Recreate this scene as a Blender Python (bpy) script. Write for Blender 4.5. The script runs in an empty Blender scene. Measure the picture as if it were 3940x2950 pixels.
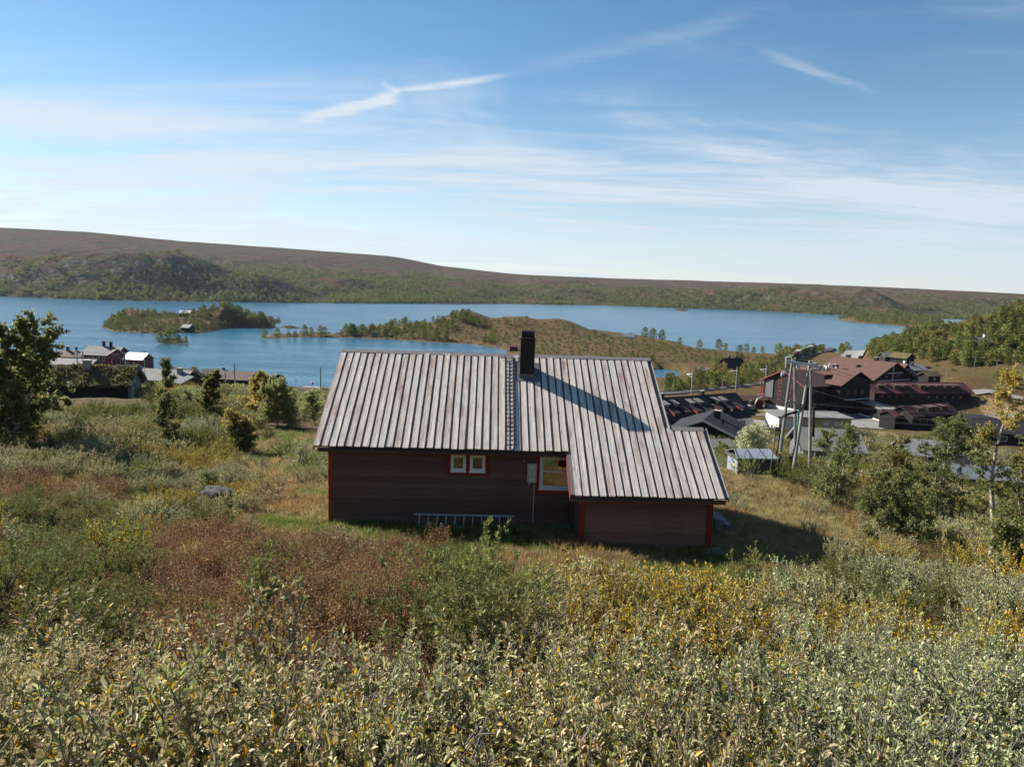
import bpy, bmesh, math, random
import numpy as np
from mathutils import Vector, Matrix

rng = np.random.default_rng(7)
random.seed(7)
SC = bpy.context.scene
COL = SC.collection
R = math.radians

# ------------------------------------------------------------------ camera
ZC = 36.0                                   # camera height above the lake
FPX, CX, CY = 2730.0, 1970.0, 1475.0        # focal length and centre in photograph pixels
PITCH, ROLL = R(7.709), R(1.852)
_f = np.array([0, math.cos(PITCH), -math.sin(PITCH)])
_x0 = np.array([1.0, 0, 0]); _u0 = np.cross(_x0, _f)
CAMX = math.cos(ROLL) * _x0 + math.sin(ROLL) * _u0
CAMU = -math.sin(ROLL) * _x0 + math.cos(ROLL) * _u0
cam_d = bpy.data.cameras.new('camera')
cam_d.sensor_fit = 'HORIZONTAL'; cam_d.sensor_width = 36.0
cam_d.lens = 36.0 * FPX / 3940.0
cam_d.clip_start = 0.1; cam_d.clip_end = 20000
cam = bpy.data.objects.new('camera', cam_d); COL.objects.link(cam)
cam.matrix_world = Matrix(((CAMX[0], CAMU[0], -_f[0], 0), (CAMX[1], CAMU[1], -_f[1], 0), (CAMX[2], CAMU[2], -_f[2], ZC), (0, 0, 0, 1)))
SC.camera = cam

# ------------------------------------------------------------------ sun and sky
SUN_EL, SUN_AZ = R(33.5), R(-60.0)          # azimuth measured from +Y towards +X
SUN_DIR = Vector((math.sin(SUN_AZ) * math.cos(SUN_EL), math.cos(SUN_AZ) * math.cos(SUN_EL), math.sin(SUN_EL)))
sun_d = bpy.data.lights.new('sun', 'SUN'); sun_d.energy = 5.0; sun_d.angle = R(0.53); sun_d.color = (1.0, 0.93, 0.82)
sun = bpy.data.objects.new('sun', sun_d); COL.objects.link(sun)
sun.location = (-60, 40, 90); sun.rotation_euler = SUN_DIR.to_track_quat('Z', 'Y').to_euler()

world = bpy.data.worlds.new('World'); SC.world = world; world.use_nodes = True
def build_world():
    nt = world.node_tree; N = nt.nodes; L = nt.links; N.clear()
    out = N.new('ShaderNodeOutputWorld'); bg = N.new('ShaderNodeBackground')
    sky = N.new('ShaderNodeTexSky'); sky.sky_type = 'NISHITA'; sky.sun_disc = False
    sky.sun_elevation = SUN_EL; sky.sun_rotation = SUN_AZ
    sky.altitude = 900; sky.air_density = 1.0; sky.dust_density = 0.05; sky.ozone_density = 1.6
    tc = N.new('ShaderNodeTexCoord'); sep = N.new('ShaderNodeSeparateXYZ'); L.new(tc.outputs['Generated'], sep.inputs[0])
    def math_(op, a, b=None, c=None):
        m = N.new('ShaderNodeMath'); m.operation = op
        for i, v in enumerate((a, b, c)):
            if v is None: continue
            if isinstance(v, (int, float)): m.inputs[i].default_value = v
            else: L.new(v, m.inputs[i])
        return m.outputs[0]
    def ramp(v, a, b):
        m = N.new('ShaderNodeMapRange'); m.interpolation_type = 'SMOOTHSTEP'; L.new(v, m.inputs[0])
        m.inputs[1].default_value = a; m.inputs[2].default_value = b; return m.outputs[0]
    z = math_('ADD', math_('MAXIMUM', sep.outputs[2], 0.0), 0.075)
    cx = math_('DIVIDE', sep.outputs[0], z); cy = math_('DIVIDE', sep.outputs[1], z)
    def noise(sx, sy, rot, scale, detail, rough, dist, ox=0.0):
        cb = N.new('ShaderNodeCombineXYZ'); L.new(cx, cb.inputs[0]); L.new(cy, cb.inputs[1]); cb.inputs[2].default_value = ox
        mp = N.new('ShaderNodeMapping'); L.new(cb.outputs[0], mp.inputs[0]); mp.inputs['Rotation'].default_value = (0, 0, R(rot)); mp.inputs['Scale'].default_value = (sx, sy, 1)
        n = N.new('ShaderNodeTexNoise'); L.new(mp.outputs[0], n.inputs[0]); n.inputs['Scale'].default_value = scale
        n.inputs['Detail'].default_value = detail; n.inputs['Roughness'].default_value = rough; n.inputs['Distortion'].default_value = dist
        return n.outputs[0]
    # high thin cirrus: long streaks across the view, thicker towards the horizon
    a = noise(0.42, 1.15, -12, 0.75, 5, 0.64, 1.0, 1.7)
    b = noise(0.6, 2.4, -20, 1.3, 4, 0.66, 0.9, 4.2)
    big = noise(0.22, 0.5, -10, 0.9, 2, 0.5, 0.2, 9.1)
    st = ramp(math_('ADD', math_('MULTIPLY', a, 0.6), math_('ADD', math_('MULTIPLY', b, 0.25), math_('MULTIPLY', big, 0.45))), 0.575, 0.87)
    low = ramp(sep.outputs[2], 0.42, 0.05)
    veil = math_('MULTIPLY', math_('MULTIPLY', low, low), 0.28)
    veil = math_('MULTIPLY_ADD', ramp(sep.outputs[2], 0.17, 0.0), 0.30, veil)
    cloud = math_('ADD', math_('MULTIPLY', st, math_('ADD', math_('MULTIPLY', low, 1.15), 0.16)), veil)
    # separate wisps and contrails: segments (azimuth, elevation in degrees), brightness, half width
    az = math_('ARCTAN2', sep.outputs[0], sep.outputs[1]); el = math_('ARCSINE', sep.outputs[2])
    fine = noise(0.9, 3.4, -24, 2.2, 4, 0.65, 0.8, 2.2)
    cb = N.new('ShaderNodeCombineXYZ'); L.new(az, cb.inputs[0]); L.new(el, cb.inputs[1]); cb.inputs[2].default_value = 1.0
    bendv = math_('SUBTRACT', fine, 0.5)
    def dot(x, y, z):
        d = N.new('ShaderNodeVectorMath'); d.operation = 'DOT_PRODUCT'; L.new(cb.outputs[0], d.inputs[0]); d.inputs[1].default_value = (x, y, z); return d.outputs['Value']
    def wisp(a0, e0, a1, e1, w0, w1, amp):
        a0, e0, a1, e1, w0, w1 = [R(v) for v in (a0, e0, a1, e1, w0, w1)]
        da, de = a1 - a0, e1 - e0; ln = math.hypot(da, de); da /= ln; de /= ln; w = max(w0, w1)
        t = dot(2 * da / ln, 2 * de / ln, -2 * (a0 * da + e0 * de) / ln - 1)          # -1 .. 1 along the wisp
        s = math_('MULTIPLY_ADD', bendv, 1.7, dot(-de / w, da / w, (a0 * de - e0 * da) / w))
        return math_('MULTIPLY', ramp(math_('ABSOLUTE', s), 1.0, 0.0), math_('MULTIPLY', ramp(math_('ABSOLUTE', t), 1.0, 0.45), amp))
    dens = ramp(fine, 0.22, 0.6)
    tot = None
    for w in WISPS: tot = wisp(*w) if tot is None else math_('ADD', tot, wisp(*w))
    cloud = math_('MULTIPLY_ADD', tot, dens, cloud)
    fac = math_('MINIMUM', cloud, 0.92)
    hs = N.new('ShaderNodeHueSaturation'); L.new(sky.outputs[0], hs.inputs['Color']); hs.inputs['Saturation'].default_value = 1.2; hs.inputs['Hue'].default_value = 0.492; hs.inputs['Value'].default_value = 1.08
    mix = N.new('ShaderNodeMix'); mix.data_type = 'RGBA'; L.new(fac, mix.inputs[0]); L.new(hs.outputs[0], mix.inputs[6])
    mix.inputs[7].default_value = (6.2, 6.8, 7.5, 1)
    L.new(mix.outputs[2], bg.inputs[0]); bg.inputs[1].default_value = 0.0515
    L.new(bg.outputs[0], out.inputs[0])
def sky_at(dx, dy):
    """azimuth and elevation in degrees seen at a photograph position given at 2212 px width"""
    px, py = dx * 1.7812, dy * 1.7812
    d = _f + CAMX * (px - CX) / FPX - CAMU * (py - CY) / FPX; d = d / np.linalg.norm(d)
    return math.degrees(math.atan2(d[0], d[1])), math.degrees(math.asin(d[2]))
def seg(x0, y0, x1, y1, w0, w1, amp): return (*sky_at(x0, y0), *sky_at(x1, y1), w0, w1, amp)
WISPS = [seg(630, 266, 880, 200, 0.5, 0.6, 1.2), seg(815, 176, 868, 204, 0.35, 0.35, 0.45), seg(800, 205, 1120, 158, 0.4, 0.4, 0.7),
         seg(1620, 100, 1915, 210, 0.5, 0.5, 0.3), seg(1050, 160, 1750, -10, 0.9, 0.9, 0.14),
         seg(-60, 415, 640, 335, 1.1, 0.8, 0.35), seg(0, 515, 640, 418, 1.6, 0.8, 0.85), seg(-60, 458, 100, 432, 0.7, 0.5, 0.8)]
build_world()
world.cycles.sampling_method = 'MANUAL'; world.cycles.sample_map_resolution = 256
SC.view_settings.view_transform = 'Standard'; SC.view_settings.look = 'None'; SC.view_settings.gamma = 1.0
SC.view_settings.use_curve_mapping = False; SC.view_settings.exposure = 1.2
SC.render.engine = 'CYCLES'
SC.cycles.max_bounces = 5; SC.cycles.diffuse_bounces = 2; SC.cycles.glossy_bounces = 2; SC.cycles.transmission_bounces = 6; SC.cycles.transparent_max_bounces = 8
SC.cycles.use_denoising = True; SC.cycles.caustics_reflective = False; SC.cycles.caustics_refractive = False

# ------------------------------------------------------------------ helpers: photograph pixel -> place in the world
def ray(px, py): return _f + CAMX * (px - CX) / FPX - CAMU * (py - CY) / FPX
def atz(px, py, z):
    d = ray(px, py); return np.array([0, 0, ZC]) + d * ((z - ZC) / d[2])
def atd(px, py, y):
    d = ray(px, py); return np.array([0, 0, ZC]) + d * (y / d[1])
def hash2(ix, iy, seed):
    h = (ix.astype(np.int64) * 374761393 + iy.astype(np.int64) * 668265263 + seed * 974634777) & 0xffffffff
    h = ((h ^ (h >> 13)) * 1274126177) & 0xffffffff
    return ((h ^ (h >> 16)) & 0xffff) / 65535.0
def vnoise(x, y, seed=0):
    ix = np.floor(x); iy = np.floor(y); fx = x - ix; fy = y - iy
    fx = fx * fx * (3 - 2 * fx); fy = fy * fy * (3 - 2 * fy)
    a = hash2(ix, iy, seed); b = hash2(ix + 1, iy, seed); c = hash2(ix, iy + 1, seed); d = hash2(ix + 1, iy + 1, seed)
    return (a * (1 - fx) + b * fx) * (1 - fy) + (c * (1 - fx) + d * fx) * fy - 0.5
def fbm(x, y, scale, octv=4, seed=0, gain=0.5):
    x = np.asarray(x, float) / scale; y = np.asarray(y, float) / scale; s = 0; a = 1.0
    for i in range(octv):
        s = s + a * vnoise(x, y, seed + i * 17); x = x * 2.03 + 3.1; y = y * 2.03 + 1.7; a *= gain
    return s
def sdist(px, py, poly):
    """signed distance to a closed polygon, positive inside"""
    poly = np.asarray(poly, float); d = np.full(px.shape, 1e12); ins = np.zeros(px.shape, bool)
    n = len(poly)
    for i in range(n):
        x0, y0 = poly[i]; x1, y1 = poly[(i + 1) % n]; ex, ey = x1 - x0, y1 - y0
        t = np.clip(((px - x0) * ex + (py - y0) * ey) / (ex * ex + ey * ey + 1e-12), 0, 1)
        d = np.minimum(d, (px - x0 - t * ex) ** 2 + (py - y0 - t * ey) ** 2)
        c = (y0 > py) != (y1 > py)
        if abs(ey) > 1e-12: ins ^= c & (px < ex * (py - y0) / ey + x0)
    return np.where(ins, 1, -1) * np.sqrt(d)

# ------------------------------------------------------------------ helpers: objects, meshes, materials
def new_mesh(name, verts, faces, mats=(), cols=None, midx=None, smooth=False):
    me = bpy.data.meshes.new(name)
    verts = np.asarray(verts, np.float32).reshape(-1, 3)
    if isinstance(faces, np.ndarray):
        nf, k = faces.shape
        me.vertices.add(len(verts)); me.vertices.foreach_set('co', verts.ravel())
        me.loops.add(nf * k); me.loops.foreach_set('vertex_index', faces.astype(np.int32).ravel())
        me.polygons.add(nf); me.polygons.foreach_set('loop_start', np.arange(0, nf * k, k, dtype=np.int32))
        me.update(calc_edges=True)
    else:
        me.from_pydata(verts.tolist(), [], faces)
    for m in mats: me.materials.append(m)
    if midx is not None: me.polygons.foreach_set('material_index', np.asarray(midx, np.int32))
    if smooth: me.polygons.foreach_set('use_smooth', np.ones(len(me.polygons), bool))
    if cols is not None:
        at = me.color_attributes.new('Col', 'FLOAT_COLOR', 'POINT')
        c4 = np.ones((len(verts), 4), np.float32); c4[:, :3] = cols; at.data.foreach_set('color', c4.ravel())
    me.update()
    return me
def link(name, me, parent=None, loc=None, rot=None):
    o = bpy.data.objects.new(name, me); COL.objects.link(o)
    if parent is not None: o.parent = parent
    if loc is not None: o.location = loc
    if rot is not None: o.rotation_euler = rot
    return o
def tag(o, label=None, cat=None, group=None, kind=None):
    if label: o['label'] = label
    if cat: o['category'] = cat
    if group: o['group'] = group
    if kind: o['kind'] = kind
    return o
def thing(name, label, cat, loc=(0, 0, 0), rz=0.0, group=None):
    o = link(name, None, None, loc, (0, 0, rz)); o.empty_display_size = 0.5
    return tag(o, label, cat, group)
def copy_tree(o, parent=None):
    c = o.copy(); COL.objects.link(c); c.parent = parent
    for ch in list(o.children): copy_tree(ch, c)
    return c

class MB:
    """collects shapes into one mesh"""
    def __init__(s): s.v = []; s.f = []; s.m = []
    def add(s, verts, faces, m=0):
        b = len(s.v); s.v += [tuple(map(float, p)) for p in verts]; s.f += [tuple(i + b for i in f) for f in faces]; s.m += [m] * len(faces); return s
    def box(s, x0, x1, y0, y1, z0, z1, m=0, rz=0.0, c=None):
        p = [(x0, y0, z0), (x1, y0, z0), (x1, y1, z0), (x0, y1, z0), (x0, y0, z1), (x1, y0, z1), (x1, y1, z1), (x0, y1, z1)]
        if rz:
            cx, cy = c if c else ((x0 + x1) / 2, (y0 + y1) / 2); cs, sn = math.cos(rz), math.sin(rz)
            p = [(cx + (x - cx) * cs - (y - cy) * sn, cy + (x - cx) * sn + (y - cy) * cs, z) for x, y, z in p]
        return s.add(p, [(3, 2, 1, 0), (4, 5, 6, 7), (0, 1, 5, 4), (1, 2, 6, 5), (2, 3, 7, 6), (3, 0, 4, 7)], m)
    def hexa(s, p, m=0): return s.add(p, [(3, 2, 1, 0), (4, 5, 6, 7), (0, 1, 5, 4), (1, 2, 6, 5), (2, 3, 7, 6), (3, 0, 4, 7)], m)
    def slab(s, a, b, c, d, t, m=0):
        """quad a b c d with thickness t below it"""
        a, b, c, d = map(Vector, (a, b, c, d)); n = (b - a).cross(d - a).normalized() * t
        return s.hexa([a - n, b - n, c - n, d - n, a, b, c, d], m)
    def prism(s, poly, axis, lo, hi, m=0):
        """2-D polygon extruded along an axis ('x': poly is y,z; 'y': poly is x,z; 'z': poly is x,y)"""
        k = len(poly)
        def P(q, t): return {'x': (t, q[0], q[1]), 'y': (q[0], t, q[1]), 'z': (q[0], q[1], t)}[axis]
        vs = [P(q, lo) for q in poly] + [P(q, hi) for q in poly]
        fs = [tuple(range(k))[::-1], tuple(range(k, 2 * k))] + [(i, (i + 1) % k, k + (i + 1) % k, k + i) for i in range(k)]
        return s.add(vs, fs, m)
    def tube(s, pts, rad, n=6, m=0, cap=True):
        pts = [Vector(p) for p in pts]; b = len(s.v); k = len(pts)
        rad = rad if isinstance(rad, (list, tuple)) else [rad] * k
        up = None
        for i, p in enumerate(pts):
            d = (pts[min(i + 1, k - 1)] - pts[max(i - 1, 0)]).normalized()
            if up is None: up = d.orthogonal().normalized()
            up = (up - d * up.dot(d)); up = up.normalized() if up.length > 1e-6 else d.orthogonal().normalized()
            w = d.cross(up)
            for j in range(n):
                a = 2 * math.pi * j / n; q = p + (up * math.cos(a) + w * math.sin(a)) * rad[i]; s.v.append(tuple(q))
        for i in range(k - 1):
            for j in range(n):
                s.f.append((b + i * n + j, b + i * n + (j + 1) % n, b + (i + 1) * n + (j + 1) % n, b + (i + 1) * n + j)); s.m.append(m)
        if cap:
            s.f.append(tuple(b + j for j in range(n))[::-1]); s.f.append(tuple(b + (k - 1) * n + j for j in range(n))); s.m += [m, m]
        return s
    def build(s, name, mats, parent=None, loc=None, rot=None, smooth=False):
        mats = mats if isinstance(mats, (list, tuple)) else [mats]
        me = new_mesh(name, s.v, s.f, mats, midx=s.m)
        bm = bmesh.new(); bm.from_mesh(me); bmesh.ops.recalc_face_normals(bm, faces=bm.faces); bm.to_mesh(me); bm.free()
        if smooth: me.polygons.foreach_set('use_smooth', np.ones(len(me.polygons), bool))
        return link(name, me, parent, loc, rot)

def mat(name):
    m = bpy.data.materials.new(name); m.use_nodes = True
    nt = m.node_tree; p = nt.nodes['Principled BSDF']; return m, nt, nt.nodes, nt.links, p
def rgb(c): return (c[0], c[1], c[2], 1)
def mixcol(N, L, fac, a, b, mode='MIX'):
    x = N.new('ShaderNodeMix'); x.data_type = 'RGBA'; x.blend_type = mode
    if isinstance(fac, (int, float)): x.inputs[0].default_value = fac
    else: L.new(fac, x.inputs[0])
    for i, v in ((6, a), (7, b)):
        if isinstance(v, tuple): x.inputs[i].default_value = rgb(v)
        else: L.new(v, x.inputs[i])
    return x.outputs[2]
def nnode(N, L, vec, scale, detail=3, rough=0.55, dist=0.0, which=0):
    n = N.new('ShaderNodeTexNoise'); n.inputs['Scale'].default_value = scale; n.inputs['Detail'].default_value = detail
    n.inputs['Roughness'].default_value = rough; n.inputs['Distortion'].default_value = dist
    if vec is not None: L.new(vec, n.inputs[0])
    return n.outputs[which]
def mrange(N, L, v, a, b, c=0.0, d=1.0):
    m = N.new('ShaderNodeMapRange'); L.new(v, m.inputs[0])
    for i, q in enumerate((a, b, c, d)): m.inputs[i + 1].default_value = q
    return m.outputs[0]
def mapping(N, L, src, scale=(1, 1, 1), loc=(0, 0, 0), rot=(0, 0, 0)):
    m = N.new('ShaderNodeMapping'); L.new(src, m.inputs[0]); m.inputs['Scale'].default_value = scale; m.inputs['Location'].default_value = loc; m.inputs['Rotation'].default_value = rot
    return m.outputs[0]
def bump(N, L, p, h, strength=0.3, dist=0.02):
    b = N.new('ShaderNodeBump'); L.new(h, b.inputs['Height']); b.inputs['Strength'].default_value = strength; b.inputs['Distance'].default_value = dist; L.new(b.outputs[0], p.inputs['Normal'])
def painted(name, c, rough=0.6, var=0.18, scale=6.0, metal=0.0, bmp=0.15, stretch=(1, 1, 1), spec=0.4):
    """plain surface with uneven tone and fine relief"""
    m, nt, N, L, p = mat(name); tc = N.new('ShaderNodeTexCoord'); v = mapping(N, L, tc.outputs['Object'], stretch)
    n = nnode(N, L, v, scale, 5, 0.6); n2 = nnode(N, L, v, scale * 9, 3, 0.6)
    a = tuple(q * (1 - var) for q in c); b = tuple(min(1, q * (1 + var)) for q in c)
    col = mixcol(N, L, n, a, b); col = mixcol(N, L, mrange(N, L, n2, 0.35, 0.7, 0, var), col, tuple(q * 0.7 for q in c))
    L.new(col, p.inputs['Base Color']); p.inputs['Roughness'].default_value = rough; p.inputs['Metallic'].default_value = metal; p.inputs['Specular IOR Level'].default_value = spec
    if bmp: bump(N, L, p, n2, bmp, 0.01)
    return m

# ------------------------------------------------------------------ terrain
SRC = 1.7812                                  # photograph px per px of the 2212 wide view
SHORE_PX = [(0, 1385), (300, 1388), (420, 1397), (560, 1412), (620, 1427), (690, 1445), (775, 1452), (900, 1462), (1030, 1473), (1088, 1480), (1130, 1490),
            (1230, 1500), (1300, 1503), (1500, 1500), (1760, 1452), (1930, 1390), (1955, 1360), (1928, 1341), (1817, 1324), (1705, 1319), (1539, 1308), (1400, 1302), (1317, 1299), (1230, 1296), (1150, 1297),
            (1026, 1304), (1001, 1302), (1012, 1295), (1039, 1290), (1156, 1286), (1250, 1288), (1303, 1286), (1360, 1280), (1440, 1281), (1480, 1272), (1428, 1262), (1394, 1259), (1428, 1255), (1500, 1254), (1650, 1250), (1781, 1249),
            (2000, 1255), (2155, 1261), (2300, 1274), (2420, 1289), (2500, 1297), (2560, 1311), (2639, 1323), (2625, 1330), (2700, 1347), (2780, 1352), (2859, 1359), (2934, 1368), (2915, 1352), (2950, 1354), (2983, 1372),
            (2995, 1364), (3087, 1358), (3160, 1340), (3220, 1325), (3403, 1288), (3556, 1258), (3700, 1236), (3940, 1226)]
shore = [tuple(atz(a, b, 0)[:2]) for a, b in SHORE_PX]
MAIN = [(-900, 200), (-330, 268)] + shore + [(1300, 700), (1500, -700), (-1500, -700), (-1400, 150)]
POND = [tuple(atz(a, b, 0)[:2]) for a, b in [(2490, 1424), (2560, 1420), (2607, 1428), (2612, 1448), (2570, 1462), (2520, 1470), (2480, 1460)]]
# control points: (photograph x, y, height) and (world x, y, z)
CP_PX = [(2888, 1645, 6.0), (2700, 1680, 7.5), (2826, 1708, 12), (2979, 1552, 3.3), (3054, 1584, 3.3), (2994, 1662, 7), (3275, 1672, 6.5), (3050, 1807, 15.2), (2896, 1824, 23.4), (3059, 1824, 23.2),
         (3745, 1600, 2.2), (3432, 1653, 4), (3360, 1563, 3.0), (3525, 1477, 6.5), (260, 1540, 21), (520, 1545, 21.3), (640, 1502, 12.6), (482, 1418, 2.2), (360, 1418, 2.2), (300, 1395, 2), (905, 1498, 2.4), (1234, 1525, 2.6),
         (2660, 1527, 3), (2832, 1506, 3), (2956, 1467, 3), (3040, 1390, 3.2), (3262, 1375, 5.5), (3709, 1441, 11), (3940, 1430, 12), (3560, 1400, 9), (3600, 1680, 5.5), (3850, 1700, 8), (3940, 1640, 4),
         (3350, 1790, 12), (3700, 1850, 14), (3940, 1900, 17), (840, 1965, 27.2), (640, 1450, 2.4), (500, 1445, 2.6), (800, 1475, 2.6), (700, 1700, 24.5), (150, 1750, 26.2), (400, 1850, 26.9), (1050, 1560, 17)]
CP_XYZ = [(0, 0, 32.9), (0, 4, 32.0), (-4, 5, 32.2), (4, 5, 31.8), (0, 8, 31.1), (0, 12, 30.0), (0, 16, 28.9), (-6, 14, 29.6), (6, 14, 29.2), (10, 10, 30.2), (-10, 10, 31.2), (-12, 18, 29.2), (12, 18, 28.3), (18, 14, 29.6), (-18, 12, 31),
          (0, 20, 27.9), (-5, 21, 27.8), (5, 21, 27.55), (-6.5, 24, 27.55), (0, 24, 27.6), (7, 23.5, 27.4), (7, 29, 26.9), (-6, 30, 27.2), (0, 33, 26.6), (10, 24, 27.2), (14, 27, 26.4), (17, 31, 25.6), (14.5, 20.5, 27.6), (22, 24, 26.6),
          (0, 45, 24.6), (-10, 45, 25), (10, 45, 24.4), (-30, 45, 25.4), (-42, 58, 23.6), (-25, 70, 22.3), (-5, 70, 20.8), (8, 70, 19.5), (20, 62, 20.5), (30, 45, 22.2), (-20, 110, 16.5), (0, 110, 14.2), (-30, 160, 9.5), (0, 160, 7.5), (20, 160, 7),
          (0, 200, 3.2), (-40, 190, 5), (20, 210, 3.2), (-90, 170, 9), (-110, 120, 16), (-80, 70, 24), (-60, 40, 27), (-40, 20, 30), (-160, 200, 5), (-200, 120, 14), (45, 25, 25), (60, 60, 16), (70, 90, 10.5), (90, 50, 18), (120, 100, 10), (100, 130, 7),
          (180, 150, 6), (220, 100, 14), (0, -30, 38), (60, -30, 36), (-60, -30, 38), (0, -120, 62), (150, -120, 60), (-150, -120, 60), (200, 0, 30), (-200, 0, 35), (0, -400, 120), (400, -200, 110), (-400, -200, 110), (400, 100, 45),
          (30, 260, 3), (60, 300, 2.2), (80, 340, 2.6), (120, 300, 3.2), (40, 380, 3), (80, 430, 4), (120, 400, 3.2), (20, 430, 4.5), (160, 330, 4), (130, 260, 3.2), (180, 260, 5.5), (200, 220, 5)]
for a, b, dist in [(3905, 1188, 330), (3820, 1206, 330), (3700, 1235, 330), (3600, 1265, 340), (3500, 1300, 350), (3400, 1330, 360), (3940, 1186, 330)]:
    CP_XYZ.append(tuple(atd(a, b, dist)))
for k, zz in ((1.12, 27), (1.3, 12), (1.5, 3)):
    for a in (3905, 3700, 4100): q = atd(a, 1186, 330 * k); CP_XYZ.append((q[0], q[1], zz if a > 3800 else zz * 0.55))
CPS = np.array([tuple(atz(a, b, c)) for a, b, c in CP_PX] + CP_XYZ)
def rbf_fit(P, reg=0.6):
    n = len(P); A = np.zeros((n + 3, n + 3)); d = np.hypot(P[:, None, 0] - P[None, :, 0], P[:, None, 1] - P[None, :, 1])
    A[:n, :n] = -d; A[:n, :n] += np.eye(n) * reg * 0.15; A[:n, n] = 1; A[:n, n + 1:] = P[:, :2]; A[n, :n] = 1; A[n + 1:, :n] = P[:, :2].T
    return np.linalg.solve(A, np.concatenate([P[:, 2], np.zeros(3)]))
RW = rbf_fit(CPS)
HILLS = [(-39, 560, 24, 42, 14.0), (2, 565, 30, 42, 11.5), (36, 558, 20, 36, 11.5), (-72, 545, 18, 26, 5.5), (60, 530, 30, 30, 4.0), (90, 470, 40, 25, 2.5)]
def H(x, y, detail=True):
    x = np.asarray(x, float); y = np.asarray(y, float); sh = x.shape; x = x.ravel(); y = y.ravel()
    z = RW[-3] + RW[-2] * x + RW[-1] * y
    for (a, b, c), w in zip(CPS, RW[:-3]): z = z - w * np.hypot(x - a, y - b)
    far = (y > 175) | (x < -250)
    if far.any():
        xf, yf = x[far], y[far]; sd = sdist(xf, yf, MAIN) + fbm(xf, yf, 25, 3, 5) * 3.0
        rampz = np.where(sd > 0, 0.12 + 2.2 * (1 - np.exp(-sd / 9)) + 0.16 * np.maximum(sd - 10, 0) + 0.6 * np.maximum(sd - 45, 0), -0.3 + sd * 0.12)
        zf = np.minimum(z[far], rampz)
        hb = sum((a * np.exp(-((xf - cx) / sx) ** 2 - ((yf - cy) / sy) ** 2)) ** 3 for cx, cy, sx, sy, a in HILLS) ** (1 / 3)
        pen = (yf > 430) & (xf < 150)
        zf = np.where(pen, np.where(sd > 0, np.minimum(0.12 + 2.0 * (1 - np.exp(-sd / 7)), 2.4) + hb * np.clip(sd / 18, 0, 1) * (1 + 0.25 * fbm(xf, yf, 22, 4, 9)), -0.3 + sd * 0.12), zf)
        ps = sdist(xf, yf, POND); zf = np.where(ps > -3, np.minimum(zf, -0.2 - ps * 0.25), zf)
        z[far] = np.maximum(zf, -4)
    if detail:
        d = np.hypot(x, y); am = np.clip((d - 2) / 12, 0.35, 1) * np.where((y > 175), 0.15, 1.0)
        am = am * np.clip(np.hypot((x - 0.5) / 8.5, (y - 26.5) / 6.0) - 0.9, 0.12, 1)
        nr = np.clip((d - 5) / 4, 0, 1) * np.clip((34 - d) / 8, 0, 1) * np.clip(np.hypot((x - 0.5) / 9.5, (y - 26.0) / 7.0) - 0.95, 0, 1) ** .5; z = z + nr * 0.62 * fbm(x, y, 2.6, 2, 63)
        z = z + am * (0.55 * fbm(x, y, 6.0, 4, 21) + 0.8 * fbm(x, y, 22.0, 2, 33))
    return z.reshape(sh)
def H1(x, y): return float(H(np.array([x]), np.array([y]))[0])
def ground_at(px, py, lift=0.0):
    """point of the terrain seen at a photograph position"""
    d = ray(px, py); t = np.concatenate([np.arange(1.5, 60, 0.1), np.arange(60, 700, 0.7)]); t = t / d[1]
    P = np.array([0, 0, ZC])[None] + d[None] * t[:, None]; h = H(P[:, 0], P[:, 1]) + lift
    hit = P[:, 2] < h; i = int(np.argmax(hit)) if hit.any() else int(np.argmin(np.where(P[:, 1] > 80, P[:, 2] - h, 1e9))); q = P[i].copy(); q[2] = h[i] - lift; return q
def build_ground():
    rr = np.concatenate([[0.0, 0.6, 1.1], 1.6 * np.exp(np.arange(0, 405) * 0.0152), [900, 1100, 1400]])
    th = np.concatenate([np.arange(-48, 48.01, 0.24), np.arange(52, 309, 4.0)]); th = np.radians(th)
    rr2, tt = np.meshgrid(rr, th, indexing='ij'); X = rr2 * np.sin(tt); Y = rr2 * np.cos(tt); Z = H(X, Y)
    nr, nth = X.shape; idx = np.arange(nr * nth).reshape(nr, nth)
    nx = np.roll(idx, -1, axis=1)
    F = np.stack([idx[:-1], nx[:-1], nx[1:], idx[1:]], -1).reshape(-1, 4)
    V = np.stack([X, Y, Z], -1).reshape(-1, 3)
    keep = (V[F][:, :, 2].max(1) > -3.0); F = F[keep]
    me = new_mesh('ground', V, F[:, ::-1].copy(), [ground_material()], smooth=True)
    return tag(link('ground', me), kind='structure')
def ground_material():
    m, nt, N, L, p = mat('moor_ground'); g = N.new('ShaderNodeNewGeometry'); v = g.outputs['Position']
    n1 = nnode(N, L, v, 0.035, 6, 0.62, 0.4); n2 = nnode(N, L, v, 0.6, 6, 0.65); n3 = nnode(N, L, v, 14, 3, 0.6); n4 = nnode(N, L, mapping(N, L, v, (1, 0.6, 1)), 0.11, 5, 0.6, 0.6)
    col = mixcol(N, L, mrange(N, L, n1, 0.36, 0.62), (0.12, 0.054, 0.024), (0.085, 0.060, 0.026))
    col = mixcol(N, L, mrange(N, L, n4, 0.5, 0.72), col, (0.135, 0.078, 0.036))
    col = mixcol(N, L, mrange(N, L, n2, 0.42, 0.66), col, (0.052, 0.058, 0.02))
    col = mixcol(N, L, mrange(N, L, n3, 0.45, 0.75, 0, 0.55), col, (0.03, 0.022, 0.014))
    L.new(col, p.inputs['Base Color']); p.inputs['Roughness'].default_value = 0.95; p.inputs['Specular IOR Level'].default_value = 0.1
    bump(N, L, p, n2, 0.8, 0.5)
    return m
ground = build_ground()

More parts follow.
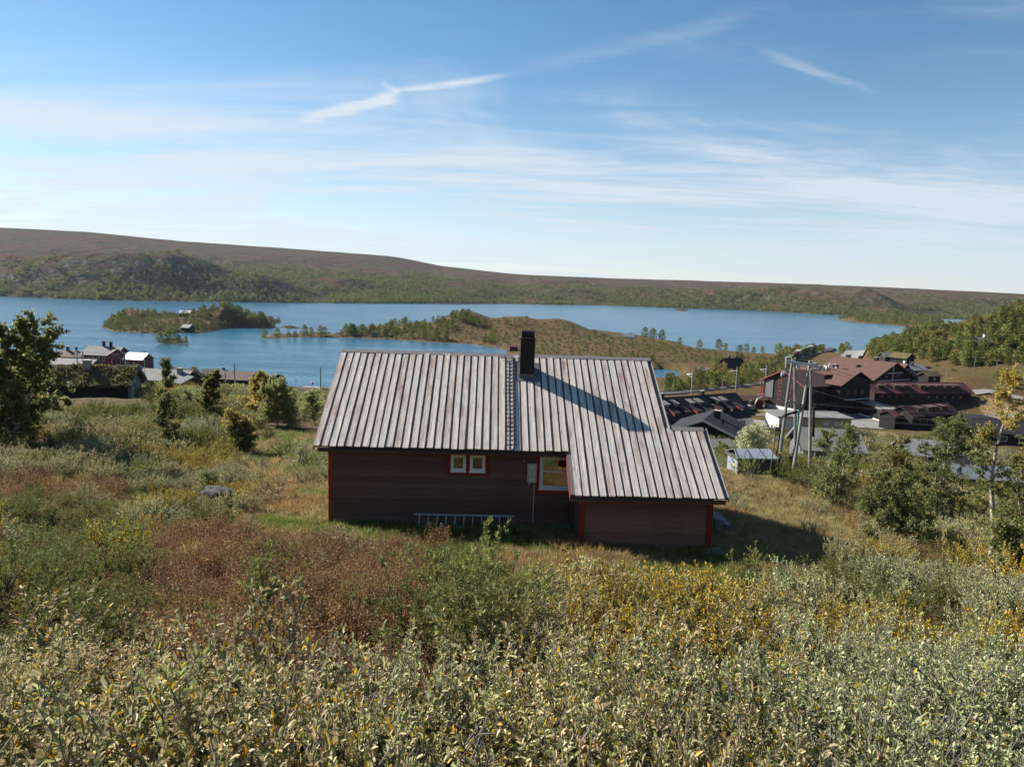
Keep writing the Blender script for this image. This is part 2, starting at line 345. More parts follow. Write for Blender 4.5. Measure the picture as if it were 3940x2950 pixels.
def far_hills():
    """the long fell on the far side of the lake"""
    sx = [-400, 0, 356, 890, 1425, 1959, 2315, 2850, 3206, 3473, 3700, 3940, 4500]
    sy = [1131, 1140, 1154, 1163, 1168, 1170, 1175, 1193, 1211, 1224, 1229, 1234, 1250]
    kx = [-600, 0, 356, 712, 1100, 1514, 1610, 1710, 1960, 2315, 2700, 3028, 3300, 3562, 3780, 3940, 4500]
    ky = [832, 876, 892, 930, 955, 985, 1004, 1024, 1051, 1069, 1080, 1090, 1099, 1113, 1122, 1131, 1150]
    n = 520; pxs = np.linspace(-700, 4700, n)
    shore_y = np.interp(pxs, sx, sy); ky_ = np.interp(pxs, kx, ky)
    ker = np.hanning(15); ker /= ker.sum(); ky_ = np.convolve(np.pad(ky_, 7, mode='edge'), ker, 'valid')
    S = np.array([atz(a, b, 0) for a, b in zip(pxs, shore_y)]); az = np.arctan2(S[:, 0], S[:, 1]); ds = np.hypot(S[:, 0], S[:, 1])
    dr = ds + np.interp(pxs, [0, 1500, 2200, 3940], [1350, 1300, 1000, 1300])
    zr = np.array([atd(a, b, d * math.cos(t))[2] for a, b, d, t in zip(pxs, ky_, dr, az)])
    m = 150; ts = np.concatenate([np.linspace(-0.05, 1.0, m) , [1.25, 1.8]])
    T, I = np.meshgrid(ts, np.arange(n), indexing='ij'); D = ds[I] + (dr - ds)[I] * T
    X = D * np.sin(az[I]); Y = D * np.cos(az[I]); tt = np.clip(T, 0, 1)
    Z = zr[I] * (0.42 * tt ** 0.75 + 0.58 * tt ** 1.7)
    Z = Z + np.clip(tt * 8, 0, 1) * np.clip((1 - tt) * 3, 0.12, 1) * (26 * fbm(X, Y, 330, 5, 3) + 7 * fbm(X, Y, 60, 3, 8))
    # wooded bluff on the near side of the fell, rocky knolls further right
    for cpx, dist, w, l, h in ((520, 1160, 170, 95, 24), (720, 1180, 130, 90, 30), (1010, 1210, 170, 85, 36), (300, 1130, 150, 80, 18), (80, 1250, 220, 110, 24), (1330, 1500, 160, 120, 14), (2480, 1950, 240, 100, 18), (2800, 1860, 220, 90, 26), (3060, 1800, 200, 80, 30), (3330, 1720, 160, 80, 26), (3600, 1700, 200, 90, 22), (2100, 1900, 260, 120, 14)):
        c = atd(cpx, 1100, dist); wx = np.where(X > c[0], w * .36, w); Z = Z + h * np.exp(-((X - c[0]) / wx) ** 2 - ((Y - c[1]) / l) ** 2) * (1 + 0.35 * fbm(X, Y, 70, 4, 12)) * np.clip(tt * 14, 0, 1)
    Z = np.where(T <= 0, -3, np.maximum(Z, 0.6)); Z[-2:] = Z[-2:] * 0.6
    idx = np.arange(X.size).reshape(X.shape); F = np.stack([idx[:-1, :-1], idx[:-1, 1:], idx[1:, 1:], idx[1:, :-1]], -1).reshape(-1, 4)
    mt, nt, N, L, p = mat('fell_heath'); g = N.new('ShaderNodeNewGeometry'); v = g.outputs['Position']; sp = N.new('ShaderNodeSeparateXYZ'); L.new(v, sp.inputs[0])
    n1 = nnode(N, L, mapping(N, L, v, (1, 1, 3)), 0.006, 6, 0.62, 0.5); n2 = nnode(N, L, v, 0.03, 6, 0.65); n3 = nnode(N, L, v, 0.16, 4, 0.6)
    hz = N.new('ShaderNodeMath'); hz.operation = 'MULTIPLY_ADD'; L.new(n1, hz.inputs[0]); hz.inputs[1].default_value = 90; L.new(sp.outputs[2], hz.inputs[2])
    col = mixcol(N, L, mrange(N, L, hz.outputs[0], 55, 105), (0.058, 0.066, 0.028), (0.085, 0.066, 0.046))
    col = mixcol(N, L, mrange(N, L, n2, 0.47, 0.60), col, (0.062, 0.068, 0.034)); n5 = nnode(N, L, mapping(N, L, v, (1, 1, 6)), 0.014, 6, 0.7, 0.8); col = mixcol(N, L, mrange(N, L, n5, 0.46, 0.62), col, (0.105, 0.058, 0.045)); col = mixcol(N, L, mrange(N, L, n5, 0.42, 0.30), col, (0.045, 0.05, 0.03)); col = mixcol(N, L, mrange(N, L, n3, 0.5, 0.72, 0, 0.7), col, (0.026, 0.031, 0.013))
    slope = N.new('ShaderNodeSeparateXYZ'); L.new(g.outputs['Normal'], slope.inputs[0])
    rk = N.new('ShaderNodeMath'); rk.operation = 'MULTIPLY'; L.new(mrange(N, L, n3, 0.52, 0.6), rk.inputs[0]); L.new(mrange(N, L, slope.outputs[2], 0.93, 0.85), rk.inputs[1])
    col = mixcol(N, L, rk.outputs[0], col, (0.14, 0.135, 0.13))
    L.new(col, p.inputs['Base Color']); p.inputs['Roughness'].default_value = 1.0; p.inputs['Specular IOR Level'].default_value = 0.0
    bump(N, L, p, n2, 1.0, 14.0)
    me = new_mesh('hills', np.stack([X, Y, Z], -1).reshape(-1, 3), F[:, ::-1].copy(), [mt], smooth=True)
    o = tag(link('hills', me), kind='structure')
    return X, Y, Z, T
FELL = far_hills()

# islands in the lake: outline at the waterline, knolls (photograph x, distance, height, spread)
GM = ground.data.materials[0]
def island(name, outline, knolls, rough=1.0):
    poly = np.array([atz(a, b, 0)[:2] for a, b in outline]); lo = poly.min(0) - 4; hi = poly.max(0) + 4
    st = max((hi - lo).max() / 110, 0.6); xs = np.arange(lo[0], hi[0], st); ys = np.arange(lo[1], hi[1], st); X, Y = np.meshgrid(xs, ys)
    def hf(x, y):
        sd = sdist(x, y, poly) + fbm(x, y, 14, 3, 4) * 2.0 * rough
        z = np.where(sd > 0, 0.1 + 1.1 * (1 - np.exp(-sd / 3)), -0.2 + sd * 0.3)
        k = np.zeros_like(z)
        for cp, dist, h, w in knolls:
            c = atd(cp, 1250, dist); k = np.maximum(k, h * np.exp(-((x - c[0]) / w) ** 2 - ((y - c[1]) / w) ** 2))
        return np.where(sd > 0, z + k * np.clip(sd / 8, 0, 1) * (1 + 0.4 * fbm(x, y, 12, 4, 6)), z)
    Z = hf(X, Y); idx = np.arange(X.size).reshape(X.shape); F = np.stack([idx[:-1, :-1], idx[:-1, 1:], idx[1:, 1:], idx[1:, :-1]], -1).reshape(-1, 4)
    V = np.stack([X, Y, Z], -1).reshape(-1, 3); F = F[V[F][:, :, 2].max(1) > -1.2]
    tag(link(name, new_mesh(name, V, F, [GM], smooth=True)), kind='structure'); return poly, hf
ISL = {}
ISL['big'] = island('island_terrain', [(393, 1260), (424, 1273), (489, 1279), (587, 1282), (720, 1279), (782, 1279), (843, 1268), (902, 1260), (1026, 1263), (1066, 1258), (1045, 1250), (1039, 1245), (1090, 1238), (1000, 1232), (850, 1229), (700, 1232), (560, 1234), (440, 1238), (425, 1246)],
                   [(855, 535, 11.5, 30), (930, 530, 6.5, 28), (500, 535, 9, 26), (620, 500, 4, 30), (740, 520, 5, 30)])
ISL['small'] = island('island_terrain', [(602, 1318), (640, 1322), (700, 1321), (731, 1317), (700, 1313), (650, 1312), (615, 1313)], [(640, 400, 1.2, 7)], 0.3)
ISL['islet'] = island('island_terrain', [(1077, 1260), (1110, 1264), (1156, 1263), (1130, 1259), (1100, 1258)], [(1105, 515, 0.6, 8)], 0.3)
ISL['far'] = island('island_terrain', [(3226, 1230), (3318, 1243), (3416, 1249), (3480, 1254), (3600, 1262), (3640, 1240), (3500, 1229), (3400, 1228), (3310, 1225), (3270, 1226)], [(3290, 1150, 6, 40), (3400, 1120, 7, 45), (3480, 1110, 8, 45), (3540, 1060, 6, 45)])
ISL['speck'] = island('island_terrain', [(2598, 1194), (2620, 1196.5), (2645, 1196), (2630, 1193), (2610, 1192.5)], [(2612, 1330, 3, 14)], 0.3)

def water():
    m, nt, N, L, p = mat('lake_water'); g = N.new('ShaderNodeNewGeometry'); v = g.outputs['Position']
    p.inputs['Base Color'].default_value = (0.022, 0.105, 0.18, 1); p.inputs['Roughness'].default_value = 0.16; p.inputs['IOR'].default_value = 1.33
    n1 = nnode(N, L, mapping(N, L, v, (0.7, 1, 1)), 0.9, 3, 0.6); n2 = nnode(N, L, mapping(N, L, v, (0.25, 1, 1)), 0.045, 4, 0.6); n3 = nnode(N, L, mapping(N, L, v, (0.5, 1, 1)), 0.25, 3, 0.55)
    a = N.new('ShaderNodeMath'); a.operation = 'MULTIPLY_ADD'; L.new(n3, a.inputs[0]); a.inputs[1].default_value = 2.2; L.new(n1, a.inputs[2])
    b = N.new('ShaderNodeBump'); L.new(a.outputs[0], b.inputs['Height']); b.inputs['Distance'].default_value = 0.42; L.new(mrange(N, L, n2, 0.38, 0.6, 0.35, 1.0), b.inputs['Strength']); L.new(b.outputs[0], p.inputs['Normal'])
    rr = [0, 150, 300, 600, 1000, 1700, 3000, 9000]; th = np.radians(np.arange(0, 360, 6)); V = []; F = []
    for i, r in enumerate(rr):
        for t in th: V.append((r * math.sin(t), 400 + r * math.cos(t), 0))
    k = len(th)
    for i in range(len(rr) - 1):
        for j in range(k): F.append((i * k + j, (i + 1) * k + j, (i + 1) * k + (j + 1) % k, i * k + (j + 1) % k))
    o = link('lake_water', new_mesh('lake_water', V, F, [m])); o.data.flip_normals() if o.data.polygons[k].normal.z < 0 else None
    tag(o, kind='structure')
water()

# ------------------------------------------------------------------ the cabin
def weathered_wood(name, base=(0.62, 0.56, 0.51), warm=(0.30, 0.16, 0.11)):
    m, nt, N, L, p = mat(name); tc = N.new('ShaderNodeTexCoord'); oi = N.new('ShaderNodeObjectInfo'); rnd = oi.outputs['Random']
    cb = N.new('ShaderNodeCombineXYZ'); k = N.new('ShaderNodeMath'); k.operation = 'MULTIPLY'; L.new(rnd, k.inputs[0]); k.inputs[1].default_value = 91.0; L.new(k.outputs[0], cb.inputs[1]); L.new(k.outputs[0], cb.inputs[0])
    ad = N.new('ShaderNodeVectorMath'); ad.operation = 'ADD'; L.new(tc.outputs['Object'], ad.inputs[0]); L.new(cb.outputs[0], ad.inputs[1]); v = ad.outputs[0]
    g1 = nnode(N, L, mapping(N, L, v, (26, 0.9, 26)), 1.0, 5, 0.65, 0.35); g2 = nnode(N, L, mapping(N, L, v, (70, 1.6, 70)), 1.0, 4, 0.6, 0.2); pt = nnode(N, L, mapping(N, L, v, (5, 0.8, 5)), 1.0, 4, 0.6)
    vo = N.new('ShaderNodeTexVoronoi'); L.new(mapping(N, L, v, (7, 2.2, 7)), vo.inputs[0]); vo.inputs['Scale'].default_value = 1.0
    col = mixcol(N, L, mrange(N, L, g1, 0.3, 0.7), tuple(q * 0.62 for q in base), tuple(q * 1.28 for q in base))
    rw = N.new('ShaderNodeMath'); rw.operation = 'MULTIPLY'; L.new(mrange(N, L, rnd, 0.25, 1.0, 0.15, 1.0), rw.inputs[0]); L.new(mrange(N, L, pt, 0.46, 0.66), rw.inputs[1])
    col = mixcol(N, L, rw.outputs[0], col, warm)
    col = mixcol(N, L, mrange(N, L, rnd, 0, 1, 0, 0.22), col, (0.30, 0.28, 0.265))
    col = mixcol(N, L, mrange(N, L, g2, 0.57, 0.70), col, (0.06, 0.045, 0.04))
    col = mixcol(N, L, mrange(N, L, vo.outputs[0], 0.10, 0.04), col, (0.10, 0.05, 0.035))
    L.new(col, p.inputs['Base Color']); p.inputs['Roughness'].default_value = 0.85; p.inputs['Specular IOR Level'].default_value = 0.2; bump(N, L, p, g2, 0.5, 0.01)
    return m
M_ROOFWOOD = weathered_wood('weathered_roof_wood')
M_DECK = painted('dark_underboards', (0.13, 0.125, 0.13), 0.85, 0.35, 3, stretch=(6, 1, 6))
def stained(name, c):
    m, nt, N, L, p = mat(name); tc = N.new('ShaderNodeTexCoord'); oi = N.new('ShaderNodeObjectInfo')
    g = nnode(N, L, mapping(N, L, tc.outputs['Object'], (1.2, 30, 30)), 1.0, 5, 0.65, 0.3); q = nnode(N, L, tc.outputs['Object'], 0.8, 4, 0.6)
    col = mixcol(N, L, mrange(N, L, g, 0.3, 0.7), tuple(a * 0.6 for a in c), tuple(a * 1.35 for a in c)); col = mixcol(N, L, mrange(N, L, q, 0.4, 0.75, 0, 0.6), col, tuple(a * 1.5 + 0.006 for a in c))
    col = mixcol(N, L, mrange(N, L, oi.outputs['Random'], 0, 1, 0, 0.75), col, tuple(a * 0.5 for a in c))
    L.new(col, p.inputs['Base Color']); p.inputs['Roughness'].default_value = 0.75; p.inputs['Specular IOR Level'].default_value = 0.25; bump(N, L, p, g, 0.35, 0.006)
    return m
M_BROWN = stained('brown_stain', (0.155, 0.083, 0.064)); M_BROWN2 = stained('lighter_brown_stain', (0.215, 0.112, 0.078)); M_REDTRIM = stained('red_trim_paint', (0.30, 0.040, 0.020))
M_WHITE = painted('white_paint', (0.78, 0.78, 0.76), 0.45, 0.05); M_DARKMETAL = painted('dark_sheet_metal', (0.022, 0.020, 0.019), 0.45, 0.25, 3, 0.3); M_GUTTER = painted('grey_gutter_metal', (0.055, 0.055, 0.065), 0.5, 0.2, 4, 0.3)
M_FLASH = painted('lead_grey_flashing', (0.15, 0.155, 0.165), 0.5, 0.2, 3, 0.4); M_CONC = painted('concrete', (0.30, 0.29, 0.27), 0.9, 0.3, 4); M_ALU = painted('aluminium', (0.66, 0.68, 0.72), 0.4, 0.1, 8, 0.25)
M_GREY_PLASTIC = painted('grey_beige_plastic', (0.46, 0.43, 0.32), 0.4, 0.2, 5); M_STEEL = painted('dull_steel', (0.16, 0.165, 0.17), 0.45, 0.2, 8, 0.7); M_REDCLOTH = painted('red_cloth', (0.5, 0.05, 0.02), 0.9)
def glass(name, tint=(0.85, 0.88, 0.9), strength=0.16):
    m, nt, N, L, p = mat(name); N.remove(p); out = N['Material Output']; tr = N.new('ShaderNodeBsdfTransparent'); gl = N.new('ShaderNodeBsdfGlossy'); gl.inputs['Roughness'].default_value = 0.02
    tr.inputs[0].default_value = rgb(tint); fr = N.new('ShaderNodeFresnel'); fr.inputs[0].default_value = 1.6; a = N.new('ShaderNodeMath'); a.operation = 'ADD'; a.use_clamp = True; L.new(fr.outputs[0], a.inputs[0]); a.inputs[1].default_value = strength
    mx = N.new('ShaderNodeMixShader'); L.new(a.outputs[0], mx.inputs[0]); L.new(tr.outputs[0], mx.inputs[1]); L.new(gl.outputs[0], mx.inputs[2]); L.new(mx.outputs[0], out.inputs[0]); return m
M_GLASS = glass('window_glass')
def far_glass():
    m, nt, N, L, p = mat('dark_window_glass'); p.inputs['Base Color'].default_value = (0.02, 0.026, 0.03, 1); p.inputs['Roughness'].default_value = 0.08; p.inputs['IOR'].default_value = 1.6; return m
M_FGLASS = far_glass()

def box_obj(name, x0, x1, y0, y1, z0, z1, m, parent): return MB().box(x0, x1, y0, y1, z0, z1).build(name, m, parent)
def board_mesh(length, width, thick, segs, seed, m):
    r = random.Random(seed); V = []; F = []
    for i in range(segs + 1):
        y = -length * i / segs; l = -width / 2 + r.uniform(-.006, .006); q = width / 2 + r.uniform(-.006, .006); zt = thick + r.uniform(-.004, .004); cup = r.uniform(0.0, .006)
        V += [(l, y, 0), (l, y, zt + cup), (0, y, zt), (q, y, zt + cup), (q, y, 0)]
    for i in range(segs):
        a = i * 5; b = a + 5
        F += [(a + 0, a + 1, b + 1, b + 0), (a + 1, a + 2, b + 2, b + 1), (a + 2, a + 3, b + 3, b + 2), (a + 3, a + 4, b + 4, b + 3)]
    F += [(4, 3, 2, 1, 0), tuple(segs * 5 + j for j in range(5))]
    me = new_mesh('roof_board', V, F, [m]); bm = bmesh.new(); bm.from_mesh(me); bmesh.ops.recalc_face_normals(bm, faces=bm.faces); bm.to_mesh(me); bm.free(); return me

HOUSE_Z = 27.5; HYAW = R(1.9235)
def window(parent, name, u0, u1, w0, w1, v, fr=0.065, rail=None, sill=True, mf=None, mg=None):
    """a framed window in a wall facing -v; frame and pane are separate pieces"""
    mf = mf or M_WHITE; b = MB()
    b.box(u0, u1, v - .045, v + .03, w1 - fr, w1); b.box(u0, u1, v - .045, v + .03, w0, w0 + fr); b.box(u0, u0 + fr, v - .045, v + .03, w0 + fr, w1 - fr); b.box(u1 - fr, u1, v - .045, v + .03, w0 + fr, w1 - fr)
    i = fr * 0.55; x0, x1, z0, z1 = u0 + fr, u1 - fr, w0 + fr, w1 - fr
    for (a0, a1, c0, c1) in ((x0, x1, z1 - i, z1), (x0, x1, z0, z0 + i), (x0, x0 + i, z0 + i, z1 - i), (x1 - i, x1, z0 + i, z1 - i)): b.box(a0, a1, v - .018, v + .02, c0, c1)
    if rail: b.box(x0 + i, x1 - i, v - .03, v + .02, rail - .025, rail + .025)
    w = b.build(name, mf, parent)
    box_obj('pane', x0 + i, x1 - i, v - .004, v + .004, z0 + i, z1 - i, mg or M_GLASS, w)
    if sill: box_obj('sill', u0 - .02, u1 + .02, v - .075, v - .0455, w0 - .035, w0 + .02, mf, w)
    return w

def build_cabin():
    c = thing('brown_cabin', 'brown wooden cabin with grey weathered board roof and black chimney', 'cabin', (0, 24, HOUSE_Z), HYAW)
    S = 0.598; A = math.atan(S); RZ, RV = 5.76, 4.70; U0, U1, UM, U2 = -6.71, 5.77, 1.97, 7.13; VL = -1.73; VA = 1.12
    W = lambda v: RZ - S * (RV - v)
    # roof: plank deck with a row of over-boards
    b = MB()
    def sl(u0, u1, va, vb): b.slab((u0, vb, W(vb)), (u1, vb, W(vb)), (u1, va, W(va)), (u0, va, W(va)), 0.10)
    sl(U0, U1, RV, 0.0); sl(UM, U1 + .0, -0.002, VL); sl(U1 + .002, U2, VA, VL)
    WB = lambda v, r: W(r) - S * (v - r)
    b.slab((U0, RV + .002, RZ), (U1, RV + .002, RZ), (U1, 9.4, WB(9.4, RV)), (U0, 9.4, WB(9.4, RV)), 0.10)
    b.slab((U1 + .002, VA + .002, W(VA)), (U2, VA + .002, W(VA)), (U2, 3.9, WB(3.9, VA)), (U1 + .002, 3.9, WB(3.9, VA)), 0.10)
    roof = b.build('roof', M_DECK, c)
    per = 0.2755; n = int((U2 - U0) / per)
    meshes = {}
    for i in range(n + 1):
        u = U0 + 0.095 + i * per
        if u > U2 - 0.05: break
        cls = 'a' if u < UM - .02 else ('b' if u < U1 else 'c')
        top, bot = {'a': (RV - .05, -.06), 'b': (RV - .05, VL - .06), 'c': (VA - .05, VL - .06)}[cls]
        k = (cls, i % 5)
        if k not in meshes: meshes[k] = board_mesh((top - bot) / math.cos(A), 0.196, 0.042, 5, hash(k[0] + str(k[1])) % 999 if False else ord(cls) * 7 + k[1], M_ROOFWOOD)
        dv = random.uniform(-.02, .02); nrm = Vector((0, -math.sin(A), math.cos(A)))
        if cls != 'c' and 0.36 < u < 1.02: pass
        o = link('roof_board', meshes[k], roof, Vector((u + random.uniform(-.008, .008), top + dv, W(top + dv))) + nrm * 0.003, (A, 0, random.uniform(-.0015, .0015)))
    for u0, u1, v in ((U0, -3.4, RV), (-3.38, -.2, RV), (-.18, 2.9, RV), (2.92, U1, RV), (U1 + .05, U2 - .1, VA)):
        q = MB(); z = W(v) + .05; e = random.uniform(-.012, .012)
        q.slab((u0, v - .17, z - .17 * S + .012 + e), (u1, v - .17, z - .17 * S + .012), (u1, v, z + .02), (u0, v, z + .02 + e), .03)
        q.slab((u0, v + .002, z + .02 + e), (u1, v + .002, z + .02), (u1, v + .17, z - .17 * S), (u0, v + .17, z - .17 * S), .03)
        q.build('ridge_cap', M_ROOFWOOD2, roof)
    # barge boards and fascias
    q = MB(); q.hexa([(U0 - .03, VL + 1.7, W(VL + 1.7) - .16), (U0, -.03, W(-.03) - .16), (U0, RV, RZ - .16), (U0 - .03, RV, RZ - .16), (U0 - .03, -.03, W(-.03) + .03), (U0, -.03, W(-.03) + .03), (U0, RV, RZ + .03), (U0 - .03, RV, RZ + .03)]); q.build('barge_board', M_ROOFWOOD2, roof)
    q = MB(); q.hexa([(UM - .032, VL - .03, W(VL) - .2), (UM - .002, VL - .03, W(VL) - .2), (UM - .002, 0.3, W(.3) - .2), (UM - .032, .3, W(.3) - .2), (UM - .032, VL - .03, W(VL) - .03), (UM - .002, VL - .03, W(VL) - .03), (UM - .002, .3, W(.3) - .03), (UM - .032, .3, W(.3) - .03)]); q.build('barge_board', M_REDTRIM, roof)
    q = MB(); q.hexa([(U2, VL - .03, W(VL) - .16), (U2 + .03, VL - .03, W(VL) - .16), (U2 + .03, VA, W(VA) - .16), (U2, VA, W(VA) - .16), (U2, VL - .03, W(VL) + .04), (U2 + .03, VL - .03, W(VL) + .04), (U2 + .03, VA, W(VA) + .04), (U2, VA, W(VA) + .04)]); q.build('barge_board', M_ROOFWOOD2, roof)
    q = MB(); q.hexa([(U1, VA - .1, W(VA) - .16), (U1 + .03, VA - .1, W(VA) - .16), (U1 + .03, RV, RZ - .16), (U1, RV, RZ - .16), (U1, VA - .1, W(VA) + .04), (U1 + .03, VA - .1, W(VA) + .04), (U1 + .03, RV, RZ + .04), (U1, RV, RZ + .04)]); q.build('barge_board', M_ROOFWOOD2, roof)
    for u0, u1, v in ((U0 + .12, UM - .035, 0), (UM + .02, U2 - .06, VL)):
        z = W(v); box_obj('fascia_board', u0, u1, v + .012, v + .04, z - .24, z - .10, M_BROWN, roof)
        g = MB(); pr = [(-.055 + v, z - .10), (-.055 + v, z - .145), (-.03 + v, z - .165), (0.004 + v, z - .165), (.010 + v, z - .145), (.010 + v, z - .10), (.0 + v, z - .10), (0 + v, z - .14), (-.025 + v, z - .15), (-.045 + v, z - .135), (-.045 + v, z - .10)]
        g.prism(pr, 'x', u0, u1); g.build('gutter', M_GUTTER, roof)
    # sweep's ladder on the roof
    nrm = Vector((0, -math.sin(A), math.cos(A))); lad = MB()
    P = lambda u, v, h: Vector((u, v, W(v))) + nrm * h
    for u in (-.17, .13): lad.tube([P(u, 4.4, .11), P(u, .04, .11)], .014, 6)
    for i in range(22): v = 4.3 - i * .2; lad.tube([P(-.17, v, .11), P(.13, v, .11)], .015, 5); lad.tube([P(-.17, v, .11), P(-.17, v, .05)], .008, 4) if i % 4 == 0 else None
    lad.tube([P(-.34, 4.42, .1), P(.36, 4.42, .1)], .018, 6)
    lo = lad.build('roof_ladder', M_DARKMETAL, c)
    q = MB(); q.hexa([P(.15, .02, .052), P(.23, .02, .052), P(.23, 4.5, .052), P(.15, 4.5, .052), P(.15, .02, .06), P(.23, .02, .06), P(.23, 4.5, .06), P(.15, 4.5, .06)]); q.build('dark_strip', M_GUTTER, roof)  # flat dark strip running down the roof beside the ladder
    # chimney
    ch = MB(); ch.box(.40, .96, 3.38, 3.98, 4.4, 6.55); cho = ch.build('chimney', M_DARKMETAL, c)
    box_obj('flange', .335, 1.015, 3.31, 4.05, 6.552, 6.585, M_GUTTER, cho)
    arc = [(.43, 6.587)] + [(.68 - .25 * math.cos(t), 6.70 + .17 * math.sin(t)) for t in np.linspace(0, math.pi, 11)] + [(.93, 6.587)]
    ck = MB(); ck.prism([(3.45 + (x - .43) * 1.0, z) for x, z in arc], 'x', .43, .93); ck.build('cap', M_DARKMETAL, cho)
    q = MB(); q.hexa([P(.24, 3.22, .051), P(1.20, 3.22, .051), P(1.20, 4.25, .051), P(.24, 4.25, .051), P(.24, 3.22, .058), P(1.20, 3.22, .058), P(1.20, 4.25, .058), P(.24, 4.25, .058)]); q.build('flashing', M_FLASH, cho)
    q = MB(); q.box(.385, .975, 3.362, 3.378, W(3.37) + .05, W(3.37) + .22); q.build('flashing', M_FLASH, cho)
    # walls
    core = MB()
    gz = lambda v: min(W(v), WB(v, RV)) - .11
    core.prism([(.52, 0), (8.9, 0), (8.9, gz(8.9)), (RV, gz(RV)), (.52, gz(.52))], 'x', -6.30, -6.16)
    core.prism([(1.3, 0), (8.9, 0), (8.9, gz(8.9)), (RV, gz(RV)), (1.3, gz(1.3))], 'x', 5.30, 5.42)
    core.box(-6.16, 5.30, 8.78, 8.9, 0, gz(8.9)); core.box(-6.16, 5.3, .6, 8.7, -.05, .02)
    gl = lambda v: min(W(v), WB(v, VA)) - .11
    core.prism([(-1.22, 0), (3.4, 0), (3.4, gl(3.4)), (VA, gl(VA)), (-1.22, gl(-1.22))], 'x', 6.68, 6.78)
    core.prism([(-1.22, 0), (.6, 0), (.6, gl(.6)), (-1.22, gl(-1.22))], 'x', 2.38, 2.46); core.box(5.45, 6.6, 3.3, 3.4, 0, 1.9)
    wall = core.build('wall', M_BROWN, c)
    def planks(u0, u1, v, w0, w1, holes, m, step=.2):
        z = w0
        while z < w1 - .02:
            t = min(z + step, w1); cuts = [(u0, u1)]
            for (a, b2, c0, c1) in holes:
                if t > c0 + .01 and z < c1 - .01:
                    cuts = [s for (p0, p1) in cuts for s in (((p0, min(p1, a)), (max(p0, b2), p1)) if a < p1 and b2 > p0 else ((p0, p1),)) if s[1] - s[0] > .02]
            for p0, p1 in cuts:
                q = MB(); L_ = p1 - p0; k = random.uniform(0, .004)
                q.hexa([(0, -.04 - k, 0), (L_, -.04 - k, 0), (L_, .01, 0), (0, .01, 0), (0, -.008, t - z + .012), (L_, -.008, t - z + .012), (L_, .01, t - z + .012), (0, .01, t - z + .012)])
                q.build('wall_plank', m, wall, (p0, v, z))
            z = t
    planks(-6.29, 2.38, .51, .16, 2.72, [(-2.05, -.84, 2.0, 2.62), (1.10, 2.16, 1.44, 2.62)], M_BROWN)
    planks(2.42, 6.77, -1.23, .12, 1.82, [], M_BROWN2)
    box_obj('foundation', -6.25, 2.30, .56, .70, -.6, .158, M_CONC, c); box_obj('foundation', 2.45, 6.72, -1.20, -1.05, -.6, .118, M_CONC, c)
    for (u0, u1, v, w0, w1) in ((-6.335, -6.185, .455, .12, 2.70), (2.345, 2.52, -1.285, .06, 1.72), (6.63, 6.815, -1.285, .02, 1.72)):
        q = MB(); q.box(u0, u1, v, v + .022, w0, w1); (q.box(u0 - .002, u0 + .02, v + .0225, v + .19, w0, w1) if u0 < 6 else q.box(u1 - .02, u1 + .002, v + .0225, v + .19, w0, w1)); q.build('corner_board', M_REDTRIM, c)
    w1 = window(c, 'window', -2.05, -1.52, 2.01, 2.61, .50); w2 = window(c, 'window', -1.38, -.84, 2.01, 2.61, .50)
    t = .452
    for (a0, a1, c0, c1) in ((-2.20, -2.055, 1.88, 2.68), (-.835, -.70, 1.88, 2.68), (-2.053, -.837, 1.88, 1.97), (-2.053, -.837, 2.615, 2.68), (-1.515, -1.385, 1.972, 2.613)): box_obj('window_trim', a0, a1, t, t + .03, c0, c1, M_REDTRIM, c)
    w3 = window(c, 'window', 1.10, 2.16, 1.44, 2.61, .50, .075, 2.08)
    for (a0, a1, c0, c1) in ((.955, 1.095, 1.28, 2.68), (1.097, 2.32, 1.28, 1.40), (1.097, 2.30, 2.615, 2.68)): box_obj('window_trim', a0, a1, t, t + .03, c0, c1, M_REDTRIM, c)
    cu = MB()
    for i in range(7): cu.add([(1.66 + i * .05, .72 + .03 * (i % 2), 2.3 - .04 * i), (1.71 + i * .05, .72 + .03 * ((i + 1) % 2), 2.26 - .04 * i), (1.71 + i * .05, .72 + .03 * ((i + 1) % 2), 2.6), (1.66 + i * .05, .72 + .03 * (i % 2), 2.6)], [(0, 1, 2, 3)])
    cu.build('curtain', M_REDCLOTH, c)
    # meter cupboard and its conduit
    mb = MB(); mb.box(.655, .985, .36, .478, 1.69, 2.38); mo = mb.build('meter_box', M_GREY_PLASTIC, c)
    for z0, z1, x0, x1 in ((2.16, 2.32, .70, .94), (1.93, 2.11, .70, .80), (1.93, 2.11, .83, .94), (1.74, 1.88, .72, .92)): box_obj('cover_panel', x0, x1, .349, .358, z0, z1, M_GREY_PLASTIC2, mo)
    k = MB(); k.tube([(.92, .44, .15), (.92, .44, 1.688)], .022, 8); k.build('conduit', M_GREY_PLASTIC, mo); box_obj('bracket', .73, .77, .44, .478, 2.46, 2.64, M_STEEL, mo); box_obj('outlet', .72, .78, .40, .47, 1.60, 1.688, M_GREY_PLASTIC, mo); box_obj('bell', .52, .55, .44, .478, 2.42, 2.46, M_GREY_PLASTIC2, c)
    return c
M_ROOFWOOD2 = weathered_wood('weathered_trim_wood', (0.23, 0.22, 0.22), (0.2, 0.13, 0.1)); M_GREY_PLASTIC2 = painted('pale_plastic', (0.6, 0.58, 0.48), 0.35, 0.1)
cabin = build_cabin()
CM = cabin.matrix_basis.copy() if False else Matrix.Translation((0, 24, HOUSE_Z)) @ Matrix.Rotation(HYAW, 4, 'Z')
def house_pt(u, v, w): return CM @ Vector((u, v, w))
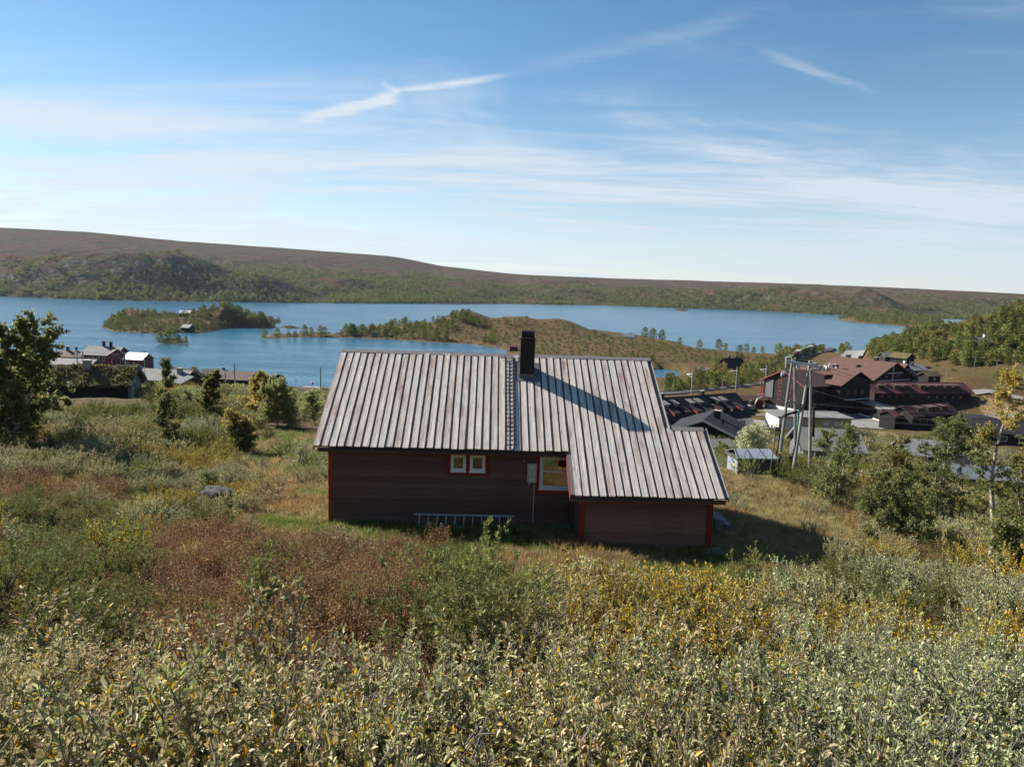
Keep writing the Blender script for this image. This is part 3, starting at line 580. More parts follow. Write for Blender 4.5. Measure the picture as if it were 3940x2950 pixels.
# aluminium ladder on its side along the back wall
p = house_pt(-3.31, .18, .02)
ld = thing('ladder', 'aluminium ladder lying on its side along the foot of the brown cabin wall', 'ladder', p, HYAW)
MB().box(-.05, 3.36, -.012, .012, -.03, .03).build('side_rail', M_ALU, ld, (0, 0, .04), (R(20), 0, 0))
MB().box(0.0, 3.56, -.012, .012, -.03, .03).build('side_rail', M_ALU, ld, (0, .16, .43), (R(20), 0, 0))
for i in range(11): MB().tube([(.2 + i * .314, .005, .06), (.2 + i * .314, .152, .41)], .013, 6).build('rung', M_ALU, ld)
# wooden steps by the right gable
st = thing('wooden_steps', 'grey wooden entrance steps at the right gable of the brown cabin', 'steps', house_pt(6.95, 1.6, -.35), HYAW)
for i, (x0, x1, z) in enumerate(((0, .9, .62), (.95, 1.3, .42), (1.35, 1.7, .22))):
    for k in range(max(2, int((x1 - x0) / .13))): MB().box(x0 + k * .135, x0 + k * .135 + .12, 0, 1.6, z - .03, z).build('tread_board', M_ROOFWOOD2, st)
for y in (.05, 1.5):
    MB().box(0.02, .88, y, y + .05, .02, .588).box(.96, 1.28, y, y + .05, .02, .388).box(1.36, 1.66, y, y + .05, .02, .188).build('stringer', M_ROOFWOOD2, st)

# ------------------------------------------------------------------ plants
def leaf_material(name, trans=0.35, rough=0.5, spec=0.25, var=0.25, sat=1.0):
    m, nt, N, L, p = mat(name); out = N['Material Output']; at = N.new('ShaderNodeAttribute'); at.attribute_name = 'Col'; oi = N.new('ShaderNodeObjectInfo')
    hs = N.new('ShaderNodeHueSaturation'); L.new(at.outputs[0], hs.inputs['Color']); L.new(mrange(N, L, oi.outputs['Random'], 0, 1, 1 - var, 1 + var), hs.inputs['Value']); hs.inputs['Saturation'].default_value = sat
    r2 = N.new('ShaderNodeMath'); r2.operation = 'FRACT'; k = N.new('ShaderNodeMath'); k.operation = 'MULTIPLY'; L.new(oi.outputs['Random'], k.inputs[0]); k.inputs[1].default_value = 37.7; L.new(k.outputs[0], r2.inputs[0])
    L.new(mrange(N, L, r2.outputs[0], 0, 1, 0.482, 0.515), hs.inputs['Hue'])
    L.new(hs.outputs[0], p.inputs['Base Color']); p.inputs['Roughness'].default_value = rough; p.inputs['Specular IOR Level'].default_value = spec
    tr = N.new('ShaderNodeBsdfTranslucent'); g = N.new('ShaderNodeGamma'); L.new(hs.outputs[0], g.inputs[0]); g.inputs[1].default_value = 0.85; L.new(g.outputs[0], tr.inputs[0])
    mx = N.new('ShaderNodeMixShader'); mx.inputs[0].default_value = trans; L.new(p.outputs[0], mx.inputs[1]); L.new(tr.outputs[0], mx.inputs[2]); L.new(mx.outputs[0], out.inputs[0])
    return m
M_WILLOW = leaf_material('willow_leaf', 0.24, 0.5, 0.3, sat=1.22); M_BIRCHLEAF = leaf_material('birch_leaf', 0.5, 0.5, 0.25); M_DWARF = leaf_material('dwarf_birch_leaf', 0.38, 0.5, 0.15); M_NEEDLE = leaf_material('juniper_needle', 0.2, 0.6, 0.2); M_GRASSB = leaf_material('grass_blade', 0.4, 0.6, 0.2)
M_FARLEAF = leaf_material('distant_leaf', 0.25, 0.85, 0.05, 0.3); M_TWIG = painted('twig_bark', (0.085, 0.062, 0.05), 0.85, 0.3, 20); M_GREYTWIG = painted('grey_twig_bark', (0.17, 0.15, 0.135), 0.85, 0.3, 20)
def birch_bark():
    m, nt, N, L, p = mat('birch_bark'); tc = N.new('ShaderNodeTexCoord'); n = nnode(N, L, mapping(N, L, tc.outputs['Object'], (3, 3, 14)), 1.0, 4, 0.6); n2 = nnode(N, L, tc.outputs['Object'], 1.2, 3)
    col = mixcol(N, L, mrange(N, L, n, 0.52, 0.62), (0.42, 0.39, 0.34), (0.05, 0.04, 0.035)); col = mixcol(N, L, mrange(N, L, n2, 0.45, 0.7), col, (0.12, 0.09, 0.07))
    L.new(col, p.inputs['Base Color']); p.inputs['Roughness'].default_value = 0.8; return m
M_BIRCH = birch_bark()

def unit(a): return a / np.maximum(np.linalg.norm(a, axis=-1, keepdims=True), 1e-9)
class Plant:
    """leaf faces and twig tubes gathered as arrays; slot 0 leaves, slot 1 wood"""
    def __init__(s): s.V = []; s.F = []; s.C = []; s.M = []; s.n = 0
    def leaves(s, pos, dirs, up, ln, wd, col, fold=0.15, oval=False):
        pos = np.asarray(pos, float); d = unit(np.asarray(dirs, float)); side = unit(np.cross(d, up)); nrm = np.cross(side, d); ln = np.asarray(ln)[:, None]; wd = np.asarray(wd)[:, None]; k = len(pos); b = s.n + np.arange(k)
        if oval:
            f = nrm * wd * fold
            V = np.stack([pos, pos + d * ln * .3 + side * wd * .46 + f, pos + d * ln * .68 + side * wd * .42 + f, pos + d * ln - nrm * ln * .12, pos + d * ln * .68 - side * wd * .42 + f, pos + d * ln * .3 - side * wd * .46 + f], 1)
            i = s.n + np.arange(k)[:, None] * 6; F = np.concatenate([i + np.array([[0, 1, 2, 3]]), i + np.array([[0, 3, 4, 5]])]); q = 6
        else:
            f = nrm * wd * fold
            V = np.stack([pos, pos + d * ln * .5 + side * wd * .5 + f, pos + d * ln, pos + d * ln * .5 - side * wd * .5 + f], 1); i = s.n + np.arange(k)[:, None] * 4; F = i + np.array([[0, 1, 2, 3]]); q = 4
        s.V.append(V.reshape(-1, 3)); s.F.append(F); s.C.append(np.repeat(np.asarray(col, float), q, axis=0)); s.M.append(np.zeros(len(F), int)); s.n += k * q
    def tubes(s, segs, n=3, col=(0.1, 0.07, 0.05)):
        """segs: rows of x0 y0 z0 x1 y1 z1 r0 r1"""
        if not len(segs): return
        g = np.asarray(segs, float); p0, p1, r0, r1 = g[:, :3], g[:, 3:6], g[:, 6:7], g[:, 7:8]; d = unit(p1 - p0); a = unit(np.cross(d, np.where(np.abs(d[:, 2:3]) > .9, [[1., 0, 0]], [[0, 0, 1.]]))); c = np.cross(d, a); rows = []
        for p, r in ((p0, r0), (p1, r1)):
            for j in range(n): t = 2 * math.pi * j / n; rows.append(p + (a * math.cos(t) + c * math.sin(t)) * r)
        V = np.stack(rows, 1); k = len(g); i = s.n + np.arange(k)[:, None] * 2 * n; F = np.concatenate([i + np.array([[j, (j + 1) % n, n + (j + 1) % n, n + j]]) for j in range(n)])
        s.V.append(V.reshape(-1, 3)); s.F.append(F); s.C.append(np.tile(np.array(col), (k * 2 * n, 1))); s.M.append(np.ones(len(F), int)); s.n += k * 2 * n
    def mesh(s, name, mats):
        return new_mesh(name, np.concatenate(s.V), np.concatenate(s.F), mats, np.concatenate(s.C), np.concatenate(s.M))
def pal(r, n, cols, wts, var=0.18):
    w = np.array(wts, float); i = r.choice(len(cols), n, p=w / w.sum()); return np.clip(np.array(cols)[i] * (1 + r.normal(0, var, (n, 1))), 0.005, 0.95)
def rdir(r, n): return unit(r.normal(size=(n, 3)))

SILVER = ([(0.42, 0.405, 0.25), (0.49, 0.44, 0.28), (0.31, 0.34, 0.15), (0.46, 0.36, 0.10), (0.42, 0.24, 0.06), (0.45, 0.36, 0.235)], [5, 4, 3, 1.3, .6, 3])
GREYGR = ([(0.41, 0.425, 0.27), (0.36, 0.395, 0.225), (0.47, 0.455, 0.30), (0.27, 0.31, 0.13), (0.46, 0.37, 0.10)], [4, 4, 3, 2, .6])
YELLOW = ([(0.42, 0.36, 0.13), (0.50, 0.37, 0.06), (0.34, 0.33, 0.11), (0.52, 0.29, 0.05), (0.40, 0.35, 0.19)], [3, 3, 3, 1, 2])
OLIVE = ([(0.17, 0.195, 0.06), (0.22, 0.23, 0.08), (0.13, 0.16, 0.045), (0.30, 0.26, 0.07)], [4, 3, 3, .8])
RUSSET = ([(0.185, 0.092, 0.038), (0.24, 0.125, 0.05), (0.13, 0.07, 0.032), (0.30, 0.17, 0.055), (0.12, 0.10, 0.04)], [4, 3, 3, 1, 1.2])
BROWNG = ([(0.13, 0.09, 0.035), (0.10, 0.09, 0.035), (0.17, 0.12, 0.04), (0.20, 0.16, 0.05)], [3, 3, 2, 1])
JUNI = ([(0.15, 0.165, 0.04), (0.20, 0.20, 0.05), (0.10, 0.125, 0.032), (0.26, 0.225, 0.07)], [4, 3, 3, 1])
BGREEN = ([(0.125, 0.155, 0.042), (0.175, 0.20, 0.055), (0.09, 0.115, 0.032), (0.20, 0.17, 0.04), (0.30, 0.19, 0.03)], [5, 4, 3, 1, .5])
BYELLOW = ([(0.38, 0.26, 0.04), (0.31, 0.24, 0.05), (0.22, 0.2, 0.05), (0.40, 0.23, 0.04)], [4, 3, 2, 1])
BMIX = ([(0.13, 0.15, 0.04), (0.26, 0.21, 0.045), (0.10, 0.12, 0.035), (0.34, 0.23, 0.035)], [4, 2.4, 3, 1])

def willow(seed, palette, h=.84, w=1.2, stems=26, leaf=.056, per=12, tipsper=7):
    r = np.random.default_rng(seed); P = Plant(); segs = []; tips = []; td = []
    for i in range(stems):
        a = r.uniform(0, 2 * math.pi); lean = r.uniform(.05, 1.0) ** .7; b = np.array([math.cos(a), math.sin(a), 0]) * r.uniform(0, .15); q = b.copy(); d = unit(np.array([math.cos(a) * lean * w / h, math.sin(a) * lean * w / h, 1.0])[None])[0]
        L = h * r.uniform(.74, 1.04) * (1.0 + .12 * lean); n = 5; rad = .013
        for k in range(n):
            d = unit((d + r.normal(0, .16, 3) + np.array([0, 0, .06]))[None])[0]; q2 = q + d * L / n; segs.append((*q, *q2, rad * (1 - k / n * .7), rad * (1 - (k + 1) / n * .7)))
            if k >= 1:
                for _ in range(1 if k < 2 else 2):
                    if len(tips) > stems * tipsper: break
                    d2 = unit((d * .8 + rdir(r, 1)[0] * .75 + np.array([0, 0, .35]))[None])[0]; ln = r.uniform(.14, .3); m = q2 + d2 * ln * .55; e = m + unit((d2 + np.array([0, 0, .5]))[None])[0] * ln * .45
                    segs.append((*q2, *m, .005, .004)); segs.append((*m, *e, .004, .0025)); tips.append(e); td.append(unit((e - m)[None])[0])
            q = q2
        tips.append(q); td.append(d)
    tips = np.array(tips); td = np.array(td); k = len(tips) * per; ti = np.repeat(np.arange(len(tips)), per)
    back = r.uniform(0, .15, k); pos = tips[ti] - td[ti] * back[:, None]; out = rdir(r, k); dirs = unit(td[ti] * (.95 - back[:, None] * 3) + out * .8 + np.array([0, 0, .15])); up = unit(rdir(r, k) * .5 + td[ti] + np.array([0, 0, .4]))
    ln = leaf * r.uniform(.6, 1.2, k); P.leaves(pos, dirs, up, ln, ln * r.uniform(.34, .46, k), pal(r, k, *palette), .22, True)
    P.tubes(segs, 3, (.09, .07, .055)); return P
def bare_twigs(seed, h=1.0, w=.8, stems=9):
    r = np.random.default_rng(seed); P = Plant(); segs = []
    for i in range(stems):
        a = r.uniform(0, 6.28); q = np.zeros(3); d = unit(np.array([math.cos(a) * w * .6, math.sin(a) * w * .6, .8])[None])[0]; L = h * r.uniform(.7, 1.1)
        for k in range(6):
            d = unit((d + r.normal(0, .3, 3))[None])[0]; q2 = q + d * L / 6; segs.append((*q, *q2, .016 - k * .0022, .014 - k * .0022))
            for _ in range(2):
                e = q2 + unit((d + rdir(r, 1)[0] * .9)[None])[0] * r.uniform(.1, .25); segs.append((*q2, *e, .006, .003))
            q = q2
    P.tubes(segs, 5, (.2, .18, .16)); return P
def dwarf_birch(seed, palette, h=.72, w=.6, stems=50, per=60, leaf=.021):
    r = np.random.default_rng(seed); P = Plant(); segs = []; pos = []; dirs = []
    for i in range(stems):
        a = r.uniform(0, 6.28); rr = w * math.sqrt(r.uniform(0, 1)); q = np.array([math.cos(a) * rr * .6, math.sin(a) * rr * .6, 0]); d = unit(np.array([math.cos(a) * rr * .7, math.sin(a) * rr * .7, 1.0])[None])[0]; L = h * r.uniform(.65, 1.1) * (1 - .25 * (rr / w) ** 2); pts = [q]
        for k in range(3): d = unit((d + r.normal(0, .22, 3))[None])[0]; q2 = q + d * L / 3; segs.append((*q, *q2, .005 - k * .0012, .004 - k * .0012)); q = q2; pts.append(q)
        t = r.uniform(.28, 1, per) * 3; pts = np.array(pts); j = np.minimum(t.astype(int), 2); p = pts[j] + (pts[j + 1] - pts[j]) * (t - j)[:, None]; o = rdir(r, per); pos.append(p + o * r.uniform(.01, .07, (per, 1))); dirs.append(o + np.array([0, 0, .4]))
    pos = np.concatenate(pos); dirs = np.concatenate(dirs); k = len(pos); ln = leaf * r.uniform(.7, 1.3, k); P.leaves(pos, dirs, rdir(r, k) + np.array([0, 0, .8]), ln, ln * .9, pal(r, k, *palette, .25), .1); P.tubes(segs, 3, (.06, .035, .028)); return P
def juniper(seed, palette=JUNI, h=.95, w=.95, stems=34, spire=0.0, needles=8500):
    r = np.random.default_rng(seed); P = Plant(); segs = []; A = []; B = []
    for i in range(stems):
        a = r.uniform(0, 6.28); lean = r.uniform(.05, 1.15) * (1 - spire); q = np.zeros(3); d = unit(np.array([math.cos(a) * lean * w, math.sin(a) * lean * w, h * .8])[None])[0]; L = math.hypot(h * (1 - .35 * min(lean, 1)), w * lean) * r.uniform(.6, 1.05)
        for k in range(5):
            d = unit((d + r.normal(0, .16, 3) + np.array([0, 0, .08]))[None])[0]; q2 = q + d * L / 5; segs.append((*q, *q2, .012 - k * .002, .010 - k * .002))
            if k >= 2:
                for _ in range(3):
                    s = q + (q2 - q) * r.uniform(); dd = unit((d * .7 + rdir(r, 1)[0] * .9 + np.array([0, 0, .25]))[None])[0]; A.append(s); B.append(s + dd * r.uniform(.08, .17))
            q = q2
        A.append(q - d * .1); B.append(q + d * .08)
    # tufts: short sprays round the end of each branchlet, paler at the tips
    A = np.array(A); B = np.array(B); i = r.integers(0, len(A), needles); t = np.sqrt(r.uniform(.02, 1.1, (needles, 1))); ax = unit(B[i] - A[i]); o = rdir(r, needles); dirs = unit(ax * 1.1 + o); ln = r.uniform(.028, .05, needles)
    col = pal(r, needles, *palette, .18) * (.7 + .5 * t); P.leaves(A[i] + (B[i] - A[i]) * t, dirs, o + rdir(r, needles), ln, ln * .24, col, .1); P.tubes(segs, 4, (.09, .06, .045)); return P
def grass(seed, palette, h=.35, w=.22, n=110, wd=.007):
    r = np.random.default_rng(seed); P = Plant(); a = r.uniform(0, 6.28, n); rr = w * np.sqrt(r.uniform(0, 1, n)); p = np.stack([np.cos(a) * rr, np.sin(a) * rr, np.zeros(n)], 1); lean = np.stack([np.cos(a + r.normal(0, .9, n)), np.sin(a + r.normal(0, .9, n)), np.zeros(n)], 1) * r.uniform(.15, .9, (n, 1)); L = h * r.uniform(.5, 1.15, n)
    d1 = unit(lean * .5 + np.array([0, 0, 1.])); d2 = unit(lean * 1.5 + np.array([0, 0, .7])); side = unit(np.cross(d1, rdir(r, n))); m = p + d1 * (L * .55)[:, None]; e = m + d2 * (L * .45)[:, None]; w2 = wd * r.uniform(.7, 1.3, (n, 1))
    V = np.stack([p - side * w2, p + side * w2, m + side * w2 * .8, m - side * w2 * .8, e], 1); i = np.arange(n)[:, None] * 5; P.V.append(V.reshape(-1, 3)); P.F.append(np.concatenate([i + np.array([[0, 1, 2, 3]])])); P.M.append(np.zeros(n, int))
    P.C.append(np.repeat(pal(r, n, *palette, .2), 5, axis=0)); P.n = n * 5
    j = P.n; V2 = np.stack([m - side * w2 * .8, m + side * w2 * .8, e, e - side * w2 * .1], 1); P.V.append(V2.reshape(-1, 3)); i = j + np.arange(n)[:, None] * 4; P.F.append(i + np.array([[0, 1, 2, 3]])); P.M.append(np.zeros(n, int)); P.C.append(np.repeat(pal(r, n, *palette, .2), 4, axis=0)); P.n += n * 4; return P
def birch(seed, palette, h=4.5, w=1.5, leafn=5200, leaf=.06, multi=1, crown=.22, top=None, dens=2.0):
    """trunk and limbs (first result) and leaves (second)"""
    r = np.random.default_rng(seed); T = Plant(); C = Plant(); segs = []; tw = []
    for s in range(multi):
        q = np.array([r.normal(0, .08), r.normal(0, .08), -.15]) * (1 if s == 0 else 2.5); q[2] = -.15; d = unit(np.array([r.normal(0, .04 + .12 * (multi > 1)), r.normal(0, .04 + .12 * (multi > 1)), 1.0])[None])[0]; hh = h * (1 if s == 0 else r.uniform(.75, .95)); n = 11; rad = .017 * hh * (1 if multi == 1 else .8)
        for k in range(n):
            d = unit((d + r.normal(0, .075, 3) + np.array([0, 0, .08]))[None])[0]; q2 = q + d * (hh + .15) / n; f = k / n; segs.append((*q, *q2, rad * (1 - f * .9), rad * (1 - (k + 1) / n * .9)))
            if f > crown * .8:
                for _ in range(3 if f < .85 else 4):
                    a = r.uniform(0, 6.28); t = (f - crown * .8) / (1 - crown * .8); L = w * (1.0 - .72 * t) * r.uniform(.45, 1.08) * (.55 + 1.5 * t if t < .3 else 1); dd = unit(np.array([math.cos(a), math.sin(a), .35 + .7 * t])[None])[0]; p = q + (q2 - q) * r.uniform(); m = 4; rb = rad * (1 - f * .9) * .38
                    for j in range(m):
                        dd = unit((dd + r.normal(0, .2, 3) + np.array([0, 0, .06 - .04 * j]))[None])[0]; p2 = p + dd * L / m; segs.append((*p, *p2, rb * (1 - j / m * .8), rb * (1 - (j + 1) / m * .8)))
                        for _ in range(3 if j else 1): e = p2 + unit((dd * .7 + rdir(r, 1)[0] * .8)[None])[0] * r.uniform(.14, .38) * (.6 + .1 * h); segs.append((*p2, *e, .006, .003)); tw.append((p2, e))
                        p = p2
            q = q2
        tw.append((q - d * .3, q + d * .15))
    A = np.array([t[0] for t in tw]); B = np.array([t[1] for t in tw]); n = int(leafn * dens); i = r.integers(0, len(A), n)
    keep = r.uniform(0, 1, len(A)) > .12; i = i[keep[i]]; n = len(i); t = r.uniform(.1, 1.08, (n, 1)); o = rdir(r, n); pos = A[i] + (B[i] - A[i]) * t + o * r.uniform(.01, .07, (n, 1)); ln = leaf * 1.3 * r.uniform(.65, 1.25, n); col = pal(r, n, *palette, .22)
    if top is not None: f = np.clip((pos[:, 2] / h - .55) / .3 + r.normal(0, .25, n), 0, 1)[:, None] > .5; col = np.where(f, pal(r, n, *top, .2), col)
    C.leaves(pos, o * .7 + np.array([0, 0, -.35]), rdir(r, n) + np.array([0, 0, .6]), ln, ln * .82, col, .08); T.tubes(segs, 5, (.3, .28, .25)); return T, C
def far_tree(seed, palette, h=5.0, w=1.7, n=230, leaf=.42, round_=0.5):
    r = np.random.default_rng(seed); P = Plant(); t = r.uniform(0, 1, n); a = r.uniform(0, 6.28, n); prof = np.sqrt(np.clip(1 - ((t - .42) / .6) ** 2, 0.02, 1)) * (1 - round_ * .5 * t); rr = prof * w * np.sqrt(r.uniform(.12, 1, n)) * (1 + .3 * np.sin(a * 3 + seed + t * 7)); z = h * (.12 + .88 * t)
    pos = np.stack([np.cos(a) * rr, np.sin(a) * rr, z], 1); ln = leaf * r.uniform(.5, 1.3, n); P.leaves(pos, rdir(r, n), rdir(r, n) + np.array([0, 0, .5]), ln, ln * .8, pal(r, n, *palette, .28), .2); P.tubes([(0, 0, -.4, .1, 0, h * .6, .09, .05)], 4, (.2, .18, .16)); return P
def spruce(seed, h=7, w=1.6, n=420):
    r = np.random.default_rng(seed); P = Plant(); t = r.uniform(0, 1, n) ** 1.3; a = r.uniform(0, 6.28, n); rr = w * (1 - t) * np.sqrt(r.uniform(.1, 1, n)) * (1 + .25 * np.sin(t * 40)); pos = np.stack([np.cos(a) * rr, np.sin(a) * rr, h * (.06 + .94 * t)], 1); d = np.stack([np.cos(a), np.sin(a), -.35 + 0 * a], 1); ln = .75 * r.uniform(.5, 1.2, n) * (1.1 - .6 * t); P.leaves(pos, d, np.tile([0, 0, 1.], (n, 1)), ln, ln * .4, pal(r, n, [(0.022, 0.038, 0.016), (0.035, 0.052, 0.02), (.05, .06, .025)], [3, 3, 1]), .1); P.tubes([(0, 0, -.3, 0, 0, h * .95, .14, .02)], 5); return P

LIB = {}; PARTS = {}
def source(key, plant, mats):
    me = plant.mesh(key, mats); LIB.setdefault(key, []).append(me)
    if key in ('far_birch', 'far_birch_mix', 'far_bush', 'spruce'):
        V, F, C, M = (np.concatenate(a) for a in (plant.V, plant.F, plant.C, plant.M)); two = []
        for k, nm in ((0, 'crown'), (1, 'trunk')):
            f = F[M == k]; us = np.unique(f); mp = np.zeros(len(V), int); mp[us] = np.arange(len(us)); two.append(new_mesh(nm, V[us], mp[f], [mats[k]], C[us]))
        PARTS.setdefault(key, []).append(two)
for i in range(4): source('willow_silver', willow(10 + i, SILVER), [M_WILLOW, M_GREYTWIG])
for i in range(3): source('willow_grey', willow(20 + i, GREYGR, .8, 1.2, 26, .05, 12, 7), [M_WILLOW, M_GREYTWIG])
for i in range(3): source('willow_yellow', willow(30 + i, YELLOW, .8, 1.1, 24, .054, 12, 7), [M_WILLOW, M_TWIG])
for i in range(2): source('willow_olive', willow(40 + i, OLIVE, .95, 1.0, 20, .056, 11), [M_WILLOW, M_TWIG])
for i in range(3): source('dwarf_russet', dwarf_birch(50 + i, RUSSET), [M_DWARF, M_TWIG])
for i in range(2): source('dwarf_brown', dwarf_birch(55 + i, BROWNG, .5, .6), [M_DWARF, M_TWIG])
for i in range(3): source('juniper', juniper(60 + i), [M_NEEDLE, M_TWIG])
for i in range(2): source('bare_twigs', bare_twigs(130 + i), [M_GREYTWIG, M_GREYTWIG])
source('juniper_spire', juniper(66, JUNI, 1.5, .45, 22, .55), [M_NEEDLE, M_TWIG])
PALEG = ([(0.30, 0.235, 0.10), (0.24, 0.21, 0.08), (0.36, 0.28, 0.14)], [3, 3, 2]); FRESH = ([(0.115, 0.165, 0.03), (0.16, 0.19, 0.04), (0.22, 0.21, 0.06)], [3, 3, 2]); STRAW = ([(0.33, 0.22, 0.09), (0.26, 0.15, 0.06), (0.22, 0.18, 0.07)], [3, 2, 2])
for i in range(2): source('grass_pale', grass(70 + i, PALEG), [M_GRASSB]); source('grass_green', grass(74 + i, FRESH, .32), [M_GRASSB]); source('grass_straw', grass(78 + i, STRAW, .4), [M_GRASSB])
for i in range(3): source('far_birch', far_tree(80 + i, BGREEN, 5, 1.9, 430, .46, .5), [M_FARLEAF, M_GREYTWIG])
for i in range(2): source('far_birch_mix', far_tree(84 + i, BMIX, 4.6, 1.8, 400, .46, .5), [M_FARLEAF, M_GREYTWIG])
for i in range(2): source('heath_clump', far_tree(96 + i, ([(0.17, 0.078, 0.03), (0.12, 0.068, 0.027), (0.21, 0.105, 0.038), (.09, .075, .027)], [3, 3, 2, 2]), .7, 1.3, 60, .5, .1), [M_FARLEAF, M_TWIG])
for i in range(2): source('far_bush', far_tree(88 + i, BGREEN, 2.2, 1.7, 240, .42, .2), [M_FARLEAF, M_GREYTWIG])
for i in range(3): source('mid_bush', far_tree(120 + i, (BGREEN, OLIVE, BMIX)[i], 1.9, 1.5, 900, .17, .2), [M_BIRCHLEAF, M_GREYTWIG])
source('mini_tree', far_tree(92, BGREEN, 4.6, 1.9, 34, 1.5, .4), [M_FARLEAF, M_GREYTWIG]); source('mini_tree', far_tree(93, BGREEN, 4.0, 1.8, 30, 1.4, .3), [M_FARLEAF, M_GREYTWIG])
SRC_COL = {}
def source_collection(keys):
    k = '_'.join(keys)
    if k not in SRC_COL:
        c = bpy.data.collections.new('plant_source_' + k); n = 0
        for key in keys:
            for me in LIB[key]: c.objects.link(bpy.data.objects.new('s%02d' % n + '_' + key, me)); n += 1
        SRC_COL[k] = (c, n)
    return SRC_COL[k]
def scatter(name, label, cat, keys, X, Y, Z, scale, r, tilt=.12, pick=None):
    """one 'stuff' object: plants standing on points"""
    c, n = source_collection(keys); k = len(X); me = new_mesh(name, np.stack([X, Y, Z], 1), [])
    def attr(nm, ty, fld, data): a = me.attributes.new(nm, ty, 'POINT'); a.data.foreach_set(fld, np.ascontiguousarray(data).ravel())
    attr('rot', 'FLOAT_VECTOR', 'vector', np.stack([r.normal(0, tilt, k), r.normal(0, tilt, k), r.uniform(0, 6.28, k)], 1).astype(np.float32)); sc = np.asarray(scale)
    attr('scl', 'FLOAT_VECTOR', 'vector', np.stack([sc * r.uniform(.85, 1.15, k), sc * r.uniform(.85, 1.15, k), sc * r.uniform(.85, 1.15, k)], 1).astype(np.float32)); attr('pick', 'INT', 'value', (r.integers(0, n, k) if pick is None else pick).astype(np.int32))
    o = link(name, me); tag(o, label, cat, kind='stuff')
    ng = bpy.data.node_groups.new(name + '_nodes', 'GeometryNodeTree'); ng.interface.new_socket('Geometry', in_out='INPUT', socket_type='NodeSocketGeometry'); ng.interface.new_socket('Geometry', in_out='OUTPUT', socket_type='NodeSocketGeometry'); N = ng.nodes; L = ng.links
    gi = N.new('NodeGroupInput'); go = N.new('NodeGroupOutput'); mp = N.new('GeometryNodeMeshToPoints'); ip = N.new('GeometryNodeInstanceOnPoints'); ci = N.new('GeometryNodeCollectionInfo'); ci.inputs['Collection'].default_value = c; ci.inputs['Separate Children'].default_value = True; ci.inputs['Reset Children'].default_value = True
    L.new(gi.outputs[0], mp.inputs['Mesh']); L.new(mp.outputs[0], ip.inputs['Points']); L.new(ci.outputs[0], ip.inputs['Instance']); ip.inputs['Pick Instance'].default_value = True
    def na(nm, ty): a = N.new('GeometryNodeInputNamedAttribute'); a.data_type = ty; a.inputs['Name'].default_value = nm; return a.outputs[0]
    L.new(na('pick', 'INT'), ip.inputs['Instance Index']); L.new(na('rot', 'FLOAT_VECTOR'), ip.inputs['Rotation']); L.new(na('scl', 'FLOAT_VECTOR'), ip.inputs['Scale']); L.new(ip.outputs[0], go.inputs[0])
    md = o.modifiers.new('plants', 'NODES'); md.node_group = ng
    return o

# ---- which plant grows where (outlines read off the photograph at 2212 px width, laid on the terrain)
def zone(pts, lift=.45): return np.array([ground_at(p[0] * SRC, p[1] * SRC, p[2] if len(p) > 2 else lift)[:2] for p in pts])
Z_GRASS_L = zone([(515, 935), (600, 915), (720, 900), (720, 1140), (600, 1150), (540, 1100), (510, 1010)], .1)
Z_GRASS_R = zone([(1500, 1030), (1590, 1010), (1700, 1050), (1830, 1090), (1860, 1180), (1700, 1255, .85), (1480, 1255, .85), (1150, 1200, .6), (700, 1150), (690, 1120)], .1)
Z_JUN_L = zone([(-60, 1080), (120, 1065), (230, 1095), (290, 1150), (290, 1240), (230, 1320, 1.05), (-60, 1370, 1.05)])
Z_RUSSET = zone([(260, 1150), (430, 1130), (700, 1160), (900, 1155), (1060, 1145), (1200, 1185), (1120, 1215), (960, 1240), (905, 1390, 1.0), (620, 1380, 1.0), (420, 1375, 1.0), (260, 1310, 1.0), (290, 1200)])
Z_RUSSET2 = zone([(-60, 1010), (120, 1015), (260, 1045), (200, 1065), (-60, 1075)])
Z_JUN_C = zone([(930, 1200), (1010, 1180), (1090, 1220), (1080, 1290), (1090, 1380, 1.2), (1010, 1415, 1.3), (910, 1400, 1.3), (905, 1290)])
Z_HEATH = zone([(1060, 1165), (1230, 1190), (1500, 1225), (1480, 1275), (1250, 1270), (1100, 1300), (1070, 1230)])
Z_YELLOWP = zone([(1430, 1235), (1640, 1240), (1640, 1275), (1480, 1280)])
Z_YWILLOW = zone([(1090, 1290), (1250, 1265), (1500, 1290), (1660, 1330), (1640, 1430), (1400, 1420), (1150, 1390), (1070, 1400)])
Z_JUN_R = zone([(1640, 1225), (1800, 1210), (1900, 1250), (2100, 1250), (2150, 1290), (1990, 1330), (1900, 1330), (1800, 1290), (1660, 1290)])
Z_JUN_K = zone([(1565, 1000), (1740, 1000), (1760, 1050), (1700, 1065), (1580, 1035)])
Z_REDHEATH = zone([(535, 920), (700, 880), (700, 905), (590, 935), (540, 950)], .2)
Z_FRONT = zone([(-200, 1365), (300, 1330), (420, 1390), (620, 1385), (900, 1400), (1080, 1400), (1660, 1330), (2000, 1320), (2420, 1280), (2420, 1640), (-200, 1640)])
def inside(x, y, poly, pad=0.0): return sdist(x, y, poly) > -pad
def spread(y0, y1, step, r, spanx=.86, pad=5.0, xmin=None, xmax=None):
    ys = np.arange(y0, y1, step); X = []; Y = []
    for y in ys:
        half = spanx * y + pad; xs = np.arange(-half, half, step); X.append(xs); Y.append(np.full(len(xs), y))
    X = np.concatenate(X); Y = np.concatenate(Y); X = X + r.uniform(-.5, .5, len(X)) * step; Y = Y + r.uniform(-.5, .5, len(Y)) * step; return X, Y
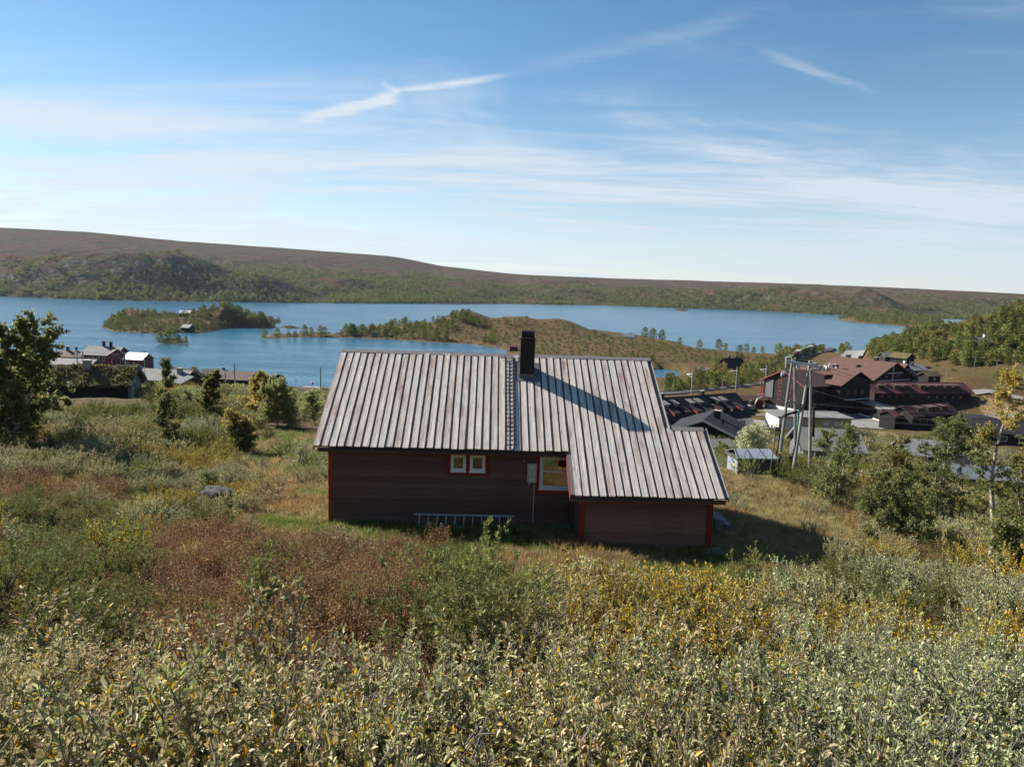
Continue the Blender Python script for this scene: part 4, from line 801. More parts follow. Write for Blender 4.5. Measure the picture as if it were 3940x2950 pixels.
def near_house(x, y, pad=0.0):
    lx = x * math.cos(HYAW) + (y - 24) * math.sin(HYAW); ly = -x * math.sin(HYAW) + (y - 24) * math.cos(HYAW)
    return ((lx > -6.6 - pad) & (lx < 7.1 + pad) & (ly > .1 - pad) & (ly < 9.2 + pad)) | ((lx > 2.1 - pad) & (lx < 7.1 + pad) & (ly > -1.6 - pad) & (ly < 4))
KEEP_OUT = []                                     # (x, y, radius) kept free of shrubs
def clear(x, y):
    ok = ~near_house(x, y)
    for a, b, c in KEEP_OUT: ok &= np.hypot(x - a, y - b) > c
    return ok

# ------------------------------------------------------------------ other buildings
def roofing(name, c, course=0.35, rough=0.8, metal=0.0, axis=1):
    """sheet or tile roof: rows of courses with uneven tone"""
    m, nt, N, L, p = mat(name); tc = N.new('ShaderNodeTexCoord'); w = N.new('ShaderNodeTexWave'); w.wave_type = 'BANDS'; w.bands_direction = 'XYZ'[axis]; w.wave_profile = 'SAW'; w.inputs['Scale'].default_value = 1 / course / 2 / math.pi * 3.14; w.inputs['Distortion'].default_value = .3; L.new(tc.outputs['Object'], w.inputs[0])
    n = nnode(N, L, tc.outputs['Object'], .9, 6, .65); n2 = nnode(N, L, tc.outputs['Object'], 7, 3, .6)
    col = mixcol(N, L, mrange(N, L, n, .3, .7), tuple(q * .72 for q in c), tuple(q * 1.25 for q in c)); col = mixcol(N, L, mrange(N, L, n2, .5, .8, 0, .5), col, tuple(q * .55 for q in c)); col = mixcol(N, L, mrange(N, L, w.outputs[0], .8, 1, 0, .45), col, tuple(q * .4 for q in c))
    L.new(col, p.inputs['Base Color']); p.inputs['Roughness'].default_value = rough; p.inputs['Metallic'].default_value = metal; p.inputs['Specular IOR Level'].default_value = .3; bump(N, L, p, w.outputs[0], .4, .03); return m
B_BLACK = stained('black_stain', (0.014, 0.013, 0.014)); B_DBROWN = stained('dark_brown_boards', (0.028, 0.020, 0.018)); B_RED = stained('red_boards', (0.15, 0.028, 0.026)); B_YEL = painted('pale_yellow_render', (0.42, 0.36, 0.18), .9); B_WHITE = painted('white_render', (0.60, 0.60, 0.58), .85, .08); B_TEAL = stained('grey_green_boards', (0.10, 0.125, 0.125)); B_GREY = stained('grey_boards', (0.16, 0.16, 0.165)); B_REDFR = painted('red_window_frame', (0.22, 0.032, 0.034), .6)
R_BLACK = roofing('black_felt_roof', (0.018, 0.018, 0.021), .5); R_BROWNRED = roofing('brown_red_tile_roof', (0.098, 0.050, 0.041), .4); R_DKRED = roofing('dark_red_tile_roof', (0.10, 0.032, 0.034), .4); R_BROWN = roofing('dark_brown_roof', (0.085, 0.052, 0.045), .4); R_GREY = roofing('grey_sheet_roof', (0.17, 0.167, 0.165), .5); R_LGREY = roofing('pale_grey_roof', (0.19, 0.193, 0.2), .5); R_SLATE = roofing('lichen_slate_roof', (0.17, 0.175, 0.16), .45); R_SHINE = roofing('pale_metal_roof', (0.62, 0.62, 0.62), .5, .42, .5); R_BLUE = roofing('blue_grey_metal_roof', (0.10, 0.118, 0.14), .8, .9, .0, 0); R_RUST = roofing('faded_red_roof', (0.13, 0.066, 0.055), .4)
def turf_mat():
    m, nt, N, L, p = mat('turf'); tc = N.new('ShaderNodeTexCoord'); n = nnode(N, L, tc.outputs['Object'], 1.4, 6, .7); col = mixcol(N, L, mrange(N, L, n, .35, .65), (.05, .05, .018), (.13, .095, .035)); L.new(col, p.inputs['Base Color']); p.inputs['Roughness'].default_value = 1; bump(N, L, p, n, 1, .3); return m
B_TURF = turf_mat()
def rot2(x, y, a): return x * math.cos(a) - y * math.sin(a), x * math.sin(a) + y * math.cos(a)
SITES = []
class House:
    """gabled building: local x along the ridge, -y towards the viewer; anchor (lx, ly) of the footprint stands at a photograph position"""
    def __init__(s, name, label, cat, L, W, eave, rise, yaw, at, anchor=(0, 0), wall=None, roof=None, ov=.45, base=0.0, group=None, rt=.16, trim=None, found=None, turf=False, flat=False, dist=None):
        yaw = R(yaw); w = atz(*at) if dist is None else atd(at[0], at[1], dist); dx, dy = rot2(anchor[0], anchor[1], yaw); s.L, s.W, s.eave, s.rise = L, W, eave, rise; s.o = thing(name, label, cat, (w[0] - dx, w[1] - dy, at[2]), yaw, group); SITES.append((w[0] - dx, w[1] - dy, max(L, W) * .5 + 1)); KEEP_OUT.append((w[0] - dx, w[1] - dy, max(L, W) * .55 + 1.5)); s.wm = wall; s.rm = roof
        b = MB(); h = L / 2; k = W / 2
        if flat: b.box(-h, h, -k, k, -2, eave)
        else: b.prism([(-k, -2), (k, -2), (k, eave), (0, eave + rise), (-k, eave)], 'x', -h, h)
        s.wall = b.build('wall', wall, s.o); sl = rise / k if k else 0; s.sl = sl; rz = eave + rise + rt * .5; ez = eave - ov * sl + rt * .5; y1 = k + ov; x1 = h + ov
        if flat: MB().box(-x1, x1, -y1, y1, eave + .002, eave + .28).build('roof', roof, s.o)
        else:
            t = MB(); t.slab((-x1, -y1, ez + rt), (x1, -y1, ez + rt), (x1, 0, rz + rt), (-x1, 0, rz + rt), rt); t.slab((-x1, .002, rz + rt), (x1, .002, rz + rt), (x1, y1, ez + rt), (-x1, y1, ez + rt), rt); s.roof = t.build('roof', roof, s.o)
            if trim:
                for sx in (-1, 1):
                    for sy in (-1, 1):
                        q = MB(); xa, xb = sorted((sx * (x1 + .004), sx * (x1 + .05))); q.hexa([(xa, sy * y1, ez - .12), (xb, sy * y1, ez - .12), (xb, sy * .01, rz - .12), (xa, sy * .01, rz - .12), (xa, sy * y1, ez + rt + .05), (xb, sy * y1, ez + rt + .05), (xb, sy * .01, rz + rt + .05), (xa, sy * .01, rz + rt + .05)]); q.build('barge_board', trim, s.roof)
        s.ez = ez
        if found: MB().box(-h - .03, h + .03, -k - .03, k + .03, -2, base or .4).build('foundation', found, s.o)
    def win(s, side, a, z, w=1.0, h=1.2, fm=None, n=1, step=0, fr=.1, name='window', pane=None):
        """side f b l r; a: position along the wall"""
        for i in range(n):
            p = a + i * step; b = MB(); h2, w2 = h / 2, w / 2
            for (u0, u1, v0, v1) in ((-w2, w2, h2 - fr, h2), (-w2, w2, -h2, -h2 + fr), (-w2, -w2 + fr, -h2 + fr, h2 - fr), (w2 - fr, w2, -h2 + fr, h2 - fr)): b.box(u0, u1, -.07, 0.02, v0, v1)
            loc, rz = {'f': ((p, -s.W / 2, z), 0), 'b': ((p, s.W / 2, z), math.pi), 'l': ((-s.L / 2, -p, z), -math.pi / 2), 'r': ((s.L / 2, p, z), math.pi / 2)}[side]
            o = b.build(name, fm or M_WHITE, s.o, loc, (0, 0, rz)); MB().box(-w2 + fr, w2 - fr, -.035, .01, -h2 + fr, h2 - fr).build('pane', pane or M_FGLASS, o)
        return s
    def door(s, side, a, w=1.0, h=2.0, m=None):
        loc, rz = {'f': ((a, -s.W / 2, 0), 0), 'l': ((-s.L / 2, -a, 0), -math.pi / 2), 'r': ((s.L / 2, a, 0), math.pi / 2)}[side]; MB().box(-w / 2, w / 2, -.06, .02, .05, h).build('door', m or B_WHITE, s.o, loc, (0, 0, rz)); return s
    def chimney(s, x, y, w=.7, h=1.3, m=None, cap=True):
        z = s.eave + s.rise - abs(y) * s.sl; c = MB().box(x - w / 2, x + w / 2, y - w / 2, y + w / 2, z - .5, z + h + .3).build('chimney', m or M_DARKMETAL, s.o)
        if cap: MB().box(x - w * .6, x + w * .6, y - w * .6, y + w * .6, z + h + .302, z + h + .4).build('cap', M_CONC, c)
        return s
    def dormer(s, x, y0, w=1.5, h=1.1, roof=None, wall=None, fm=None, slope=.12, up=None):
        """shed dormer whose face stands at y0 on the front slope"""
        zb = s.eave + s.rise + y0 * s.sl; zt = zb + h + .15; d = (h + .2) / max(s.sl - slope, .12); d = min(d, -y0 - .05); b = MB(); b.add([(x - w / 2, y0, zb), (x + w / 2, y0, zb), (x + w / 2, y0, zt), (x - w / 2, y0, zt), (x - w / 2, y0 + d, zb + d * s.sl - .1), (x + w / 2, y0 + d, zb + d * s.sl - .1), (x - w / 2, y0 + d, zt + d * slope), (x + w / 2, y0 + d, zt + d * slope)], [(0, 1, 2, 3), (0, 3, 6, 4), (1, 5, 7, 2), (3, 2, 7, 6), (4, 6, 7, 5), (0, 4, 5, 1)])
        o = b.build('dormer', wall or s.wm, s.o); MB().slab((x - w / 2 - .2, y0 - .35, zt + .05 - .35 * slope), (x + w / 2 + .2, y0 - .35, zt + .05 - .35 * slope), (x + w / 2 + .2, y0 + d, zt + .05 + d * slope), (x - w / 2 - .2, y0 + d, zt + .05 + d * slope), .09).build('dormer_roof', roof or s.rm, o)
        q = MB(); w2 = w * .36; z0, z1 = zb + .3, zt - .12; q.box(x - w2, x + w2, y0 - .05, y0 + .01, z1 - .08, z1); q.box(x - w2, x + w2, y0 - .05, y0 + .01, z0, z0 + .08); q.box(x - w2, x - w2 + .08, y0 - .05, y0 + .01, z0 + .08, z1 - .08); q.box(x + w2 - .08, x + w2, y0 - .05, y0 + .01, z0 + .08, z1 - .08); q.box(x - w2 + .08, x + w2 - .08, y0 - .02, y0 + .005, z0 + .08, z1 - .08, 1); q.build('dormer_window', [fm or M_WHITE, M_FGLASS], o); return s

# --- right: the hotel hamlet
b1 = House('row_lodge', 'long black lodge with two rows of dormers and white ground floor behind the cabin roof', 'lodge', 32, 11, 3.3, 3.7, 31, (2888, 1645, 6.2), (16, -5.5), B_BLACK, R_BLACK, .7)
MB().box(-16.04, 16.04, -5.55, 5.55, -2, 2.3).build('ground_floor', B_WHITE, b1.o)
for i in range(10): MB().box(13.2 - i * 3 - .75, 13.2 - i * 3 + .75, -5.64, -5.56, .75, 2.0).build('window', M_FGLASS, b1.o)
for i in range(9): b1.dormer(13.4 - i * 3.3, -4.9, 1.3, .95, R_BLACK, B_BLACK if i % 2 else B_REDFR, B_DBROWN, .30)
for i, x in enumerate((12.0, 9.6, 4.4, 2.0, -2.8, -5.4, -10)): b1.dormer(x - 1.5, -2.4, 1.2, .7, R_GREY, B_DBROWN, None, .28)
b1.chimney(6.0, .3, .8, 1.0).chimney(-6, .3, .7, 1.0)
b2 = House('dark_house', 'dark house with white barge boards in front of the black row lodge', 'house', 11, 11, 2.4, 2.2, 65, (2702, 1700, 11.2), (-5.5, 0), B_BLACK, R_BLACK, .6, trim=B_WHITE, dist=113); b2.o.location.z = 11.0
b2.win('l', 3.0, 1.3, .9, 1.0, B_BLACK).win('l', -3, 1.3, 1, 1).chimney(.5, -1.2, 1.0, 1.1).chimney(-2.5, -2.6, .3, .9, M_DARKMETAL, False)
c1 = House('tool_shed', 'tiny shed with grey corrugated roof beside the dark white-trimmed house', 'shed', 3.2, 2.6, 2.0, .5, 14, (2746, 1740, 16.0), (0, 0), B_BLACK, R_GREY, .25, dist=76); c1.o.location.z = 17.6
h1 = House('hotel_wing', 'tall black hotel block whose gable has red framed windows', 'hotel', 24, 15, 8.2, 3.4, 25, (3087, 1597, 3.2), (-12, -7.5), B_BLACK, R_BROWN, .9, trim=B_REDFR, found=B_WHITE, base=1.2)
for y, z in ((-1.5, 2.4), (-1.5, 4.9), (-1.5, 7.2), (2.2, 4.9), (2.2, 7.2), (-1.5, 9.2)): h1.win('l', y, z, 1.3, 1.5, B_REDFR, fr=.16)
for y, z in ((-5.2, 2.4), (-5.2, 4.9), (-5.2, 7.2)): h1.win('l', y, z, 1.6, 1.5, B_REDFR, fr=.16)
MB().box(-12.25, -12.0, 3.9, 6.9, 3.2, 8.6).build('grey_slate_panel', B_GREY, h1.o); MB().box(-12.22, -12.0, 4.2, 6.6, 8.9, 9.6).build('gable_window', M_FGLASS, h1.o)
for y in (7.3, 8.2): MB().box(-12.6, -12.35, y, y + .25, -1, 8.4).build('red_post', B_REDFR, h1.o)
h1.win('f', -8, 6.6, 1.5, 1.4, B_REDFR, 5, 3.6).win('f', -8, 3.6, 1.5, 1.4, B_REDFR, 5, 3.6)
h1.dormer(0, -5.2, 4.2, 1.5, R_RUST, B_BLACK, B_REDFR, .1).chimney(8, 0, 1.2, 1.2).chimney(2, 0, .5, .8).chimney(4.5, -1.5, .35, .8, M_ALU, False).chimney(6, -2, .35, .8, M_ALU, False)
MB().box(-11, 6, -10.5, -7.52, 2.4, 2.7).build('terrace', B_DBROWN, h1.o); MB().box(-11, 6, -10.5, -10.42, 3.5, 3.58).build('terrace_rail', M_STEEL, h1.o)
for i in range(7): MB().box(-11 + i * 2.8, -10.92 + i * 2.8, -10.5, -10.42, 2.7, 3.5).build('rail_post', M_STEEL, h1.o)
pz = House('entrance_porch', 'low porch with brown roof at the foot of the tall hotel gable', 'porch', 9, 4, 2.6, .9, 25, (2945, 1570, 3.2), (4.5, -2), B_RED, R_RUST, .5)
h2 = House('hotel_wing', 'middle hotel block with brown-red roof and open timber gable', 'hotel', 19, 13, 9.2, 3.2, -62, (3287, 1540, 3.0), (9.5, 0), B_BLACK, R_BROWNRED, 1.2, dist=200); h2.o.location.z = 3.0
h2.win('r', -3, 6.5, 1.6, 1.6, B_DBROWN, 3, 3).win('r', -3, 3.4, 1.6, 1.6, B_DBROWN, 3, 3).win('f', -4, 6.4, 2.0, 2.2, B_DBROWN, 4, 3).win('f', -4, 3, 2.0, 2.2, B_DBROWN, 4, 3); MB().box(10.1, 10.4, -5.0, 5.0, 4.6, 4.8).build('balcony', B_WHITE, h2.o); h2.chimney(-5, .5, 1.1, .9).chimney(-2, 1, .5, .8, M_ALU, False).chimney(0, -1, .4, .8, M_ALU, False).chimney(2, .8, .4, .7, M_ALU, False)
h3 = House('hotel_wing', 'largest hotel block with wide brown-red roof and balconied gable', 'hotel', 21, 22, 4.6, 5.4, -62, (3429, 1480, 5.0), (10.5, 0), B_BLACK, R_BROWNRED, 1.5, dist=237); h3.o.location.z = 5.0
for z, w in ((4.2, 17), (6.6, 8)):
    MB().box(11.4, 11.7, -w / 2, w / 2, z, z + .25).build('balcony', B_WHITE, h3.o)
h3.win('r', -6, 2.6, 1.8, 1.6, B_DBROWN, 5, 3).win('r', -3, 5.6, 1.6, 1.3, B_DBROWN, 3, 3).chimney(-7, .4, 1.2, 1.0).chimney(-2, .2, 1.0, 1.0).chimney(4, .2, 1.2, 1.0).chimney(1, -5, .8, .8)
MB().box(10.52, 10.9, -.15, .15, 1, 9.6).build('gable_post', B_WHITE, h3.o)
h4 = House('hotel_annex', 'long black annex with dark red roof and a row of flat dormers', 'hotel', 35, 8.6, 5.0, 2.5, 12, (3360, 1572, 2.6), (-17.5, -4.3), B_DBROWN, R_DKRED, .7, trim=B_DBROWN)
for i, x in enumerate((-14.5, -8.6, -5.6, .6, 3.6, 6.6, 9.9, 13.0)): h4.dormer(x, -3.2, 2.0, 1.35, R_BROWN, B_DBROWN, B_REDFR, .06)
h4.win('l', -1.5, 4.0, .8, 1.1, B_REDFR, 3, 1.4).win('l', -1.5, 1.4, .8, 1.1, B_REDFR, 3, 1.4).win('l', 0, 6.2, 1.6, .7, B_WHITE).win('f', -15, 3.9, .9, 1.0, B_REDFR, 5, 2.6).win('f', 2, 3.6, 1.1, 1.2, B_DBROWN, 5, 2.9).win('f', 2, 1.0, 1.1, 1.2, B_DBROWN, 5, 2.9)
for x in (-11.8, -11.2, 0.0, -2.5, 8.2): MB().box(x, x + .45, -1.6, -1.2, 6.2, 7.3).build('roof_vent', R_RUST, h4.o)
h5 = House('hotel_annex', 'front black annex with red tile roof and four dormers', 'hotel', 18, 6.0, 4.3, 1.9, 28, (3505, 1668, 3.6), (-9, -3), B_BLACK, R_DKRED, .6, trim=B_DBROWN)
for x in (-4.8, -.8, 1.2, 5.0): h5.dormer(x, -2.2, 1.8, 1.15, R_BROWN, B_DBROWN, B_DBROWN, .06)
h5.win('l', .5, 2.4, 1.2, 1.0, B_DBROWN).win('l', 0, 4.6, 1.2, .5, B_GREY).win('f', -6, 2.8, 1.0, 1.2, B_DBROWN, 5, 3)
h5b = House('black_shed', 'small black shed with red roof at the left end of the front annex', 'shed', 4.5, 4.2, 4.0, .9, 28, (3440, 1662, 3.6), (-2.2, -2.1), B_BLACK, R_DKRED, .4)
h6 = House('kitchen_wing', 'low flat-roofed black wing with railing on its roof in the hotel yard', 'building', 19, 5, 3.4, 0, -90, (3390, 1625, 3.2), (9.5, -2.5), B_BLACK, R_GREY, .25, flat=True); h6.win('f', -7, 2.0, 1.2, 1.1, B_REDFR, 6, 2.3).win('f', 6, 1.2, 2.4, 2.2, B_BLACK)
for zz in (3.95, 4.25): MB().box(-9.6, 9.6, -2.7, -2.64, zz, zz + .08).build('roof_rail', M_STEEL, h6.o)
MB().box(-9.5, 9.5, -2.56, -2.51, -1, .5).build('foundation', B_WHITE, h6.o)
h7 = House('grey_roof_house', 'house with pale grey roof on the slope behind the hotel', 'house', 10, 7.5, 5.0, 1.9, 15, (3562, 1478, 6.4), (5, -3.75), B_TEAL, R_LGREY, .5); h7.win('f', -1.5, 3.9, 2.6, .9, M_WHITE, 2, 4.2).win('f', 2.2, 1.6, 1, 1.2).chimney(-1, .5, .8, 1.0, B_WHITE).chimney(1.0, -1, .5, .8)
MB().box(-5.05, 5.05, -3.82, 3.82, -2, 2.0).build('lower_wall', B_GREY, h7.o)
h8 = House('red_roof_house', 'small house with faded red roof squeezed between hotel and grey-roofed house', 'house', 5, 5, 5.4, 1.6, -55, (3478, 1478, 6.4), (2.5, 0), B_DBROWN, R_RUST, .6)
h9 = House('turf_cabin', 'dark cabin with brown turf roof at the edge of the hillside wood', 'cabin', 7, 6, 2.4, 1.8, -60, (3500, 1402, 9.0), (3.5, 0), B_BLACK, B_TURF, .6, rt=.35); h9.win('r', 0, 1.2, .9, .9)
h10 = House('grey_roof_cabin', 'low cabin with pale grey roof left of the turf-roofed one', 'cabin', 8, 5, 2.2, 1.5, 10, (3468, 1392, 9.2), (4, -2.5), B_DBROWN, R_SLATE, .5)
h11 = House('turf_hut', 'small dark hut with grassy roof right of the grey-roofed house', 'hut', 5.5, 4, 2.0, 1.1, 20, (3616, 1470, 8.6), (2.7, -2), B_BLACK, B_TURF, .5, rt=.3); h11.win('f', 0, 1.1, .9, .8)
g = ground_at(3790, 1340); h12 = House('hillside_cabin', 'dark cabin with grey roof and white chimney among the trees on the hillside', 'cabin', 9, 5, 2.2, 1.6, 12, (3790, 1340, g[2] + .1), (0, -2.5), B_DBROWN, R_LGREY, .6, dist=g[1]); h12.chimney(2, .5, .8, 1.5, B_WHITE).win('f', -3, 1.4, 1.2, 1.0, None, 3, 3)
h13 = House('yellow_building', 'flat-roofed pale yellow building with white end behind the power mast', 'building', 15.6, 8, 3.3, 0, 0, (2994, 1662, 6.8), (-7.8, -4), B_YEL, R_GREY, .5, flat=True); MB().box(-7.85, -2.6, -4.06, 4.06, -2, 3.3).build('white_wall', B_WHITE, h13.o); h13.win('f', -1.3, 2.2, 1.0, .8, B_WHITE, pane=B_WHITE).win('f', -1.3, .7, 1.0, .8, B_WHITE, pane=B_WHITE).win('f', 2.4, 2.2, 1.2, .8, B_WHITE, 2, 2.4, pane=B_WHITE).win('r', 0, 1.8, 1.0, 1.2)
h14 = House('slate_roof_house', 'grey house with lichen-covered slate roof just behind the power mast', 'house', 6.8, 6.8, 2.5, 1.9, -8, (3086, 1803, 15.0), (-3.4, -3.4), B_GREY, R_SLATE, .5, trim=B_GREY); h14.win('l', 0, 1.4, 1.0, 1.1).win('f', 0, 1.4, 1, 1.1, None, 2, 2.2)
h15 = House('black_roof_house', 'brown house with wide black roof at the lower right edge of the hamlet', 'house', 14, 8.5, 2.6, 1.9, -14, (3870, 1715, 7.6), (0, -4.25), B_DBROWN, R_BLACK, .7); h15.chimney(3, .4, .8, .8, M_CONC).win('f', -4, 1.4, 1.3, 1.1, None, 3, 3.4)
h16 = House('terrace_building', 'low flat black building behind the black-roofed house', 'building', 11, 5, 2.2, 0, 5, (3676, 1640, 3.0), (-5.5, -2.5), B_BLACK, R_BLACK, .4, flat=True)
h17 = House('grey_cabin', 'cabin with pale grey roof half hidden by the two-stemmed birch', 'cabin', 8.5, 7, 2.4, 1.8, -12, (3600, 1775, 9.2), (0, -3.5), B_DBROWN, R_LGREY, .5, dist=112); h17.o.location.z = H1(h17.o.location.x, h17.o.location.y) - .2; h17.win('f', -2, 1.3, 1, 1, None, 2, 3); MB().box(-8.5, -4.4, -4.5, -1.5, .9, 1.1).build('deck', B_GREY, h17.o)
h18 = House('window_hut', 'small brown hut with a white window beside the golden birch', 'hut', 3.5, 3, 2.1, .8, -8, (3740, 1722, 9.0), (0, -1.5), B_DBROWN, R_BLACK, .4, dist=105); h18.o.location.z = H1(h18.o.location.x, h18.o.location.y) - .1; h18.win('f', 0, 1.2, .9, 1.0)
h19 = House('blue_roof_garage', 'low garage with blue-grey metal roof behind the yellow-topped birch', 'garage', 7, 5, 1.9, .7, -6, (3815, 1835, 16.0), (0, -2.5), B_GREY, R_BLUE, .3, dist=66); h19.o.location.z = H1(h19.o.location.x, h19.o.location.y) - .2
# --- the peninsula and islands
h20 = House('white_cabin', 'white cabin with slate blue roof on the brown moor of the peninsula', 'cabin', 8, 6, 2.5, 1.8, -18, (2416, 1310, 2.6), (0, -3), B_WHITE, R_BLUE, .5); h20.win('f', -2, 1.4, 1, 1, None, 3, 2).win('l', 0, 1.4, 1, 1).chimney(1, .3, .6, .8)
h21 = House('red_cottage', 'dark red cottage with black roof among birches by the railway', 'cottage', 8.5, 7, 3.0, 3.0, 20, (2832, 1436, 2.6), (0, -3.5), B_RED, R_BLACK, .6); h21.win('l', 0, 3.2, 1, 1).win('f', -2, 1.6, 1, 1.1, None, 2, 4).chimney(-1.5, 0, .7, 1.0).chimney(2, 0, .7, 1.0)
h22 = House('grey_shed', 'small shed with pale grey roof left of the red cottage', 'shed', 4.6, 3.2, 2.0, .9, -14, (2700, 1444, 2.4), (0, -1.6), B_DBROWN, R_LGREY, .3)
h23 = House('bay_hut', 'tiny hut with faded red roof where the bay ends', 'hut', 4.5, 3.5, 1.8, .9, 5, (1977, 1347, 1.4), (0, -1.7), B_DBROWN, R_RUST, .3)
h24 = House('island_cabin', 'cabin with gleaming pale roof on top of the wooded island', 'cabin', 7.5, 5.5, 2.4, 1.6, 8, (712, 1222, 6.4), (0, -2.7), B_DBROWN, R_SHINE, .5, dist=520); h24.chimney(-1.5, 0, .6, .8); h24.o.location.z = ISL['big'][1](np.array([h24.o.location.x]), np.array([h24.o.location.y]))[0] + .3
h25 = House('island_boathouse', 'grey boathouse low on the near shore of the wooded island', 'boathouse', 6.5, 5, 2.0, 1.8, -20, (712, 1272, 1.2), (0, -2.5), B_BLACK, R_LGREY, .4)
h26 = House('spit_hut', 'small grey hut in the trees on the peninsula spit', 'hut', 4, 3, 2.2, .8, 0, (1444, 1294, 1.2), (0, -1.5), B_GREY, R_BLACK, .3); h26.win('f', 0, 1.2, 1.6, .8)
# --- left: station and lakeside
t1 = House('turf_roof_cabin', 'dark cabin with mossy turf roof and grey concrete chimney at the left', 'cabin', 11, 5.6, 2.0, 1.75, 13, (493, 1550, 21.0), (5.5, -2.8), B_BLACK, B_TURF, .55, rt=.3, trim=B_GREY); MB().box(5.505, 5.56, -2.78, 2.78, -1, 1.9).prism([(-2.6, 1.902), (2.6, 1.902), (0, 3.6)], 'x', 5.505, 5.55).build('gable_cladding', B_TEAL, t1.o); t1.chimney(.6, -.5, .75, 1.0, M_CONC)
for y, z, w, h in ((-1.2, 1.0, .8, 1.2), (-.2, 2.6, .6, .8)):
    b = MB().box(5.56, 5.62, y - w / 2, y + w / 2, z - h / 2, z + h / 2).build('window', M_WHITE, t1.o); MB().box(5.622, 5.63, y - w / 2 + .1, y - .03, z - h / 2 + .1, z + h / 2 - .1).build('pane', M_FGLASS, b); MB().box(5.622, 5.63, y + .03, y + w / 2 - .1, z - h / 2 + .1, z + h / 2 - .1).build('pane', M_FGLASS, b)
def turf_tufts(hs, n=5200):
    r = np.random.default_rng(12); x1, y1 = hs.L / 2 + .5, hs.W / 2 + .5; X = r.uniform(-x1, x1, n); Y = r.uniform(-y1, .6, n); Z = hs.eave + hs.rise - np.abs(Y) * hs.sl + .36 + .18 * fbm(X, Y, .9, 3, 3); P = Plant(); ln = r.uniform(.16, .42, n) * (1 + fbm(X, Y, .8, 2, 5)); P.leaves(np.stack([X, Y, Z - .05], 1), rdir(r, n) + np.array([0, -.3, 1.0]), rdir(r, n), ln, ln * .4, pal(r, n, [(.10, .105, .03), (.16, .125, .045), (.06, .065, .02), (.19, .16, .055)], [4, 3, 3, 1], .3)); o = link('turf', P.mesh('turf', [M_GRASSB]), hs.o); o['kind'] = 'stuff'
turf_tufts(t1)
for q_ in ((-44, 77), (-48, 78), (-52, 79), (-43, 72), (-48, 73), (-41, 79), (-40, 67), (-45, 68), (-50, 75), (-38, 72)): KEEP_OUT.append((q_[0], q_[1], 3.5))
s1 = House('station_building', 'dark red station building with grey roof and two tall chimneys by the lake', 'station', 13, 9, 4.2, 2.6, -6, (318, 1405, 2.0), (-6.5, -4.5), B_RED, R_GREY, .7); s1.win('f', -4.5, 2.6, 1, 1.2, None, 5, 2.2).chimney(-1.0, .2, .8, 2.0, B_RED).chimney(2.2, -.3, .8, 2.0, M_DARKMETAL).door('f', 4.6)
s1b = House('station_wing', 'red gabled cross wing at the right end of the station building', 'station', 7, 6, 4.2, 2.2, -60, (452, 1410, 2.0), (3.5, 0), B_RED, R_GREY, .6); s1b.win('r', 0, 4.4, .9, 1).win('r', -1.4, 2, .9, 1.1, None, 2, 2.8)
s2 = House('freight_shed', 'red shed with gleaming white metal roof right of the station', 'shed', 7.5, 6.5, 3.2, 2.0, -8, (548, 1418, 2.0), (3.75, -3.25), B_RED, R_SHINE, .4); s2.win('f', -2, 1.6, .8, .9, None, 2, 2.4)
s3 = House('waiting_hall', 'low red building with dark roof left of the station', 'building', 10, 6, 2.6, 1.8, -4, (262, 1398, 1.8), (0, -3), B_RED, R_RUST, .5); s3.chimney(-2, 0, .8, 1.4).chimney(1.5, 0, .6, 1.4)
s4 = House('goods_shed', 'long shed with pale grey roof in front of the low red building', 'shed', 17, 7, 2.6, 1.6, -3, (255, 1432, 2.4), (0, -3.5), B_DBROWN, R_LGREY, .5)
s5 = House('corrugated_house', 'brown house with long grey corrugated roof below the gravel yard', 'house', 10.5, 7, 2.5, 1.7, -9, (660, 1512, 12.0), (3.0, -3.5), B_DBROWN, R_GREY, .5); s5.win('f', -1.0, 1.3, 1.1, 1.0, None, 2, 2.6).chimney(3.4, -1.0, .9, .9, M_CONC)
s6 = House('metal_roof_shed', 'shed with shiny blue-grey roof right of the corrugated house', 'shed', 4, 5, 2.3, 1.2, -40, (728, 1512, 12.0), (0, 0), B_RED, R_BLUE, .4)
s7 = House('dark_barn', 'small barn with black roof beside the gravel yard', 'barn', 6, 5, 2.0, 1.6, -10, (700, 1465, 2.2), (0, -2.5), B_BLACK, R_BLACK, .4)
s8 = House('boathouse', 'long boathouse with dark brown roof at the lakeshore', 'boathouse', 13.5, 8, 2.2, 2.0, -10, (948, 1488, 1.6), (6.2, -4), B_BLACK, R_BROWN, .6); s8.chimney(-4.5, .5, .7, 1.0, M_STEEL).win('f', 0, 1.2, 1, .8, B_DBROWN, 2, 3)
s9 = House('lakeside_hut', 'narrow black hut with pointed roof left of the jetty', 'hut', 3.2, 3.6, 3.0, 1.0, -70, (1070, 1490, 1.6), (1.6, 0), B_BLACK, R_BLACK, .35); s9.win('r', 0, 1.5, .6, 1.0, B_BLACK)
s10 = House('shore_shed', 'low shed with black roof at the water behind the boathouse', 'shed', 6, 4, 1.8, 1.2, -6, (803, 1458, 1.2), (0, -2), B_BLACK, R_BLACK, .3)
s11 = House('red_garage', 'small red garage with pale roof beside the railway at the left', 'garage', 4.2, 4.5, 1.9, 1.2, -70, (736, 1487, 6.0), (2, 0), B_RED, R_RUST, .4, dist=178); s11.o.location.z = H1(s11.o.location.x, s11.o.location.y) - .1

